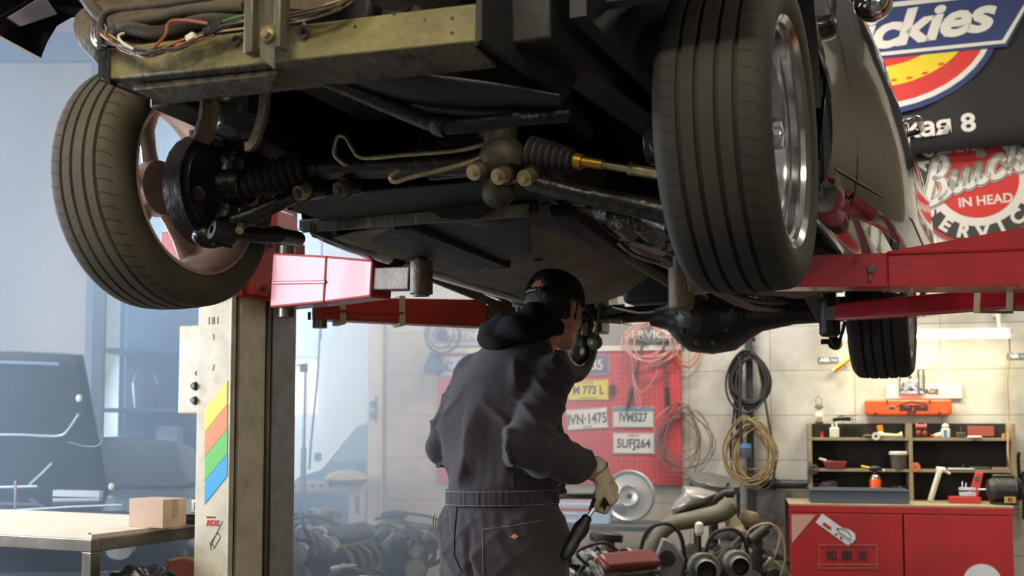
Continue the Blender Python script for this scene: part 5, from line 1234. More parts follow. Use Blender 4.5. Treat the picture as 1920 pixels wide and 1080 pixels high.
coil('cable_coil', 'loose brown wire coil at the right edge of the red pegboard', 1280, 822, .07, .175, .205, 10, mat('brown_wire', '#6b5a50', .6), .0034, seed=8, jit=.30)
coil('cable_coil', 'thin faded pink tubing coil spread over the long tin sign', 1215, 640, .10, .20, .15, 6, M['pinkwire'], .005, seed=11, jit=.25, cat='hose')
coil('cable_coil', 'thin copper wire coil on the wall right of the tin sign', 1290, 640, .06, .10, .20, 4, M['copper'], .0035, seed=13, jit=.2)
t = wthing('wire', 'long pale wire drooping over the right end of the red pegboard', 'wire', 1205, 700, .08)
MB().tube([wl_at(t, x, y, .08) for x, y in ((1180, 600), (1183, 660), (1190, 720), (1200, 750), (1196, 765), (1185, 700), (1200, 735), (1225, 712), (1235, 680), (1228, 655))], .0035, 6, smooth=5).build('strand', M['pinkwire'], t)
t = wthing('wire', 'reddish wire strand hanging from the loose brown coil', 'wire', 1250, 790, .08)
MB().tube([wl_at(t, x, y, .08) for x, y in ((1255, 762), (1240, 775), (1226, 790), (1230, 820), (1228, 845), (1236, 862))], .004, 6, smooth=5).build('strand', M['pinkwire'], t)
# two slim hammers on the board
for (x0_, y0_, x1_, y1_), lb in (((1206, 640, 1176, 766), 'dark wooden-handled hammer slanting left on the red pegboard'), ((1243, 640, 1252, 764), 'dark wooden-handled hammer hanging near the right edge of the red pegboard')):
    t = wthing('hammer', lb, 'hammer', x0_, y0_, .05); q0, q1 = wl_at(t, x0_, y0_, .05), wl_at(t, x1_, y1_, .05)
    MB().tube([q0, q0.lerp(q1, .4), q0.lerp(q1, .7), q1], (.008, .012), 10, smooth=3).build('handle', mat('dark_handle', '#5c4038', .6), t)
    d = (q1-q0).normalized(); MB().tube([q0.lerp(q1, .70), q1], .016, 12).build('rubber_grip', M['blackpl'], t)
    x = d.cross(Vector((0, 1, 0))); MB().cyl(q0-x*.05, q0+x*.045, .014, .016, 12).build('head', M['bracket'], t)
t = wthing('wall_socket', 'small black plug box on the red pegboard beside the yellow plate', 'socket', 1149, 731, .045); MB().box((0, 0, 0), (.036, .03, .07)).cyl((0, -.015, .012), (0, -.02, .012), .01, .01, 12).build('housing', M['blackpl'], t, bevel=.004)
# --- dark pipe up the wall
t = wthing('wall_pipe', 'dark vertical pipe running up the block wall behind the coiled hoses', 'pipe', 1409, 975, .06)
a, b_ = wl_at(t, 1409, 1075, .06), wl_at(t, 1407, 560, .06)
MB().box((0, 0, (a.z+b_.z)/2), (.052, .04, b_.z-a.z)).build('pipe', mat('dark_grey_blue_paint', '#2c3036', .5), t, bevel=.006)
b = MB()
for f in (.12, .35, .6, .85): b.box((0, .025, a.z+(b_.z-a.z)*f), (.09, .018, .03))
b.build('clamp', M['black'], t)
MB().cyl((-.09, -.01, a.z+.2), (-.09, -.01, a.z+(b_.z-a.z)*.78), .013).build('side_pipe', M['rubber'], t)
t = wthing('paint_can', 'small blue can tied onto the wall pipe inside the tan rope', 'can', 1398, 845, .17)
MB().lathe([(0, -.05), (.038, -.05), (.04, -.045), (.04, .045), (.036, .05), (0, .05)], (0, 0, 0), (0, 0, 1), n=28).build('can', M['greypl'], t); MB().lathe([(.0405, .02), (.0405, .04)], (0, 0, 0), (0, 0, 1), n=28).build('blue_band', M['blue'], t); MB().box((0, .06, 0), (.02, .09, .02)).build('tie', M['black'], t)
t = wthing('wall_pipe', 'dark horizontal pipe along the foot of the wall left of the tool shelf', 'pipe', 1480, 908, .05)
a, b_ = wl_at(t, 1425, 908, .05), wl_at(t, 1560, 908, .05); MB().cyl((a.x, 0, 0), (b_.x, 0, 0), .032).build('pipe', M['black'], t)
b = MB(); 
for x_ in (a.x+.1, b_.x-.1): b.box((x_, .02, 0), (.03, .055, .085))
b.build('clamp', M['black'], t)
# grey rusty sheet/post under it
t = wthing('steel_plate', 'grey stained steel sheet leaning on the wall left of the red cabinet', 'sheet', 1450, 1000, .10, z=0); 
q0, q1 = wl_at(t, 1416, 920, .1), wl_at(t, 1472, 920, .1)
MB().box(((q0.x+q1.x)/2, .03, q0.z/2), (q1.x-q0.x, .012, q0.z), rx=R(-3)).build('sheet', mat('stained_grey_steel', '#6b6966', .5, .4, c2='#2c2824', scale=6, mix=.9), t, smooth=False)
# --- fluorescent lamp
t = wthing('tube_lamp', 'glowing fluorescent tube hung on the block wall above the tool shelf', 'lamp', 1735, 630, .20)
a, b_ = wl_at(t, 1575, 632, .20), wl_at(t, 1893, 629, .20)
MB().cyl(a, b_, .017, .017, 18).build('tube', M['lamp'], t)
b = MB(); b.box(((a.x+b_.x)/2, .045, (a.z+b_.z)/2+.035), (b_.x-a.x+.05, .035, .035)); 
for q in (a, b_): b.box(q+Vector((0, .02, .015)), (.02, .06, .06))
b.build('housing', M['white'], t, bevel=.003)
b = MB()
for px in (1583, 1875):
    q = wl_at(t, px, 590, .16); r = wl_at(t, px, 626, .18); b.bar(q+Vector((0, .13, .12)), r, .02, .02); b.bar(q+Vector((.03, .13, .02)), r, .015, .015); b.box(q+Vector((.01, .145, .08)), (.06, .012, .16))
b.build('hanger', M['white'], t)
p = wpt(wall(1735, 630, .24)[0], .26, wall(1735, 630, .24)[1]-.03)
la = area('tube_lamp_light', p, p+WN*.05+Vector((0, 0, -1)), 1.2, .06, 12, (1.0, .93, .62)); 
la.rotation_euler = (0, 0, -WT)
la2 = area('tube_lamp_light', p+Vector((0, 0, .06))-WN*.10, p-WN, 1.2, .05, 3, (1.0, .93, .62)); la2.data.size = 1.15
# --- small AIR labels, GARAGE sign, emblem, orange cover, torch
for px, py, lb in ((1553, 675, 'small blue AIR label on the wall left of the hanging rear wheel'), (1908, 668, 'small blue AIR label on the wall at the right end of the lamp')):
    t = wthing('label_plate', lb, 'label', px, py, .004); MB().box((0, 0, 0), (.14, .006, .042)).build('plate', mat('label_blue_grey', '#5b6676', .5), t, smooth=False); text('AIR', .036, M['letter'], 'lettering', t, (-.025, -.004, 0), bold=.0015, sx=1.15); text('max', .026, M['letter'], 'lettering', t, (.038, -.004, 0))
t = wthing('garage_sign', 'cream wall sign reading GARAGE behind the chrome bird emblem', 'sign', 1732, 734, .012)
MB().box((0, 0, 0), (.50, .02, .10)).build('sign_board', M['white'], t, smooth=False, bevel=.002)
text('//   GARAGE', .052, M['olive2'], 'lettering', t, (-.035, -.012, -.003), bold=.0018, sx=.95)
t = wthing('chrome_emblem', 'chrome car emblem with a bow leaning on the wall over the orange cover', 'emblem', 1706, 714, .05)
b = MB()
b.tube([(-.07, 0, -.085), (-.07, 0, .01), (-.055, 0, .02), (-.045, 0, .0), (-.05, 0, -.04)], .008, 8, smooth=3); b.tube([(.055, 0, -.09), (.055, 0, .06), (.065, 0, .085), (.085, 0, .085), (.09, 0, .06), (.09, 0, -.08)], .009, 8, smooth=3)
b.build('frame', M['steel'], t)
b = MB()
for s2 in (-1, 1): b.prism([(0, -.005), (s2*.05, .03), (s2*.055, .005), (s2*.03, -.02), (s2*.05, -.06), (s2*.02, -.05), (0, -.02)][::s2], (0, 0, -.01), (1, 0, 0), (0, 0, 1), .012)
b.ell((0, 0, .03), (.014, .012, .02)); b.cyl((0, 0, .04), (0, 0, .07), .005); b.box((.01, .012, -.08), (.17, .02, .02)); b.build('bow', M['steel'], t)
MB().box((.01, .03, -.0), (.012, .04, .012)).build('wall_pin', M['steel'], t)
t = wthing('valve_cover', 'orange engine valve cover with dark lettering hung above the tool shelf', 'valve cover', 1702, 764, .055)
pts = []
w_, h_ = .285, .055
for cx, cz_, a0 in ((w_-.02, h_-.02, 0), (-w_+.02, h_-.02, 90), (-w_+.03, -h_+.03, 180), (w_-.03, -h_+.03, 270)):
    rr = .02 if a0 < 180 else .03; pts += [(cx+rr*math.cos(R(a0+k*22.5)), cz_+rr*math.sin(R(a0+k*22.5))) for k in range(5)]
MB().prism(pts, (0, .05, 0), (1, 0, 0), (0, 0, 1), .085).build('cover', M['orange'], t, bevel=.012)
b = MB()
for x_ in (-.22, .0, .2): b.cyl((x_, -.036, -.042), (x_, -.045, -.042), .011, .011, 10)
for x_ in (-.14, .14): b.cyl((x_, -.036, .042), (x_, -.045, .042), .008, .008, 10)
b.build('cover_bolt', M['enginedk'], t)
b = MB(); random.seed(4)
b.tube([(-.06, -.037, .022), (-.01, -.037, .034), (.02, -.037, .044), (.06, -.037, .034), (.12, -.037, .026)], .0035, 6); b.tube([(-.08, -.037, .012), (.13, -.037, .014)], .003, 6)
b.build('line_drawing', M['ink'], t)
text('Small Block', .040, M['ink'], 'lettering', t, (.03, -.037, -.008), shear=.3, bold=.003); text('V8', .022, M['ink'], 'lettering', t, (.02, -.037, -.034), bold=.001, sx=2.4)
MB().ell((-.11, -.036, .0), (.022, .004, .014)).build('badge', M['greypl'], t)
t = wthing('torch', 'brass-coloured flashlight clipped aslant on the wall left of the hanging wheel', 'flashlight', 1578, 684, .05)
MB().cyl((-.05, 0, -.035), (.0, 0, .0), .020, .018).cyl((.0, 0, .0), (.06, 0, .045), .013, .012).build('body', M['brass'], t); MB().cyl((-.06, 0, -.042), (-.05, 0, -.035), .024, .021).build('head', M['zinc'], t); MB().box((.02, .025, .012), (.02, .05, .012)).build('clip', M['steel'], t)
t = wthing('hanging_cable', 'thin brown cable hanging down the wall right of the tool shelf', 'cable', 1890, 700, .06)
MB().tube([wl_at(t, x, y, o_) for x, y, o_ in ((1892, 628, .15), (1893, 668, .06), (1889, 712, .06), (1891, 790, .1), (1890, 850, .33), (1897, 885, .34), (1902, 900, .33))], .0055, 8, smooth=6).build('cable', mat('brown_cable', '#8b7452', .6), t)
# --- black banner with the oval workwear logo, and the round service sign
dred = mat('banner_red', '#a3211a', .75); dyel = mat('banner_yellow', '#b39d14', .75); dblue = mat('banner_blue', '#15254f', .75); dblk = mat('banner_black', '#100e0d', .85, bump=.15, bscale=6); dwht = mat('banner_white', '#b0aca2', .75)
t = wthing('banner', 'black cloth banner with a blue, red and yellow workwear logo at the upper right', 'banner', 1790, 140, .16)
t.rotation_euler = (0, R(-2.2), -WT)
ppm = FPX/(t.location.y/1.0)      # pixels per metre here
def bx_(px, py, o=.16): q = wl_at(t, px, py, o); c, s2 = math.cos(R(-2.2)), math.sin(R(-2.2)); return (q.x*c-q.z*s2, q.x*s2+q.z*c)
def bxx(px, py): 
    q = wl_at(t, px, py, .16); v = Matrix.Rotation(R(-2.2), 3, 'Y').inverted() @ Vector((q.x, 0, q.z)); return v.x, v.z
x0_, zb_ = bxx(1530, 300); x1_, _ = bxx(2150, 250); _, zb_ = bxx(1800, 281)
def cloth(u, v): return (x0_+(x1_-x0_)*u, .012*math.sin(u*9)*(1-v)+.006*math.sin(u*23+v*4), zb_+v*1.65)
MB().grid(cloth, 50, 10).build('cloth', dblk, t, solid=.003)
MB().cyl((x0_-.05, .0, zb_+1.66), (x1_+.05, .0, zb_+1.66), .018).build('hanging_rod', M['bracket'], t)
b = MB()
for x_ in (x0_+.1, x1_-.1): b.cyl((x_, 0, zb_+1.66), (x_, .16, zb_+1.68), .01)
b.build('rod_bracket', M['bracket'], t)
lx, lz = bxx(1640, 60); yb = -.020
def flat(poly, y, nm, m, th=.0015): return MB().prism(poly, (0, y, 0), (1, 0, 0), (0, 0, 1), th).build(nm, m, t, smooth=False)
rx_ = bxx(1865, 60)[0]-lx; rz_ = lz-bxx(1640, 209)[1]
def arcp(kx, kz, a0, a1, n=40): return [(lx+rx_*kx*math.cos(R(a0+(a1-a0)*i/n)), lz+rz_*kz*math.sin(R(a0+(a1-a0)*i/n))) for i in range(n+1)]
flat(arcp(1.05, 1.07, 0, 360), yb, 'logo_outline', dblue); flat(arcp(1, 1, 0, 360), yb-.002, 'logo_ring', dwht); flat(arcp(.955, .93, 0, 360), yb-.004, 'logo_oval', dred)
flat(arcp(.80, .72, 178, 362)+arcp(.60, .47, 362, 178), yb-.006, 'logo_horseshoe', dyel)
flat(arcp(.80, .76, 25, 155)+arcp(.60, .52, 155, 25), yb-.006, 'logo_horseshoe', dyel)
for i, (px, py) in enumerate(((1675, 153), (1704, 149), (1733, 140), (1763, 123), (1645, 152))):
    cx, cz_ = bxx(px, py); flat([(cx+.022*math.cos(a2)+.006*i*0, cz_+(.011 if math.sin(a2) > 0 else .005)*math.sin(a2)+.3*.022*math.cos(a2)*(i/6 if i < 4 else 0)) for a2 in [2*math.pi*k/20 for k in range(20)]], yb-.008, 'horseshoe_hole', dred)
bp_ = [bxx(*q) for q in ((1440, 30), (1934, -30), (1875, 80), (1867, 80), (1440, 118))]
bp_ = [bxx(*q) for q in ((1440, 42), (1932, -12), (1877, 78), (1440, 122))]
bo_ = [bxx(*q) for q in ((1426, 34), (1944, -22), (1883, 84), (1426, 130))]
bo2 = [bxx(*q) for q in ((1422, 30), (1950, -28), (1886, 90), (1422, 134))]
flat(bo2[::-1], yb-.009, 'name_plate_shadow', dblue); flat(bo_[::-1], yb-.011, 'name_plate_border', dwht); flat(bp_[::-1], yb-.013, 'name_plate', dblue)
cx, cz_ = bxx(1682, 60); tx = text('Dickies', .335, dwht, 'logo_lettering', t, (cx, yb-.016, cz_), rot=(R(90), 0, 0), shear=.35, bold=.012, sx=1.28, align='CENTER', space=.95)
tx.rotation_euler = (R(90), R(-4.0), 0)
cx, cz_ = bxx(1742, 243); tx = text('Советская 8', .175, dwht, 'address_lettering', t, (cx, yb, cz_), bold=.005, sx=1.12); tx.rotation_euler = (R(90), R(-1.5), 0)
w_me = max(v.co.x for v in tx.data.vertices)*1.12; tx.location.x = bxx(1829, 240)[0]-w_me
# round sign
t = wthing('round_sign', 'round black and red service sign with white script lettering under the banner', 'sign', 1832, 337, .02)
t.rotation_euler = (0, R(-4), -WT)
rc = (wl_at(t, 1929, 345, .02).x-0)*1.0
Rr = wl_at(t, 1832, 457, .02); Rr = abs(Rr.z)
def disc(r, y, nm, m, th=.006, n=64): return MB().lathe([(0, 0), (r, 0), (r, th), (0, th)], (0, y, 0), (0, -1, 0), n=n).build(nm, m, t)
disc(Rr*1.02, .0, 'rim', dred, .008); disc(Rr*.985, -.002, 'black_disc', mat('sign_black', '#1c1a17', .6), .009); disc(Rr*.73, -.004, 'white_ring', dwht, .009); disc(Rr*.60, -.006, 'red_disc', dred, .009)
def arc_text(s_, r, a_mid, step, size, nm, m, y=-.013, flip=True):
    n = len(s_)
    for i, ch in enumerate(s_):
        a2 = a_mid+(i-(n-1)/2)*step*(1 if flip else -1)
        o = text(ch, size, m, nm, t, (r*math.cos(R(a2)), y, r*math.sin(R(a2))), bold=.006)
        o.rotation_euler = (R(90), -R(a2+90) if flip else R(90-a2), 0)
arc_text('SERVICE', Rr*.84, 270, 19.5, Rr*.30, 'service_lettering', dwht)
arc_text('AUTHORIZED', Rr*.84, 90, 15, Rr*.22, 'service_lettering', dwht, flip=False)
text('VALVE', .075*Rr/.42, dwht, 'small_lettering', t, (-.09*Rr/.42, -.016, .215*Rr/.42), bold=.002); text('IN HEAD', .085*Rr/.42, dwht, 'small_lettering', t, (.035*Rr/.42, -.016, -.145*Rr/.42), bold=.002)
# script word drawn with a broad pen
def pen(pts, w, y, nm, m):
    P_ = spline([Vector((x, 0, z)) for x, z in pts], 6); L_, R_ = [], []
    n = len(P_); vs = []; fs = []
    for i, p in enumerate(P_):
        d = (P_[min(i+1, n-1)]-P_[max(i-1, 0)]).normalized(); q = Vector((-d.z, 0, d.x))*w/2
        vs += [p+q+Vector((0, y, 0)), p-q+Vector((0, y, 0)), p-q+Vector((0, y-.003, 0)), p+q+Vector((0, y-.003, 0))]
    for i in range(n-1):
        a0 = i*4; fs += [(a0+k, a0+(k+1) % 4, a0+4+(k+1) % 4, a0+4+k) for k in range(4)]
    fs += [(3, 2, 1, 0), (n*4-4, n*4-3, n*4-2, n*4-1)]
    b = MB().add(vs, fs)
    for p in (P_[0], P_[-1]): b.lathe([(0, 0), (w/2, 0), (w/2, .003), (0, .003)], p+Vector((0, y, 0)), (0, -1, 0), n=16)
    return b
def lpt(px, py): 
    q = wl_at(t, px, py, .02); v = Matrix.Rotation(R(-4), 3, 'Y').inverted() @ Vector((q.x, 0, q.z)); return v.x, v.z
strokes = [[(1736, 384), (1744, 350), (1752, 312), (1757, 300)], [(1757, 300), (1768, 298), (1772, 312), (1764, 328), (1752, 336)], [(1752, 336), (1766, 340), (1770, 358), (1760, 374), (1742, 384), (1734, 386)],
           [(1763, 374), (1775, 364), (1784, 352), (1789, 326)], [(1789, 326), (1785, 352), (1794, 358), (1806, 344), (1812, 320)], [(1812, 320), (1808, 346), (1818, 350), (1828, 336), (1835, 312)],
           [(1835, 312), (1830, 338), (1840, 342), (1852, 330)], [(1880, 300), (1874, 296), (1862, 304), (1856, 322), (1862, 334), (1876, 328), (1886, 316)], [(1900, 262), (1896, 290), (1890, 322)], [(1892, 312), (1908, 296), (1916, 286)], [(1900, 300), (1908, 318), (1920, 312), (1928, 300)], [(1838, 288), (1839, 288.5)]]
sw = (lpt(1819, 340)[0]-lpt(1806, 340)[0])
for wdt, y, nm, m in ((sw*1.45, -.018, 'script_outline', dwht), (sw*1.18, -.021, 'script_shadow', mat('sign_outline_black', '#3c3831', .6)), (sw*.92, -.024, 'script_lettering', dwht)):
    b = MB()
    for st in strokes:
        q = pen([lpt(*p) for p in st], wdt, y, '', None); b.add(q.v, q.f)
    b.build(nm, m, t, smooth=False)
for k in range(4):
    z = Rr*(.05-.11*k); MB().box((-Rr*.9, -.012, z), (Rr*.22, .004, Rr*.045)).build('side_bar', dwht, t, smooth=False)
# --- red cabinet
def bench_frame(name, label, cat, px, py, o): return wthing(name, label, cat, px, py, o, z=0)
CF = .62
t = bench_frame('tool_cabinet', 'red steel tool cabinet with two doors under the open tool shelf', 'cabinet', 1692, 950, CF)
xl, xr = wl_at(t, 1483, 1000, CF).x, wl_at(t, 1901, 1000, CF).x; zt_ = wl_at(t, 1692, 947, CF).z; xm_ = wl_at(t, 1694, 1000, CF).x
MB().box(((xl+xr)/2, CF/2+.01, (zt_-.05+.08)/2), (xr-xl-.01, CF-.04, zt_-.05-.08)).build('body', M['cabred'], t, smooth=False, bevel=.003)
MB().box(((xl+xr)/2, CF/2, zt_-.006), (xr-xl+.02, CF-.01, .012)).build('worktop', M['wood'], t, smooth=False, bevel=.002)
MB().box(((xl+xr)/2, .012, zt_-.034), (xr-xl+.01, .02, .044)).build('top_rail', M['cabred'], t, smooth=False, bevel=.003)
for a0, a1, hx_ in ((xl+.006, xm_-.005, -1), (xm_+.005, xr-.006, 1)):
    d_ = MB().box(((a0+a1)/2, .008, (zt_-.062+.09)/2), (a1-a0, .020, zt_-.062-.09)).build('door', M['cabred'], t, smooth=False, bevel=.003)
    if hx_ < 0: dl = d_
    else: dr_ = d_
b = MB()
for x_ in (xl+.05, xr-.05):
    for y_ in (.06, CF-.06): b.box((x_, y_, .045), (.05, .05, .09))
b.build('feet', M['black'], t, smooth=False)
dcx, dcz = wl_at(t, 1566, 993, CF).x, wl_at(t, 1566, 993, CF).z
st_ = MB().box((0, 0, 0), (.25, .002, .072)).build('car_sticker', pw_, dl, smooth=False); st_.location = (dcx, -.0035, dcz); st_.rotation_euler = (0, R(36), 0)
MB().prism([(.02, .03), (.07, .055), (.11, .055), (.135, .03), (.135, -.01), (.02, -.01)], (0, -.0015, 0), (1, 0, 0), (0, 0, 1), .002).build('sticker_car', pw_, st_, smooth=False)
MB().tube([(.0, -.004, .012), (.04, -.004, .034), (.07, -.004, .04), (.10, -.004, .022), (.12, -.004, .004), (.03, -.004, .0), (.0, -.004, .012)], .0022, 5).build('sticker_outline', M['ink'], st_)
MB().box((-.055, -.002, -.012), (.06, .002, .02)).build('sticker_red_bar', dred, st_, smooth=False)
for x_ in (.02, .06): MB().box((x_, -.002, -.022), (.012, .002, .012)).build('sticker_mark', M['ink'], st_, smooth=False)
q = [wl_at(t, *p, CF) for p in ((1485, 1018), (1484, 965), (1530, 965))]; MB().prism([(v.x, v.z) for v in (q[0], q[2], q[1])], (0, -.004, 0), (1, 0, 0), (0, 0, 1), .0012).build('corner_sticker', mat('dusty_pink_sticker', '#b58a80', .6), dl, smooth=False)
b = MB(); w0 = [wl_at(t, *p, CF) for p in ((1536, 1022), (1644, 1022), (1644, 1065), (1536, 1065))]
for i in range(4): p, r = w0[i].copy(), w0[(i+1) % 4].copy(); p.y = r.y = -.0045; b.bar(p, r, .004, .004, up=(0, 1, 0))
p, r = w0[3].copy(), w0[2].copy(); p.y = r.y = -.0045; p.z += .022; r.z += .022; b.bar(p, r, .004, .003, up=(0, 1, 0))
b.build('pale_tape_frame', mat('faded_pink_tape', '#b0605c', .6), dl, smooth=False)
q = wl_at(t, 1588, 1043, CF); text('知 樂 天', .075, M['ink'], 'door_lettering', dl, (q.x, -.0045, q.z), bold=.001)
q = wl_at(t, 1842, 1092, CF); MB().lathe([(0, 0), (.115, 0), (.115, .002), (0, .002)], (q.x, -.0022, q.z), (0, -1, 0), n=48).build('round_sticker', pw_, dr_)
# --- open tool shelf standing on the cabinet
SO = .20
t = wthing('tool_shelf', 'black and raw wood open tool shelf standing on the red cabinet', 'shelf', 1710, 900, SO, z=zt_)
def L(px, py, o=SO): return wl_at(t, px, py, o)
xl, xr = L(1516, 850).x, L(1905, 850).x; zt2 = L(1710, 794).z; xm_ = L(1708, 850).x
MB().box(((xl+xr)/2, SO-.014, zt2/2), (xr-xl, .02, zt2)).build('back_panel', M['darkboard'], t, smooth=False)
for x_, n_ in ((xl+.012, 0), (xm_, 1), (xr-.012, 2)): MB().box((x_, SO/2-.012, zt2/2), (.024, SO-.024, zt2)).build('side_panel', M['wood'], t, smooth=False, bevel=.001)
S1, S2 = L(1710, 821).z, L(1710, 880).z
for z in (S1, S2):
    for a0, a1 in ((xl+.025, xm_-.013), (xm_+.013, xr-.025)): MB().box(((a0+a1)/2, SO/2-.012, z-.009), (a1-a0, SO-.026, .018)).build('shelf_board', M['wood'], t, smooth=False)
def on(px, zz, name, label, cat, o=SO-.03, group=None):   # stands on a board of the shelf
    s_, _ = wall(px, 850, o); p = wpt(s_, o, zt_+zz); return thing(name, label, cat, p, -WT, group)
E1, E2, E0 = S1+.0005, S2+.0005, .0005
def cylob(name, label, cat, px, zz, prof, m, o=SO-.04, nm='body', extra=None):
    t = on(px, zz, name, label, cat, o); MB().lathe(prof, (0, 0, 0), (0, 0, 1), n=24).build(nm, m, t); return t
# upper board
cylob('plastic_pot', 'small dusty red plastic pot at the left end of the upper shelf board', 'pot', 1542, E1, [(0, 0), (.014, 0), (.010, .012), (.010, .03), (.014, .042), (0, .042)], M['redpl'])
t = on(1565, E1, 'plastic_cup', 'white plastic cup with brushes on the upper shelf board', 'cup'); MB().box((0, 0, .035), (.062, .05, .07)).build('cup', M['offwhite'], t, bevel=.006); MB().cyl((-.008, 0, .06), (-.012, 0, .098), .008).cyl((.012, 0, .06), (.018, 0, .108), .007).build('brush', M['offwhite'], t)
t = on(1630, E1, 'soap_dish', 'flat grey dish on the upper left shelf board', 'dish'); MB().lathe([(0, 0), (.03, 0), (.045, .012), (.03, .022), (0, .026)], (0, 0, 0), (0, 0, 1), n=24).build('dish', M['bracket'], t)
t = on(1652, E1, 'glue_bottle', 'small bottle with orange cap on the upper left shelf board', 'bottle'); MB().lathe([(0, 0), (.02, 0), (.022, .01), (.022, .035), (.012, .046), (0, .046)], (0, 0, 0), (0, 0, 1), n=24).build('bottle', M['offwhite'], t); MB().cyl((0, 0, .046), (-.008, 0, .085), .018, .021, 16).build('cap', mat('orange_cap', '#e08a1e', .4), t)
t = on(1668, E1, 'caulking_tube', 'pale yellow tube lying along the upper left shelf board', 'tube', SO-.01); MB().cyl((-.06, 0, .018), (.05, 0, .014), .016, .012, 16).cyl((.05, 0, .014), (.085, 0, .02), .01, .022, 16).build('tube', mat('pale_yellow_plastic', '#cfbf8a', .5), t)
t = on(1643, E1, 'tape_roll', 'cream roll of tape hanging at the edge of the upper left shelf board', 'tape', SO+.012); MB().lathe([(.011, -.012), (.027, -.012), (.027, .012), (.011, .012)], (0, 0, .010), (.1, 1, 0), n=24, closed=True).build('roll', M['offwhite'], t)
t = on(1728, E1, 'spool', 'faded red spool lying on two pots on the upper right shelf board', 'spool'); MB().cyl((-.03, 0, .075), (.03, 0, .075), .016, .016, 16).cyl((-.034, 0, .075), (-.024, 0, .075), .022, .022, 16).cyl((.024, 0, .075), (.034, 0, .075), .022, .022, 16).build('spool', mat('faded_red_plastic', '#a84a40', .5), t)
b = MB().ell((-.016, 0, .028), (.024, .022, .028)).ell((.022, 0, .026), (.02, .02, .026)); b.build('pot', mat('dark_red_plastic', '#6d2822', .5), t)
t = on(1756, E1, 'glue_tube', 'white glue tube with red cap on the upper right shelf board', 'tube'); MB().cyl((-.035, 0, .012), (-.012, 0, .013), .008, .012, 14).build('cap', M['redpl'], t); MB().cyl((-.012, 0, .013), (.03, 0, .022), .013, .018, 14).build('tube', M['offwhite'], t)
t = on(1774, E1, 'spray_bottle', 'white spray bottle with a blue label on the upper right shelf board', 'bottle'); MB().box((0, 0, .032), (.055, .04, .064)).build('bottle', M['offwhite'], t, bevel=.008); MB().ell((.0, 0, .078), (.024, .016, .018)).cyl((0, 0, .06), (0, 0, .078), .008).build('spray_head', M['offwhite'], t); MB().box((-.006, -.0212, .03), (.018, .001, .05)).build('label', M['blue'], t, smooth=False)
t = on(1803, E1, 'oil_tin', 'grey tin with a thin spout on the upper right shelf board', 'tin'); MB().box((0, 0, .018), (.058, .04, .036)).build('tin', M['bracket'], t, bevel=.004); MB().cyl((0, 0, .035), (0, 0, .078), .004, .003, 8).build('spout', M['steel'], t)
t = on(1828, E1, 'disc', 'flat cream disc lying on the upper right shelf board', 'disc'); MB().lathe([(0, 0), (.046, 0), (.05, .006), (.04, .014), (0, .014)], (0, 0, 0), (0, 0, 1), n=32).build('disc', M['offwhite'], t)
t = on(1840, E1, 'flat_box', 'faded red flat box standing at the back of the upper right shelf board', 'box', .045); MB().box((0, 0, .045), (.17, .02, .07)).build('box', mat('faded_red_card', '#8c4135', .7), t, bevel=.003)
t = on(1883, E1, 'pipe_fitting', 'small copper coloured fitting at the right end of the upper shelf board', 'fitting'); MB().cyl((0, 0, 0), (0, 0, .02), .014, .012, 14).ell((0, 0, .022), (.012, .012, .008)).build('fitting', M['copper'], t)
# middle board
t = on(1565, E2, 'plastic_basket', 'dark red plastic basket on the lower left shelf board', 'basket'); MB().hexa([(-.062, -.035, 0), (.062, -.035, 0), (.062, .035, 0), (-.062, .035, 0), (-.078, -.042, .05), (.078, -.042, .05), (.078, .042, .05), (-.078, .042, .05)]).build('basket', mat('dark_red_basket', '#7c2a25', .5), t, bevel=.004); MB().hexa([(-.066, -.036, .044), (.066, -.036, .044), (.066, .036, .044), (-.066, .036, .044), (-.072, -.037, .051), (.072, -.037, .051), (.072, .037, .051), (-.072, .037, .051)]).build('contents', M['enginedk'], t)
t = on(1541, E2+.052, 'screwdriver', 'cream handled screwdriver lying over the dark red basket', 'screwdriver', SO-.03); MB().cyl((-.02, 0, .016), (.028, 0, .003), .008, .009, 12).build('handle', M['offwhite'], t); MB().cyl((.028, 0, .003), (.075, 0, .001), .003, .003, 8).build('shaft', M['steel'], t)
t = on(1684, E2, 'plastic_tub', 'clear grey lidded tub on the lower left shelf board', 'tub'); MB().lathe([(0, 0), (.043, 0), (.055, .098), (0, .098)], (0, 0, 0), (0, 0, 1), n=32).build('tub', mat('cloudy_plastic', '#5a5850', .3, c2='#2d2b26', scale=30), t); MB().lathe([(0, .098), (.06, .098), (.061, .116), (.055, .12), (0, .12)], (0, 0, 0), (0, 0, 1), n=32).build('lid', M['offwhite'], t)
t = on(1716, E2-.02, 'sanding_disc', 'orange sanding disc hung on the middle panel of the shelf', 'disc', SO+.012); MB().lathe([(.006, -.004), (.032, -.004), (.032, .004), (.006, .004)], (0, 0, .035), (.35, 1, .1), n=28, closed=True).build('disc', mat('orange_brown_disc', '#b5673d', .6), t)
t = on(1800, E2, 'steel_ruler', 'long steel ruler lying along the lower right shelf board', 'ruler', SO-.01); MB().box((0, 0, .006), (.17, .03, .012)).build('ruler', M['steel'], t, bevel=.001); MB().cyl((.02, 0, .012), (.02, 0, .036), .003, .003, 8).build('thumb_screw', M['steel'], t)
t = on(1836, E2, 'steel_bar', 'grey steel bar beside the long ruler on the lower right shelf board', 'bar', SO-.06); MB().box((0, 0, .009), (.13, .02, .018)).build('bar', M['bracket'], t, bevel=.003)
t = on(1876, E2, 'wooden_block', 'thin wooden block at the right end of the lower shelf board', 'wood block'); MB().box((0, 0, .008), (.11, .04, .016)).build('block', M['wood'], t, bevel=.002)
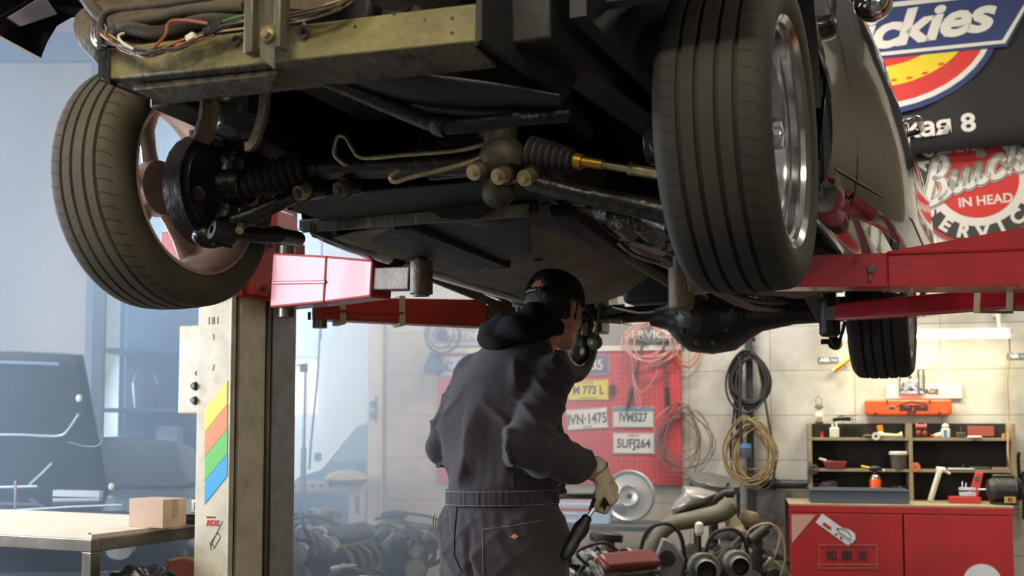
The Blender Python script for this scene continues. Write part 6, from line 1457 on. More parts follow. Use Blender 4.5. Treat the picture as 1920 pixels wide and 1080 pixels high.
# worktop level
t = thing('parts_tray', 'blue-grey plastic parts tray standing on the red cabinet before the shelf', 'tray', wpt(wall(1608, 930, .42)[0], .42, zt_+.001), -WT)
q0, q1 = wl_at(t, 1515, 930, .54).x, wl_at(t, 1700, 930, .54).x; w2 = (q1-q0)/2; 
b = MB(); b.box((0, 0, .004), (2*w2-.03, .22, .006))
for s2 in (-1, 1): b.box((s2*(w2-.006), 0, .045), (.012, .24, .09)); b.box((0, s2*.115, .045), (2*w2, .012, .09))
b.box((0, -.125, .086), (2*w2+.02, .02, .008)); b.box((0, .125, .086), (2*w2+.02, .02, .008))
b.build('tray', M['greypl'], t, bevel=.004)
t = on(1640, E0, 'gas_torch', 'orange gas can with a black burner head on the red cabinet', 'gas torch', .24); MB().lathe([(0, 0), (.034, 0), (.036, .006), (.036, .15), (.028, .17), (.012, .178), (0, .178)], (0, 0, 0), (0, 0, 1), n=28).build('gas_can', M['orange'], t); MB().lathe([(.0365, .150), (.0362, .158), (.028, .172)], (0, 0, 0), (0, 0, 1), n=28).build('shoulder', M['steel'], t)
MB().cyl((0, 0, .178), (0, 0, .205), .012).ell((-.002, 0, .218), (.042, .018, .020)).cyl((.038, 0, .212), (.05, 0, .208), .009, .009, 12).build('burner_head', M['blackpl'], t); MB().cyl((-.038, 0, .222), (-.09, 0, .232), .009, .011, 14).build('nozzle', M['brass'], t)
MB().cyl((.048, 0, .208), (.06, 0, .204), .010, .010, 12).build('regulator_knob', M['offwhite'], t)
t = on(1550, E0, 'rag_box', 'violet and white rag bundle in a small box at the lower left of the shelf', 'box', .10); MB().box((0, 0, .05), (.13, .09, .10)).build('box', mat('brown_board', '#5a4030', .7), t, bevel=.003); MB().ell((-.01, -.01, .105), (.045, .035, .02)).ell((.03, .01, .11), (.04, .03, .022)).build('rag', mat('violet_cloth', '#6d6480', .9), t)
t = on(1685, E0, 'parts_jar', 'cloudy jar of small fittings at the lower middle of the shelf', 'jar', .12); MB().lathe([(0, 0), (.055, 0), (.06, .06), (.0, .06)], (0, 0, 0), (0, 0, 1), n=24).build('jar', mat('cloudy_jar', '#74746a', .3), t)
b = MB(); random.seed(2)
for i in range(9): b.ell((random.uniform(-.04, .04), random.uniform(-.03, .03), .065+random.uniform(0, .03)), (.016, .014, .014), 8, 6)
b.build('fittings', M['bracket'], t)
t = on(1755, E0, 'jack_stand', 'white and silver jack stand leaning in the lower right of the shelf', 'jack', .30); MB().bar((-.045, 0, .004), (.02, .0, .21), .05, .03).build('body', M['offwhite'], t, bevel=.006); MB().cyl((.0, 0, .215), (.055, 0, .215), .022, .018, 16).cyl((.05, 0, .21), (.085, 0, .19), .008).build('head', M['offwhite'], t); MB().bar((-.035, -.016, .02), (.012, -.016, .17), .018, .006).build('window_strip', M['bracket'], t)
t = on(1806, E0, 'drill_case', 'open red plastic tool case with drill bits on the red cabinet', 'case', .36); MB().box((-.0, 0, .022), (.19, .09, .044)).build('case_bottom', M['redpl'], t, bevel=.003); MB().hexa([(.03, .035, .044), (.095, .035, .044), (.095, .05, .044), (.03, .05, .044), (.085, .06, .20), (.135, .06, .20), (.135, .072, .20), (.085, .072, .20)]).build('case_lid', M['redpl'], t, bevel=.003)
b = MB(); b.box((.015, -.01, .062), (.105, .05, .03)); b.box((.015, -.01, .095), (.11, .045, .02)); b.build('bit_rack', M['steel'], t, bevel=.002); MB().cyl((-.01, -.01, .10), (-.012, -.01, .145), .008, .004, 10).cyl((.01, -.01, .10), (.012, -.01, .135), .006, .003, 10).build('drill_bit', M['steel'], t)
MB().box((.09, .05, .16), (.03, .008, .03)).build('lid_label', M['bracket'], t)
t = on(1880, E0, 'electric_motor', 'black bench motor with a small brass name plate on the right end of the cabinet', 'motor', .42)
MB().cyl((-.065, 0, .095), (.07, 0, .095), .082, .082, 32).lathe([(.082, 0), (.07, .03), (.03, .045), (0, .045)], (.07, 0, .095), (1, 0, 0), n=32).build('housing', M['blackpl'], t)
MB().lathe([(.078, 0), (.062, .03), (.026, .042), (0, .042)], (-.065, 0, .095), (-1, 0, 0), n=32).build('end_bell', M['enginedk'], t)
MB().box((.0, 0, .008), (.15, .13, .016)).box((0, 0, .02), (.10, .08, .02)).build('foot', M['black'], t, bevel=.003); MB().box((.02, -.078, .035), (.068, .012, .040)).build('name_plate', mat('brass_plate', '#b08d4a', .5), t, smooth=False); text('E1', .03, M['ink'], 'plate_lettering', t, (.02, -.086, .035), bold=.001)
MB().cyl((-.10, 0, .095), (-.155, 0, .095), .006, .006, 10).build('shaft', M['steel'], t); MB().box((0, 0, .186), (.13, .05, .012)).build('top_cover', M['bracket'], t, bevel=.004)
b = MB()
for i in range(9): b.lathe([(.083, -.004), (.0855, 0), (.083, .004)], (-.05+.014*i, 0, .095), (1, 0, 0), n=32)
b.build('cooling_fins', M['blackpl'], t)
# on top of the shelf
zT = zt2+.0005
t = on(1537, zT, 'oil_lantern', 'small white glass lantern on the left end of the shelf top', 'lantern', .09); MB().lathe([(0, 0), (.026, 0), (.03, .01), (.018, .02), (.016, .028), (0, .028)], (0, 0, 0), (0, 0, 1), n=24).build('base', M['bracket'], t); MB().lathe([(.015, .028), (.027, .05), (.02, .085), (.012, .11), (0, .11)], (0, 0, 0), (0, 0, 1), n=24).build('glass', mat('frosted_glass', '#e8dcc0', .3), t); MB().lathe([(.014, .105), (.035, .112), (.02, .125), (.008, .14), (0, .14)], (0, 0, 0), (0, 0, 1), n=24).build('hood', M['bracket'], t); MB().tube([(-.02, 0, .12), (-.02, 0, .17), (0, 0, .19), (.02, 0, .17), (.02, 0, .12)], .002, 6, smooth=3).build('bail', M['bracket'], t)
t = on(1582, zT, 'model_plane', 'dark model of an old biplane on the shelf top', 'model plane', .09); MB().tube([(-.07, 0, .02), (-.02, 0, .03), (.05, 0, .03)], (.008, .016), 10, smooth=3).build('fuselage', M['enginedk'], t); MB().box((.03, 0, .055), (.13, .06, .004)).box((.03, 0, .028), (.10, .05, .004)).build('wing', M['enginedk'], t); MB().cyl((.0, -.02, 0), (.0, -.02, .055), .002).cyl((.06, -.02, 0), (.06, -.02, .055), .002).cyl((-.065, 0, 0), (-.065, 0, .045), .002).build('strut', M['bracket'], t)
b = MB(); b.bar((-.07, 0, .03), (.0, .0, .055), .03, .005); b.build('tail', M['enginedk'], t)
# side of the shelf
t = on(1509, .17, 'hanging_clamp', 'steel disc and clamp hanging on the left side of the shelf', 'clamp', .21); t.location = wpt(wall(1520, 832, .215)[0], .215, zt_+.21)
MB().lathe([(.022, -.006), (.034, -.004), (.034, .004), (.022, .006)], (.016, 0, 0), (0, 1, .1), n=28, closed=True).cyl((.016, -.005, .0), (.016, .01, .0), .010).build('disc', M['bracket'], t); MB().tube([(-.005, -.002, .05), (-.02, -.002, .02), (-.018, -.002, -.06), (-.012, -.002, -.10)], .008, 8, smooth=3).build('clamp_arm', M['bracket'], t)
for px, zz, lb, m in ((1909, .13, 'long dark pry bar hanging on the right side of the shelf', M['black']), (1916, .0, 'black strap hanging beyond the right end of the shelf', M['rubber'])):
    t = on(px, zz, 'pry_bar' if m is M['black'] else 'strap', lb, 'bar' if m is M['black'] else 'strap', .10); MB().tube([(0, 0, -.12), (.004, 0, .0), (.0, 0, .16), (.008, 0, .2)], .011, 8, smooth=3).build('bar', m, t); MB().cyl((0, 0, .18), (0, .095, .18), .004).build('hook', M['steel'], t)
# --- hubcap leaning under the pegboard
t = thing('hubcap', 'round silver hubcap leaning on the bench below the red pegboard', 'hubcap', wpt(wall(1180, 930, .40)[0], .40, wall(1180, 930, .40)[1]), -WT)
MB().lathe([(0, .03), (.014, .03), (.02, .018), (.05, .020), (.07, .030), (.078, .012), (.10, .006), (.150, .004), (.160, .014), (.170, .022), (.182, .010), (.182, -.004), (.15, -.008), (0, -.008)], (0, 0, 0), (-.12, -1, .12), n=64).build('dish', mat('brushed_silver', '#b4b8b8', .35, .7, c2='#8d9191', scale=6), t)
MB().lathe([(0, .04), (.016, .038), (.02, .030)], (0, 0, 0), (-.12, -1, .12), n=32).build('centre_badge', M['bracket'], t)
# --- low bench under it with clutter
def benchlet(name, label, cat, px0, px1, py, o, dep, m, th=.03):
    s0, z_ = wall(px0, py, o); s1, _ = wall(px1, py, o); t = thing(name, label, cat, wpt((s0+s1)/2, o, 0), -WT); w_ = s1-s0
    MB().box((0, dep/2, z_-th/2), (w_, dep, th)).build('top', m, t, smooth=False, bevel=.003)
    for sx in (-1, 1):
        for y_ in (.04, dep-.04): MB().box((sx*(w_/2-.04), y_, (z_-th)/2), (.04, .04, z_-th-.001)).build('leg', M['bracket'], t, smooth=False)
    return t, z_
bt, bz = benchlet('low_bench', 'low grey steel bench under the red pegboard behind the mechanic', 'bench', 1040, 1228, 984, .62, .5, mat('grey_steel_bench', '#5e6467', .5, .3, c2='#3c4143', scale=5), .035)
t = thing('service_box', 'white box with blue stripe lettering on the low bench', 'box', wpt(wall(1090, 960, .45)[0], .45, bz+.001), -WT); MB().box((0, 0, .07), (.42, .2, .14)).build('box', pblue, t, bevel=.006); MB().box((0, -.1012, .10), (.40, .001, .018)).build('stripe', inkr, t, smooth=False)
MB().tube([(-.19, -.102, .02), (-.19, -.102, .07), (-.02, -.102, .07), (-.02, -.102, .02)], .004, 6, closed=True).build('outline', pw_, t)
# --- engines and parts heaped on the floor
def pulley(b, c, r, ax=(0, -1, 0), w_=.04):
    b.lathe([(0, w_*.2), (r*.25, w_*.2), (r*.3, 0), (r*.7, 0), (r*.85, w_*.1), (r, 0), (r*.86, w_*.5), (r, w_), (r*.3, w_), (0, w_)], c, ax, n=28)
def engine(label, P, rz, sc=1, cm=None, seed=0, cover=None, stand=.22, group=None):
    random.seed(seed); t = thing('engine', label, 'engine', (P[0], P[1], 0), rz, group); k = sc; z0 = stand
    m1 = cm or M['engine']
    b = MB(); b.box((0, 0, z0+.16*k), (.30*k, .52*k, .20*k)); b.hexa([(-.12*k, -.24*k, z0), (.12*k, -.24*k, z0), (.12*k, .24*k, z0), (-.12*k, .24*k, z0), (-.15*k, -.26*k, z0+.08*k), (.15*k, -.26*k, z0+.08*k), (.15*k, .26*k, z0+.08*k), (-.15*k, .26*k, z0+.08*k)])
    b.build('block', m1, t, bevel=.01)
    for s2 in (-1, 1):
        h = MB().box((s2*.17*k, 0, z0+.30*k), (.15*k, .50*k, .12*k), ry=s2*R(38)); hd = h.build('cylinder_head', M['engine2'], t, bevel=.008)
        MB().box((s2*.22*k, 0, z0+.37*k), (.13*k, .46*k, .07*k), ry=s2*R(38)).build('valve_cover', cover or M['enginedk'], t, bevel=.02)
        b = MB()
        for j in range(4): y = (-.18+.12*j)*k; b.tube([(s2*.24*k, y, z0+.28*k), (s2*.31*k, y, z0+.24*k), (s2*.33*k, y+.02*k, z0+.14*k), (s2*.31*k, .1*k, z0+.05*k)], .020*k, 8, smooth=3)
        b.build('exhaust_manifold', M['olive2'], t)
    b = MB(); b.box((0, 0, z0+.37*k), (.20*k, .40*k, .06*k)); b.cyl((0, 0, z0+.38*k), (0, 0, z0+.47*k), .07*k)
    for j in range(4):
        for s2 in (-1, 1): b.tube([(0, (-.16+.1*j)*k, z0+.40*k), (s2*.08*k, (-.16+.1*j)*k, z0+.41*k), (s2*.15*k, (-.16+.1*j)*k, z0+.34*k)], .018*k, 8, smooth=3)
    b.build('intake_manifold', M['engine2'], t)
    MB().lathe([(0, 0), (.10*k, 0), (.105*k, .01), (.105*k, .045*k), (.09*k, .055*k), (.02*k, .06*k), (0, .075*k)], (0, .02*k, z0+.47*k), (0, .1, 1), n=32).build('air_cleaner', M['engine2'] if seed % 2 else M['enginedk'], t)
    for (x, z, r) in ((0, .10, .085), (-.13, .30, .055), (.14, .27, .06), (0, .26, .07)):
        b = MB(); pulley(b, (x*k, -.28*k, z0+z*k), r*k, (0, -1, 0), .045*k); b.build('pulley', M['engine2'] if r > .06 else M['enginedk'], t)
    MB().cyl((.20*k, -.24*k, z0+.31*k), (.20*k, -.08*k, z0+.31*k), .06*k).build('alternator', M['engine2'], t)
    b = MB()
    for j in range(4):
        a = Vector((random.uniform(-.2, .2)*k, -.28*k, z0+random.uniform(.2, .4)*k)); c = Vector((random.uniform(-.25, .25)*k, random.uniform(-.1, .3)*k, z0+random.uniform(.35, .5)*k))
        b.tube([a, a+Vector((random.uniform(-.05, .05), -.06, .07)), (a+c)/2+Vector((0, 0, .09*k)), c], .011*k, 7, smooth=4)
    b.build('hose', M['rubber'], t)
    b = MB()
    for sx in (-1, 1): b.box((sx*.12*k, 0, z0/2), (.05, .46*k, z0-.002))
    b.box((0, 0, .03), (.40*k, .60*k, .055)); b.build('pallet', M['wood'], t)
    return t
def fl_(px, py, Y): p = atY(px, py, Y); return (p.x, p.y)
engine('dark engine with round air cleaner in the haze just right of the lift post', fl_(606, 950, 7.15), R(-20), .95, seed=1, stand=.22, group='engines stored on the floor')
engine('grey engine with pale valve covers in the haze left of the mechanic legs', fl_(742, 960, 7.7), R(35), .88, seed=2, stand=.20, group='engines stored on the floor', cover=M['enginedk'])
engine('low engine lying in front of the hazy engine pile near the lift post', fl_(650, 1050, 6.2), R(70), .72, M['engine2'], seed=3, stand=.10, cover=mat('yellowish_cover', '#9a9478', .5), group='engines stored on the floor')
engine('engine with red block and silver top just right of the mechanic hip', fl_(1132, 1030, 5.9), R(-52), .85, M['enginered'], seed=4, stand=.24, cover=mat('dark_red_cover', '#6e2b2a', .35), group='engines stored on the floor')
engine('grimy engine with large round pulleys in the heap left of the red cabinet', fl_(1372, 1020, 6.7), R(8), 1.0, M['enginedk'], seed=5, stand=.10, group='engines stored on the floor')
engine('grey cast engine half behind the round pulleys, below the grey scoop', fl_(1275, 1050, 6.7), R(-25), .66, M['engine2'], seed=6, stand=.12, group='engines stored on the floor')
# big headlamp-like housings in the heap
for px, py, r, lb in ((1322, 1068, .085, 'open round bearing housing in the engine heap'), (1385, 1060, .075, 'dark round pump housing in the engine heap beside the steel sheet')):
    q = atY(px, py, 6.0); t = thing('bearing_housing', lb, 'engine part', (q.x, q.y, 0), 0)
    MB().lathe([(r*.62, -.05), (r*.70, -.03), (r*.72, .0), (r, 0), (r*1.05, .02), (r, .05), (r*.9, .14), (0, .14)], (0, 0, q.z), (.0, -1, .15) if 0 else (0, 1, 0), n=36).build('housing', M['engine2'], t)
    MB().lathe([(0, .02), (r*.62, .0)], (0, 0, q.z), (0, 1, 0), n=30).build('core', M['enginedk'], t); MB().cyl((0, .08, 0.001), (0, .08, q.z-r*.8), .05).build('stand', M['enginedk'], t)
# grey scooter-like shell with round seat tin, scoop and pipe
q = atY(1338, 906, 6.9); t = thing('air_filter_drum', 'dark round filter drum tilted on top of the parts heap', 'filter drum', q, 0)
MB().lathe([(0, .035), (.10, .033), (.155, .028), (.165, .018), (.165, -.02), (.15, -.035), (0, -.035)], (0, 0, 0), (.14, -.2, 1), n=48).build('drum', mat('grey_dark_tin', '#5d5b56', .5, .3, c2='#35332f', scale=12), t)
b = MB(); 
for a2 in (R(200), R(240), R(290)): b.cyl((.166*math.cos(a2), .166*math.sin(a2), .0), (.172*math.cos(a2), .172*math.sin(a2), .0), .012)
b.build('rivet', M['bracket'], t)
MB().cyl((0, .02, -.035), (.0, .03, .002-q.z), .03).build('stand', M['enginedk'], t)
q = atY(1300, 940, 6.75); t = thing('scoop', 'pale grey tongue-shaped metal scoop below the dark filter drum', 'scoop', q, 0)
tg = [atY(x, y, 6.75)-q for x, y in ((1281, 911), (1312, 914), (1347, 923), (1330, 942), (1305, 953), (1280, 961), (1264, 963), (1258, 955), (1266, 941), (1280, 927))]
cen = sum(tg, Vector())/len(tg); b = MB(); n = len(tg); rings_ = [[cen+(p-cen)*k+Vector((0, -.07*(1-k*k)-.02, 0)) for p in tg] for k in (1, .8, .55, .25)]
b.loft([[p+Vector((0, .03, 0)) for p in tg]]+rings_); b.build('shell', mat('pale_grey_tin', '#9b9890', .3, .4, c2='#77746d', scale=6), t)
MB().tube([atY(x, y, 6.72)-q for x, y in ((1262, 966), (1290, 964), (1325, 948), (1352, 928), (1375, 924))], (.016, .030), 10, smooth=4).build('rolled_edge', M['enginedk'], t); MB().cyl((.03, .06, -.04), (.03, .08, .002-q.z), .02).build('stand', M['enginedk'], t)
q = atY(1280, 990, 6.65); t = thing('intake_pipe', 'thick curved grey intake pipe arching over the engine heap', 'pipe', q, 0)
def L2(px, py, Y=6.65): p = atY(px, py, Y); return p-q
MB().tube([L2(1222, 1040), L2(1228, 1015), L2(1255, 985), L2(1300, 974), L2(1350, 962), L2(1372, 945)], (.040, .060), 18, smooth=6).build('pipe', mat('grey_green_casting', '#6c6552', .7, 0, c2='#4a4537', scale=9, bump=.3), t)
MB().tube([L2(1222, 1040), L2(1219, 1062, 6.6), L2(1220, 1120, 6.6), L2(1220, 1170, 6.6)], .036, 16, smooth=3).build('lower_pipe', M['engine2'], t)
t = thing('gear_cover', 'grey triangular gear cover with a round bearing at the left of the engine heap', 'gear cover', atY(1250, 1050, 5.95), 0)
MB().prism([(-.11, -.10), (.06, -.14), (.10, .0), (.045, .09), (-.02, .12), (-.06, .02)], (0, .05, 0), (1, 0, 0), (0, 0, 1), .06).build('cover', mat('cast_cover', '#7f8078', .5, .4, c2='#5f6059', scale=10), t, bevel=.012)
b = MB(); pulley(b, (.0, -.01, .01), .042, (0, -1, 0), .03); b.build('bearing', M['enginedk'], t); MB().cyl((0, .02, -.10), (0, .02, .002-t.location.z), .03).build('stand', M['enginedk'], t)
q = atY(1380, 985, 6.75); t = thing('crumpled_paper', 'crumpled beige paper lying on the engine heap', 'paper', q, 0)
random.seed(9); b = MB(); b.add([(-.08, 0, .05), (-.03, -.02, .10), (.045, 0, .0), (.03, -.03, -.06), (-.035, -.01, -.09), (-.05, -.04, -.01), (0, .05, 0)], [(0, 5, 1), (1, 5, 2), (2, 5, 3), (3, 5, 4), (4, 5, 0), (1, 6, 0), (2, 6, 1), (3, 6, 2), (4, 6, 3), (0, 6, 4)]); b.build('sheet', mat('beige_paper', '#b0a37f', .8), t, smooth=False)
MB().cyl((0, .03, -.03), (0, .04, .002-q.z), .02).build('stand', M['enginedk'], t)
q = atY(1406, 970, 6.9); t = thing('oil_filter', 'brown round filter can standing on the engine heap', 'filter', q, 0); MB().lathe([(0, -.06), (.06, -.06), (.066, -.04), (.066, .0), (.045, .035), (0, .04)], (0, 0, 0), (.2, -.1, 1), n=28).build('can', mat('brown_tin', '#6d5f40', .5), t); MB().cyl((0, .02, -.05), (0, .03, .002-q.z), .03).build('stand', M['enginedk'], t)
q = atY(1428, 1000, 6.4); t = thing('distributor', 'dirty ignition distributor with wires at the right end of the engine heap', 'engine part', q, 0); MB().cyl((-.06, 0, -.04), (.03, 0, .03), .035, .03).cyl((.03, 0, .03), (.06, 0, .055), .014).build('body', M['engine'], t); MB().tube([(.06, 0, .05), (.10, -.02, .0), (.08, -.02, -.10), (.05, 0, -.18)], .006, 7, smooth=4).build('wire', M['beigewire'], t); MB().cyl((-.02, .02, -.03), (-.02, .03, .002-q.z), .03).build('stand', M['enginedk'], t)

q = atY(1310, 990, 6.55); t = thing('rag', 'white crumpled rag under the curved pipe on the engine heap', 'rag', q, 0); b = MB(); b.loft([[Vector((x*k, -.01+y*k, z)) for x, y in ((-.03, -.03), (.035, -.03), (.03, .03), (-.03, .03))] for z, k in ((-.05, .5), (-.02, 1.1), (.0, .8), (.025, 1.0), (.04, .3))]); b.build('cloth', M['white'], t, sub=1); MB().cyl((0, 0, -.04), (0, .0, .002-q.z), .015).build('stand', M['enginedk'], t)
random.seed(21)
for k_, lb in enumerate(('black hose looping over the left of the engine heap', 'black hose looping between the round housings and the steel sheet', 'brown cable loop on the right of the engine heap')):
    c = atY((1240, 1360, 1430)[k_], (1000, 1010, 1000)[k_], 6.25); t = thing('loose_hose', lb, 'hose', c, 0)
    MB().tube([(-.12, 0, -.10), (-.08, -.03, .02), (.02, -.05, .06), (.10, -.02, .0), (.13, .02, -.14), (.10, .05, -.3), (.1, .1, .012-c.z)], (.012, .012) if k_ < 2 else .006, 8, smooth=5).build('hose', M['rubber'] if k_ < 2 else M['beigewire'], t)
# ------------------------------------------------------------------ left: steel bench, box, car with open hood, shelves in the haze
BR = R(-24)
bc = atZ(172, 1003, .87)
def bl(px, py, z=.87): P = atZ(px, py, z)-bc; return Vector((P.dot(CA), P.dot(CB), 0))
t = thing('workbench', 'steel tube workbench with a pale plywood top at the lower left', 'workbench', (bc.x, bc.y, 0), BR)
BW_, BD_ = 1.5, .75
MB().box((-BW_/2, BD_/2, .862), (BW_-.012, BD_-.012, .016)).build('top', M['benchtop'], t, smooth=False)
b = MB()
for y_ in (.0225, BD_-.0225): b.box((-BW_/2, y_, .831), (BW_, .045, .045))
for x_ in (-.0225, -BW_+.0225): b.box((x_, BD_/2, .831), (.045, BD_-.09, .045))
b.build('frame', M['benchsteel'], t, smooth=False, bevel=.003)
for x_ in (-.024, -BW_+.024):
    for y_ in (.024, BD_-.024): MB().box((x_, y_, .404), (.045, .045, .808)).build('leg', M['benchsteel'], t, smooth=False, bevel=.003)
MB().cyl((-.03, .02, .870), (-.03, .02, .874), .005).build('screw', M['black'], t)
q = bl(305, 991)
t = thing('cardboard_box', 'small closed cardboard box on the plywood workbench', 'box', bc+CA*q.x+CB*q.y, BR-R(4)); t.location.z = .8705
MB().box((-.088, .060, .053), (.176, .120, .106)).build('box', M['cardboard'], t, smooth=False, bevel=.001); MB().box((-.088, .060, .1063), (.174, .002, .001)).box((-.0005+.001, .060, .07), (.001, .03, .07)).build('flap_seam', mat('cardboard_edge', '#94745a', .8), t, smooth=False)
q = bl(352, 985); t = thing('flat_case', 'black flat case on the workbench, under the small carton', 'case', bc+CA*q.x+CB*(q.y+.05), BR); t.location.z = .8705
MB().box((.06, .06, .022), (.20, .16, .044)).build('case', M['blackpl'], t, bevel=.004); MB().box((.06, -.021, .022), (.19, .004, .004)).build('zip', M['bracket'], t)
q2 = t.location.copy(); t = thing('carton', 'small white carton with dark print lying on the black flat case', 'carton', (q2.x, q2.y, .8705+.0445), BR)
MB().box((.05, .06, .026), (.16, .11, .052)).build('carton', M['white'], t, smooth=False, bevel=.001); MB().box((.05, .0035, .026), (.13, .002, .03)).build('label', M['benchsteel'], t, smooth=False); MB().box((.05, .06, .0545), (.165, .115, .005)).build('lid', M['blackpl'], t, smooth=False)
q = atY(352, 1075, 4.35); t = thing('metal_can', 'open rusty red-brown metal can under the right end of the workbench', 'can', (q.x, q.y, 0), 0)
hcan = atY(352, 1048, 4.35).z
MB().box((0, 0, hcan/2), (.13, .13, hcan-.002)).build('can', mat('rusty_red_tin', '#7a3526', .6, c2='#4b2418', scale=10), t, bevel=.004); MB().tube([(-.055, -.055, hcan), (0, -.06, hcan+.012), (.055, -.055, hcan), (.06, 0, hcan+.01), (.055, .055, hcan), (-.055, .055, hcan)], .007, 6, closed=True, smooth=3).build('torn_rim', M['wood'], t)
q = atY(262, 1085, 4.0); t = thing('shop_bag', 'shiny black plastic bag bulging under the workbench', 'bag', (q.x, q.y, 0), 0)
zb2 = atY(262, 1062, 4.0).z
def bagf(c, n): return .018*math.sin(c.x*60+c.z*45)*math.sin(c.y*50+c.z*30)
blob([((0, 0, zb2-.16), (.15, .13, .16)), ((.06, .0, zb2-.10), (.10, .09, .09)), ((0, 0, .18), (.17, .15, .175))], .012, 2, 'bag', mat('black_plastic_film', '#131417', .22), t, bagf)
t2 = thing('hand_truck_wheel', 'grey wheel rim leaning under the workbench', 'wheel', (atY(203, 1100, 4.5).x, 4.5, .30), R(-24)); MB().lathe([(.11, -.03), (.15, -.03), (.16, -.01), (.16, .03), (.14, .035), (.11, .03)], (0, 0, 0), (0, 1, 0), n=40, closed=True).build('rim', M['bluegrey'], t2); MB().lathe([(.16, -.035), (.20, -.035), (.215, 0), (.20, .035), (.16, .035)], (0, 0, 0), (0, 1, 0), n=40, closed=True).build('tire', M['rubber'], t2); t2.location.z = .216
MB().lathe([(0, -.01), (.112, -.006), (.112, .006), (0, .01)], (0, 0, 0), (0, 1, 0), n=40).build('disc', M['benchsteel'], t2)
# dark car facing us with its hood up
HY = 5.6
t = thing('hood_up_car', 'dark car with its hood raised standing behind the workbench at the far left', 'car', (-2.35, HY, 0), R(2))
bpaint = mat('dark_blue_black_paint', '#15181d', .25, coat=.6); hm_ = mat('hood_liner', '#1b1e24', .6, c2='#2a2e36', scale=8)
def C(px, py, Y): 
    P = atY(px, py, Y)-Vector((-2.35, HY, 0)); c, s2 = math.cos(R(2)), math.sin(R(2)); return Vector((P.x*c+P.y*s2, -P.x*s2+P.y*c, P.z))
zf = C(100, 960, HY).z; xr_ = C(318, 950, HY).x
b = MB()
secs = []
for y_, zt3, dz in ((0, zf-.06, .0), (.06, zf, .0), (.35, zf+.03, 0), (1.1, zf+.05, 0), (1.35, zf+.05, 0), (1.9, zf+.06, 0), (2.5, zf+.02, 0)):
    secs.append([Vector((x_, y_, z_)) for x_, z_ in ((xr_-.02, .30), (xr_+.0, .50), (xr_-.01, zt3-.07), (xr_-.07, zt3-.012), (xr_-.25, zt3), (xr_-1.50, zt3), (xr_-1.68, zt3-.012), (xr_-1.74, zt3-.07), (xr_-1.75, .5), (xr_-1.73, .30))])
b.loft(secs); b.build('body', bpaint, t)
MB().box((xr_-.87, -.03, .42), (1.66, .12, .22)).build('bumper', bpaint, t, bevel=.03)
for x_ in (xr_-.25, xr_-1.49): MB().lathe([(0, .012), (.07, .006), (.085, -.01), (0, -.01)], (x_, -.005, zf-.17), (0, -1, 0), n=28).build('headlamp', M['chrome'], t)
for x_ in (xr_-.10, xr_-1.65):
    for y_ in (.6, 1.95): MB().lathe([(0, -.1), (.2, -.1), (.3, -.09), (.32, -.05), (.32, .05), (.3, .09), (0, .09)], (x_, y_, .322), (1, 0, 0), n=36).build('wheel', M['rubber'], t)
b = MB().hexa([(xr_-.25, 1.25, zf+.05), (xr_-1.5, 1.25, zf+.05), (xr_-1.55, 2.45, zf+.05), (xr_-.2, 2.45, zf+.05), (xr_-.50, 1.9, zf+.34), (xr_-1.33, 1.9, zf+.34), (xr_-1.33, 2.3, zf+.30), (xr_-.50, 2.3, zf+.30)]); b.build('cabin', hm_, t, bevel=.04)
# raised hood: hinge line at the rear, free edge leaning back over it
h0, h1 = C(205, 935, HY+.95), C(152, 655, HY+.35); hw = 1.36
b = MB()
def hood(u, v):
    x = (h0.x+.01)+(h1.x-h0.x)*v**1.3-(hw-.10*v)*u; y = h0.y+(h1.y-h0.y)*v-.05*math.sin(math.pi*u)*v; z = h0.z+(h1.z-h0.z)*v-.02*(2*u-1)**2*v-.01
    return (x, y, z)
b.grid(hood, 24, 12); hd = b.build('hood', hm_, t, solid=.02)
b = MB(); b.tube([Vector(hood(u/12, 1))+Vector((0, -.012, .0)) for u in range(13)], .006, 6); b.build('hood_front_edge', M['steel'], hd)  # highlight along the hood edge, put in as a bright strip
b = MB(); b.tube([Vector(hood(.10+u/14, .93))+Vector((0, -.02, 0)) for u in range(11)], .010, 6); b.build('hood_brace', M['bluegrey'], hd)
def HB(px, py, f): p0 = hood(0, 0); return None
def onhood(px, py):
    # intersect the ray with the mean plane of the hood
    A_, B_, C_ = Vector(hood(0, 0)), Vector(hood(0, 1)), Vector(hood(1, 0)); n = (B_-A_).cross(C_-A_).normalized(); Mt = Matrix.Rotation(R(2), 3, 'Z'); base = Vector((-2.35, HY, 0))
    P = hit(px, py, Mt @ n, base+Mt @ A_)-base; return Mt.inverted() @ P-Vector((0, .03, 0))
silver = mat('pale_scuffed_metal', '#aab3bf', .35, .4)  # pale metal, with the hood ribs' highlights put into its colour
b = MB().tube([onhood(x, y) for x, y in ((-30, 815), (40, 815), (80, 817), (115, 817), (130, 808), (152, 776))], .008, 8, smooth=4); b.build('hood_rib', silver, hd)
b = MB().tube([onhood(x, y) for x, y in ((60, 908), (82, 888), (102, 868))], .009, 8, smooth=3); b.build('hood_rib', silver, hd)
b = MB().tube([onhood(x, y) for x, y in ((130, 828), (160, 836), (185, 836), (195, 825), (193, 815))], .003, 6, smooth=4); b.build('washer_hose', silver, hd)
for px, py in ((152, 747), (212, 912)): p_ = onhood(px, py); MB().ell(p_, (.018, .012, .022)).build('rubber_stop', M['white'], hd)
b = MB(); P0, P1 = C(103, 924, HY+.6), C(190, 926, HY+.6); b.bar(P0, P1, .06, .035); b.tube([C(-20, 914, HY+.6), C(70, 912, HY+.6)], .008, 6); b.build('plenum_trim', silver, t)
b = MB().cyl(C(29, 962, HY+.02), C(29, 901, HY+.02), .007).cyl(C(29, 963, HY+.02), C(29, 959, HY+.02), .03, .01); b.build('hood_pin', M['steel'], t)
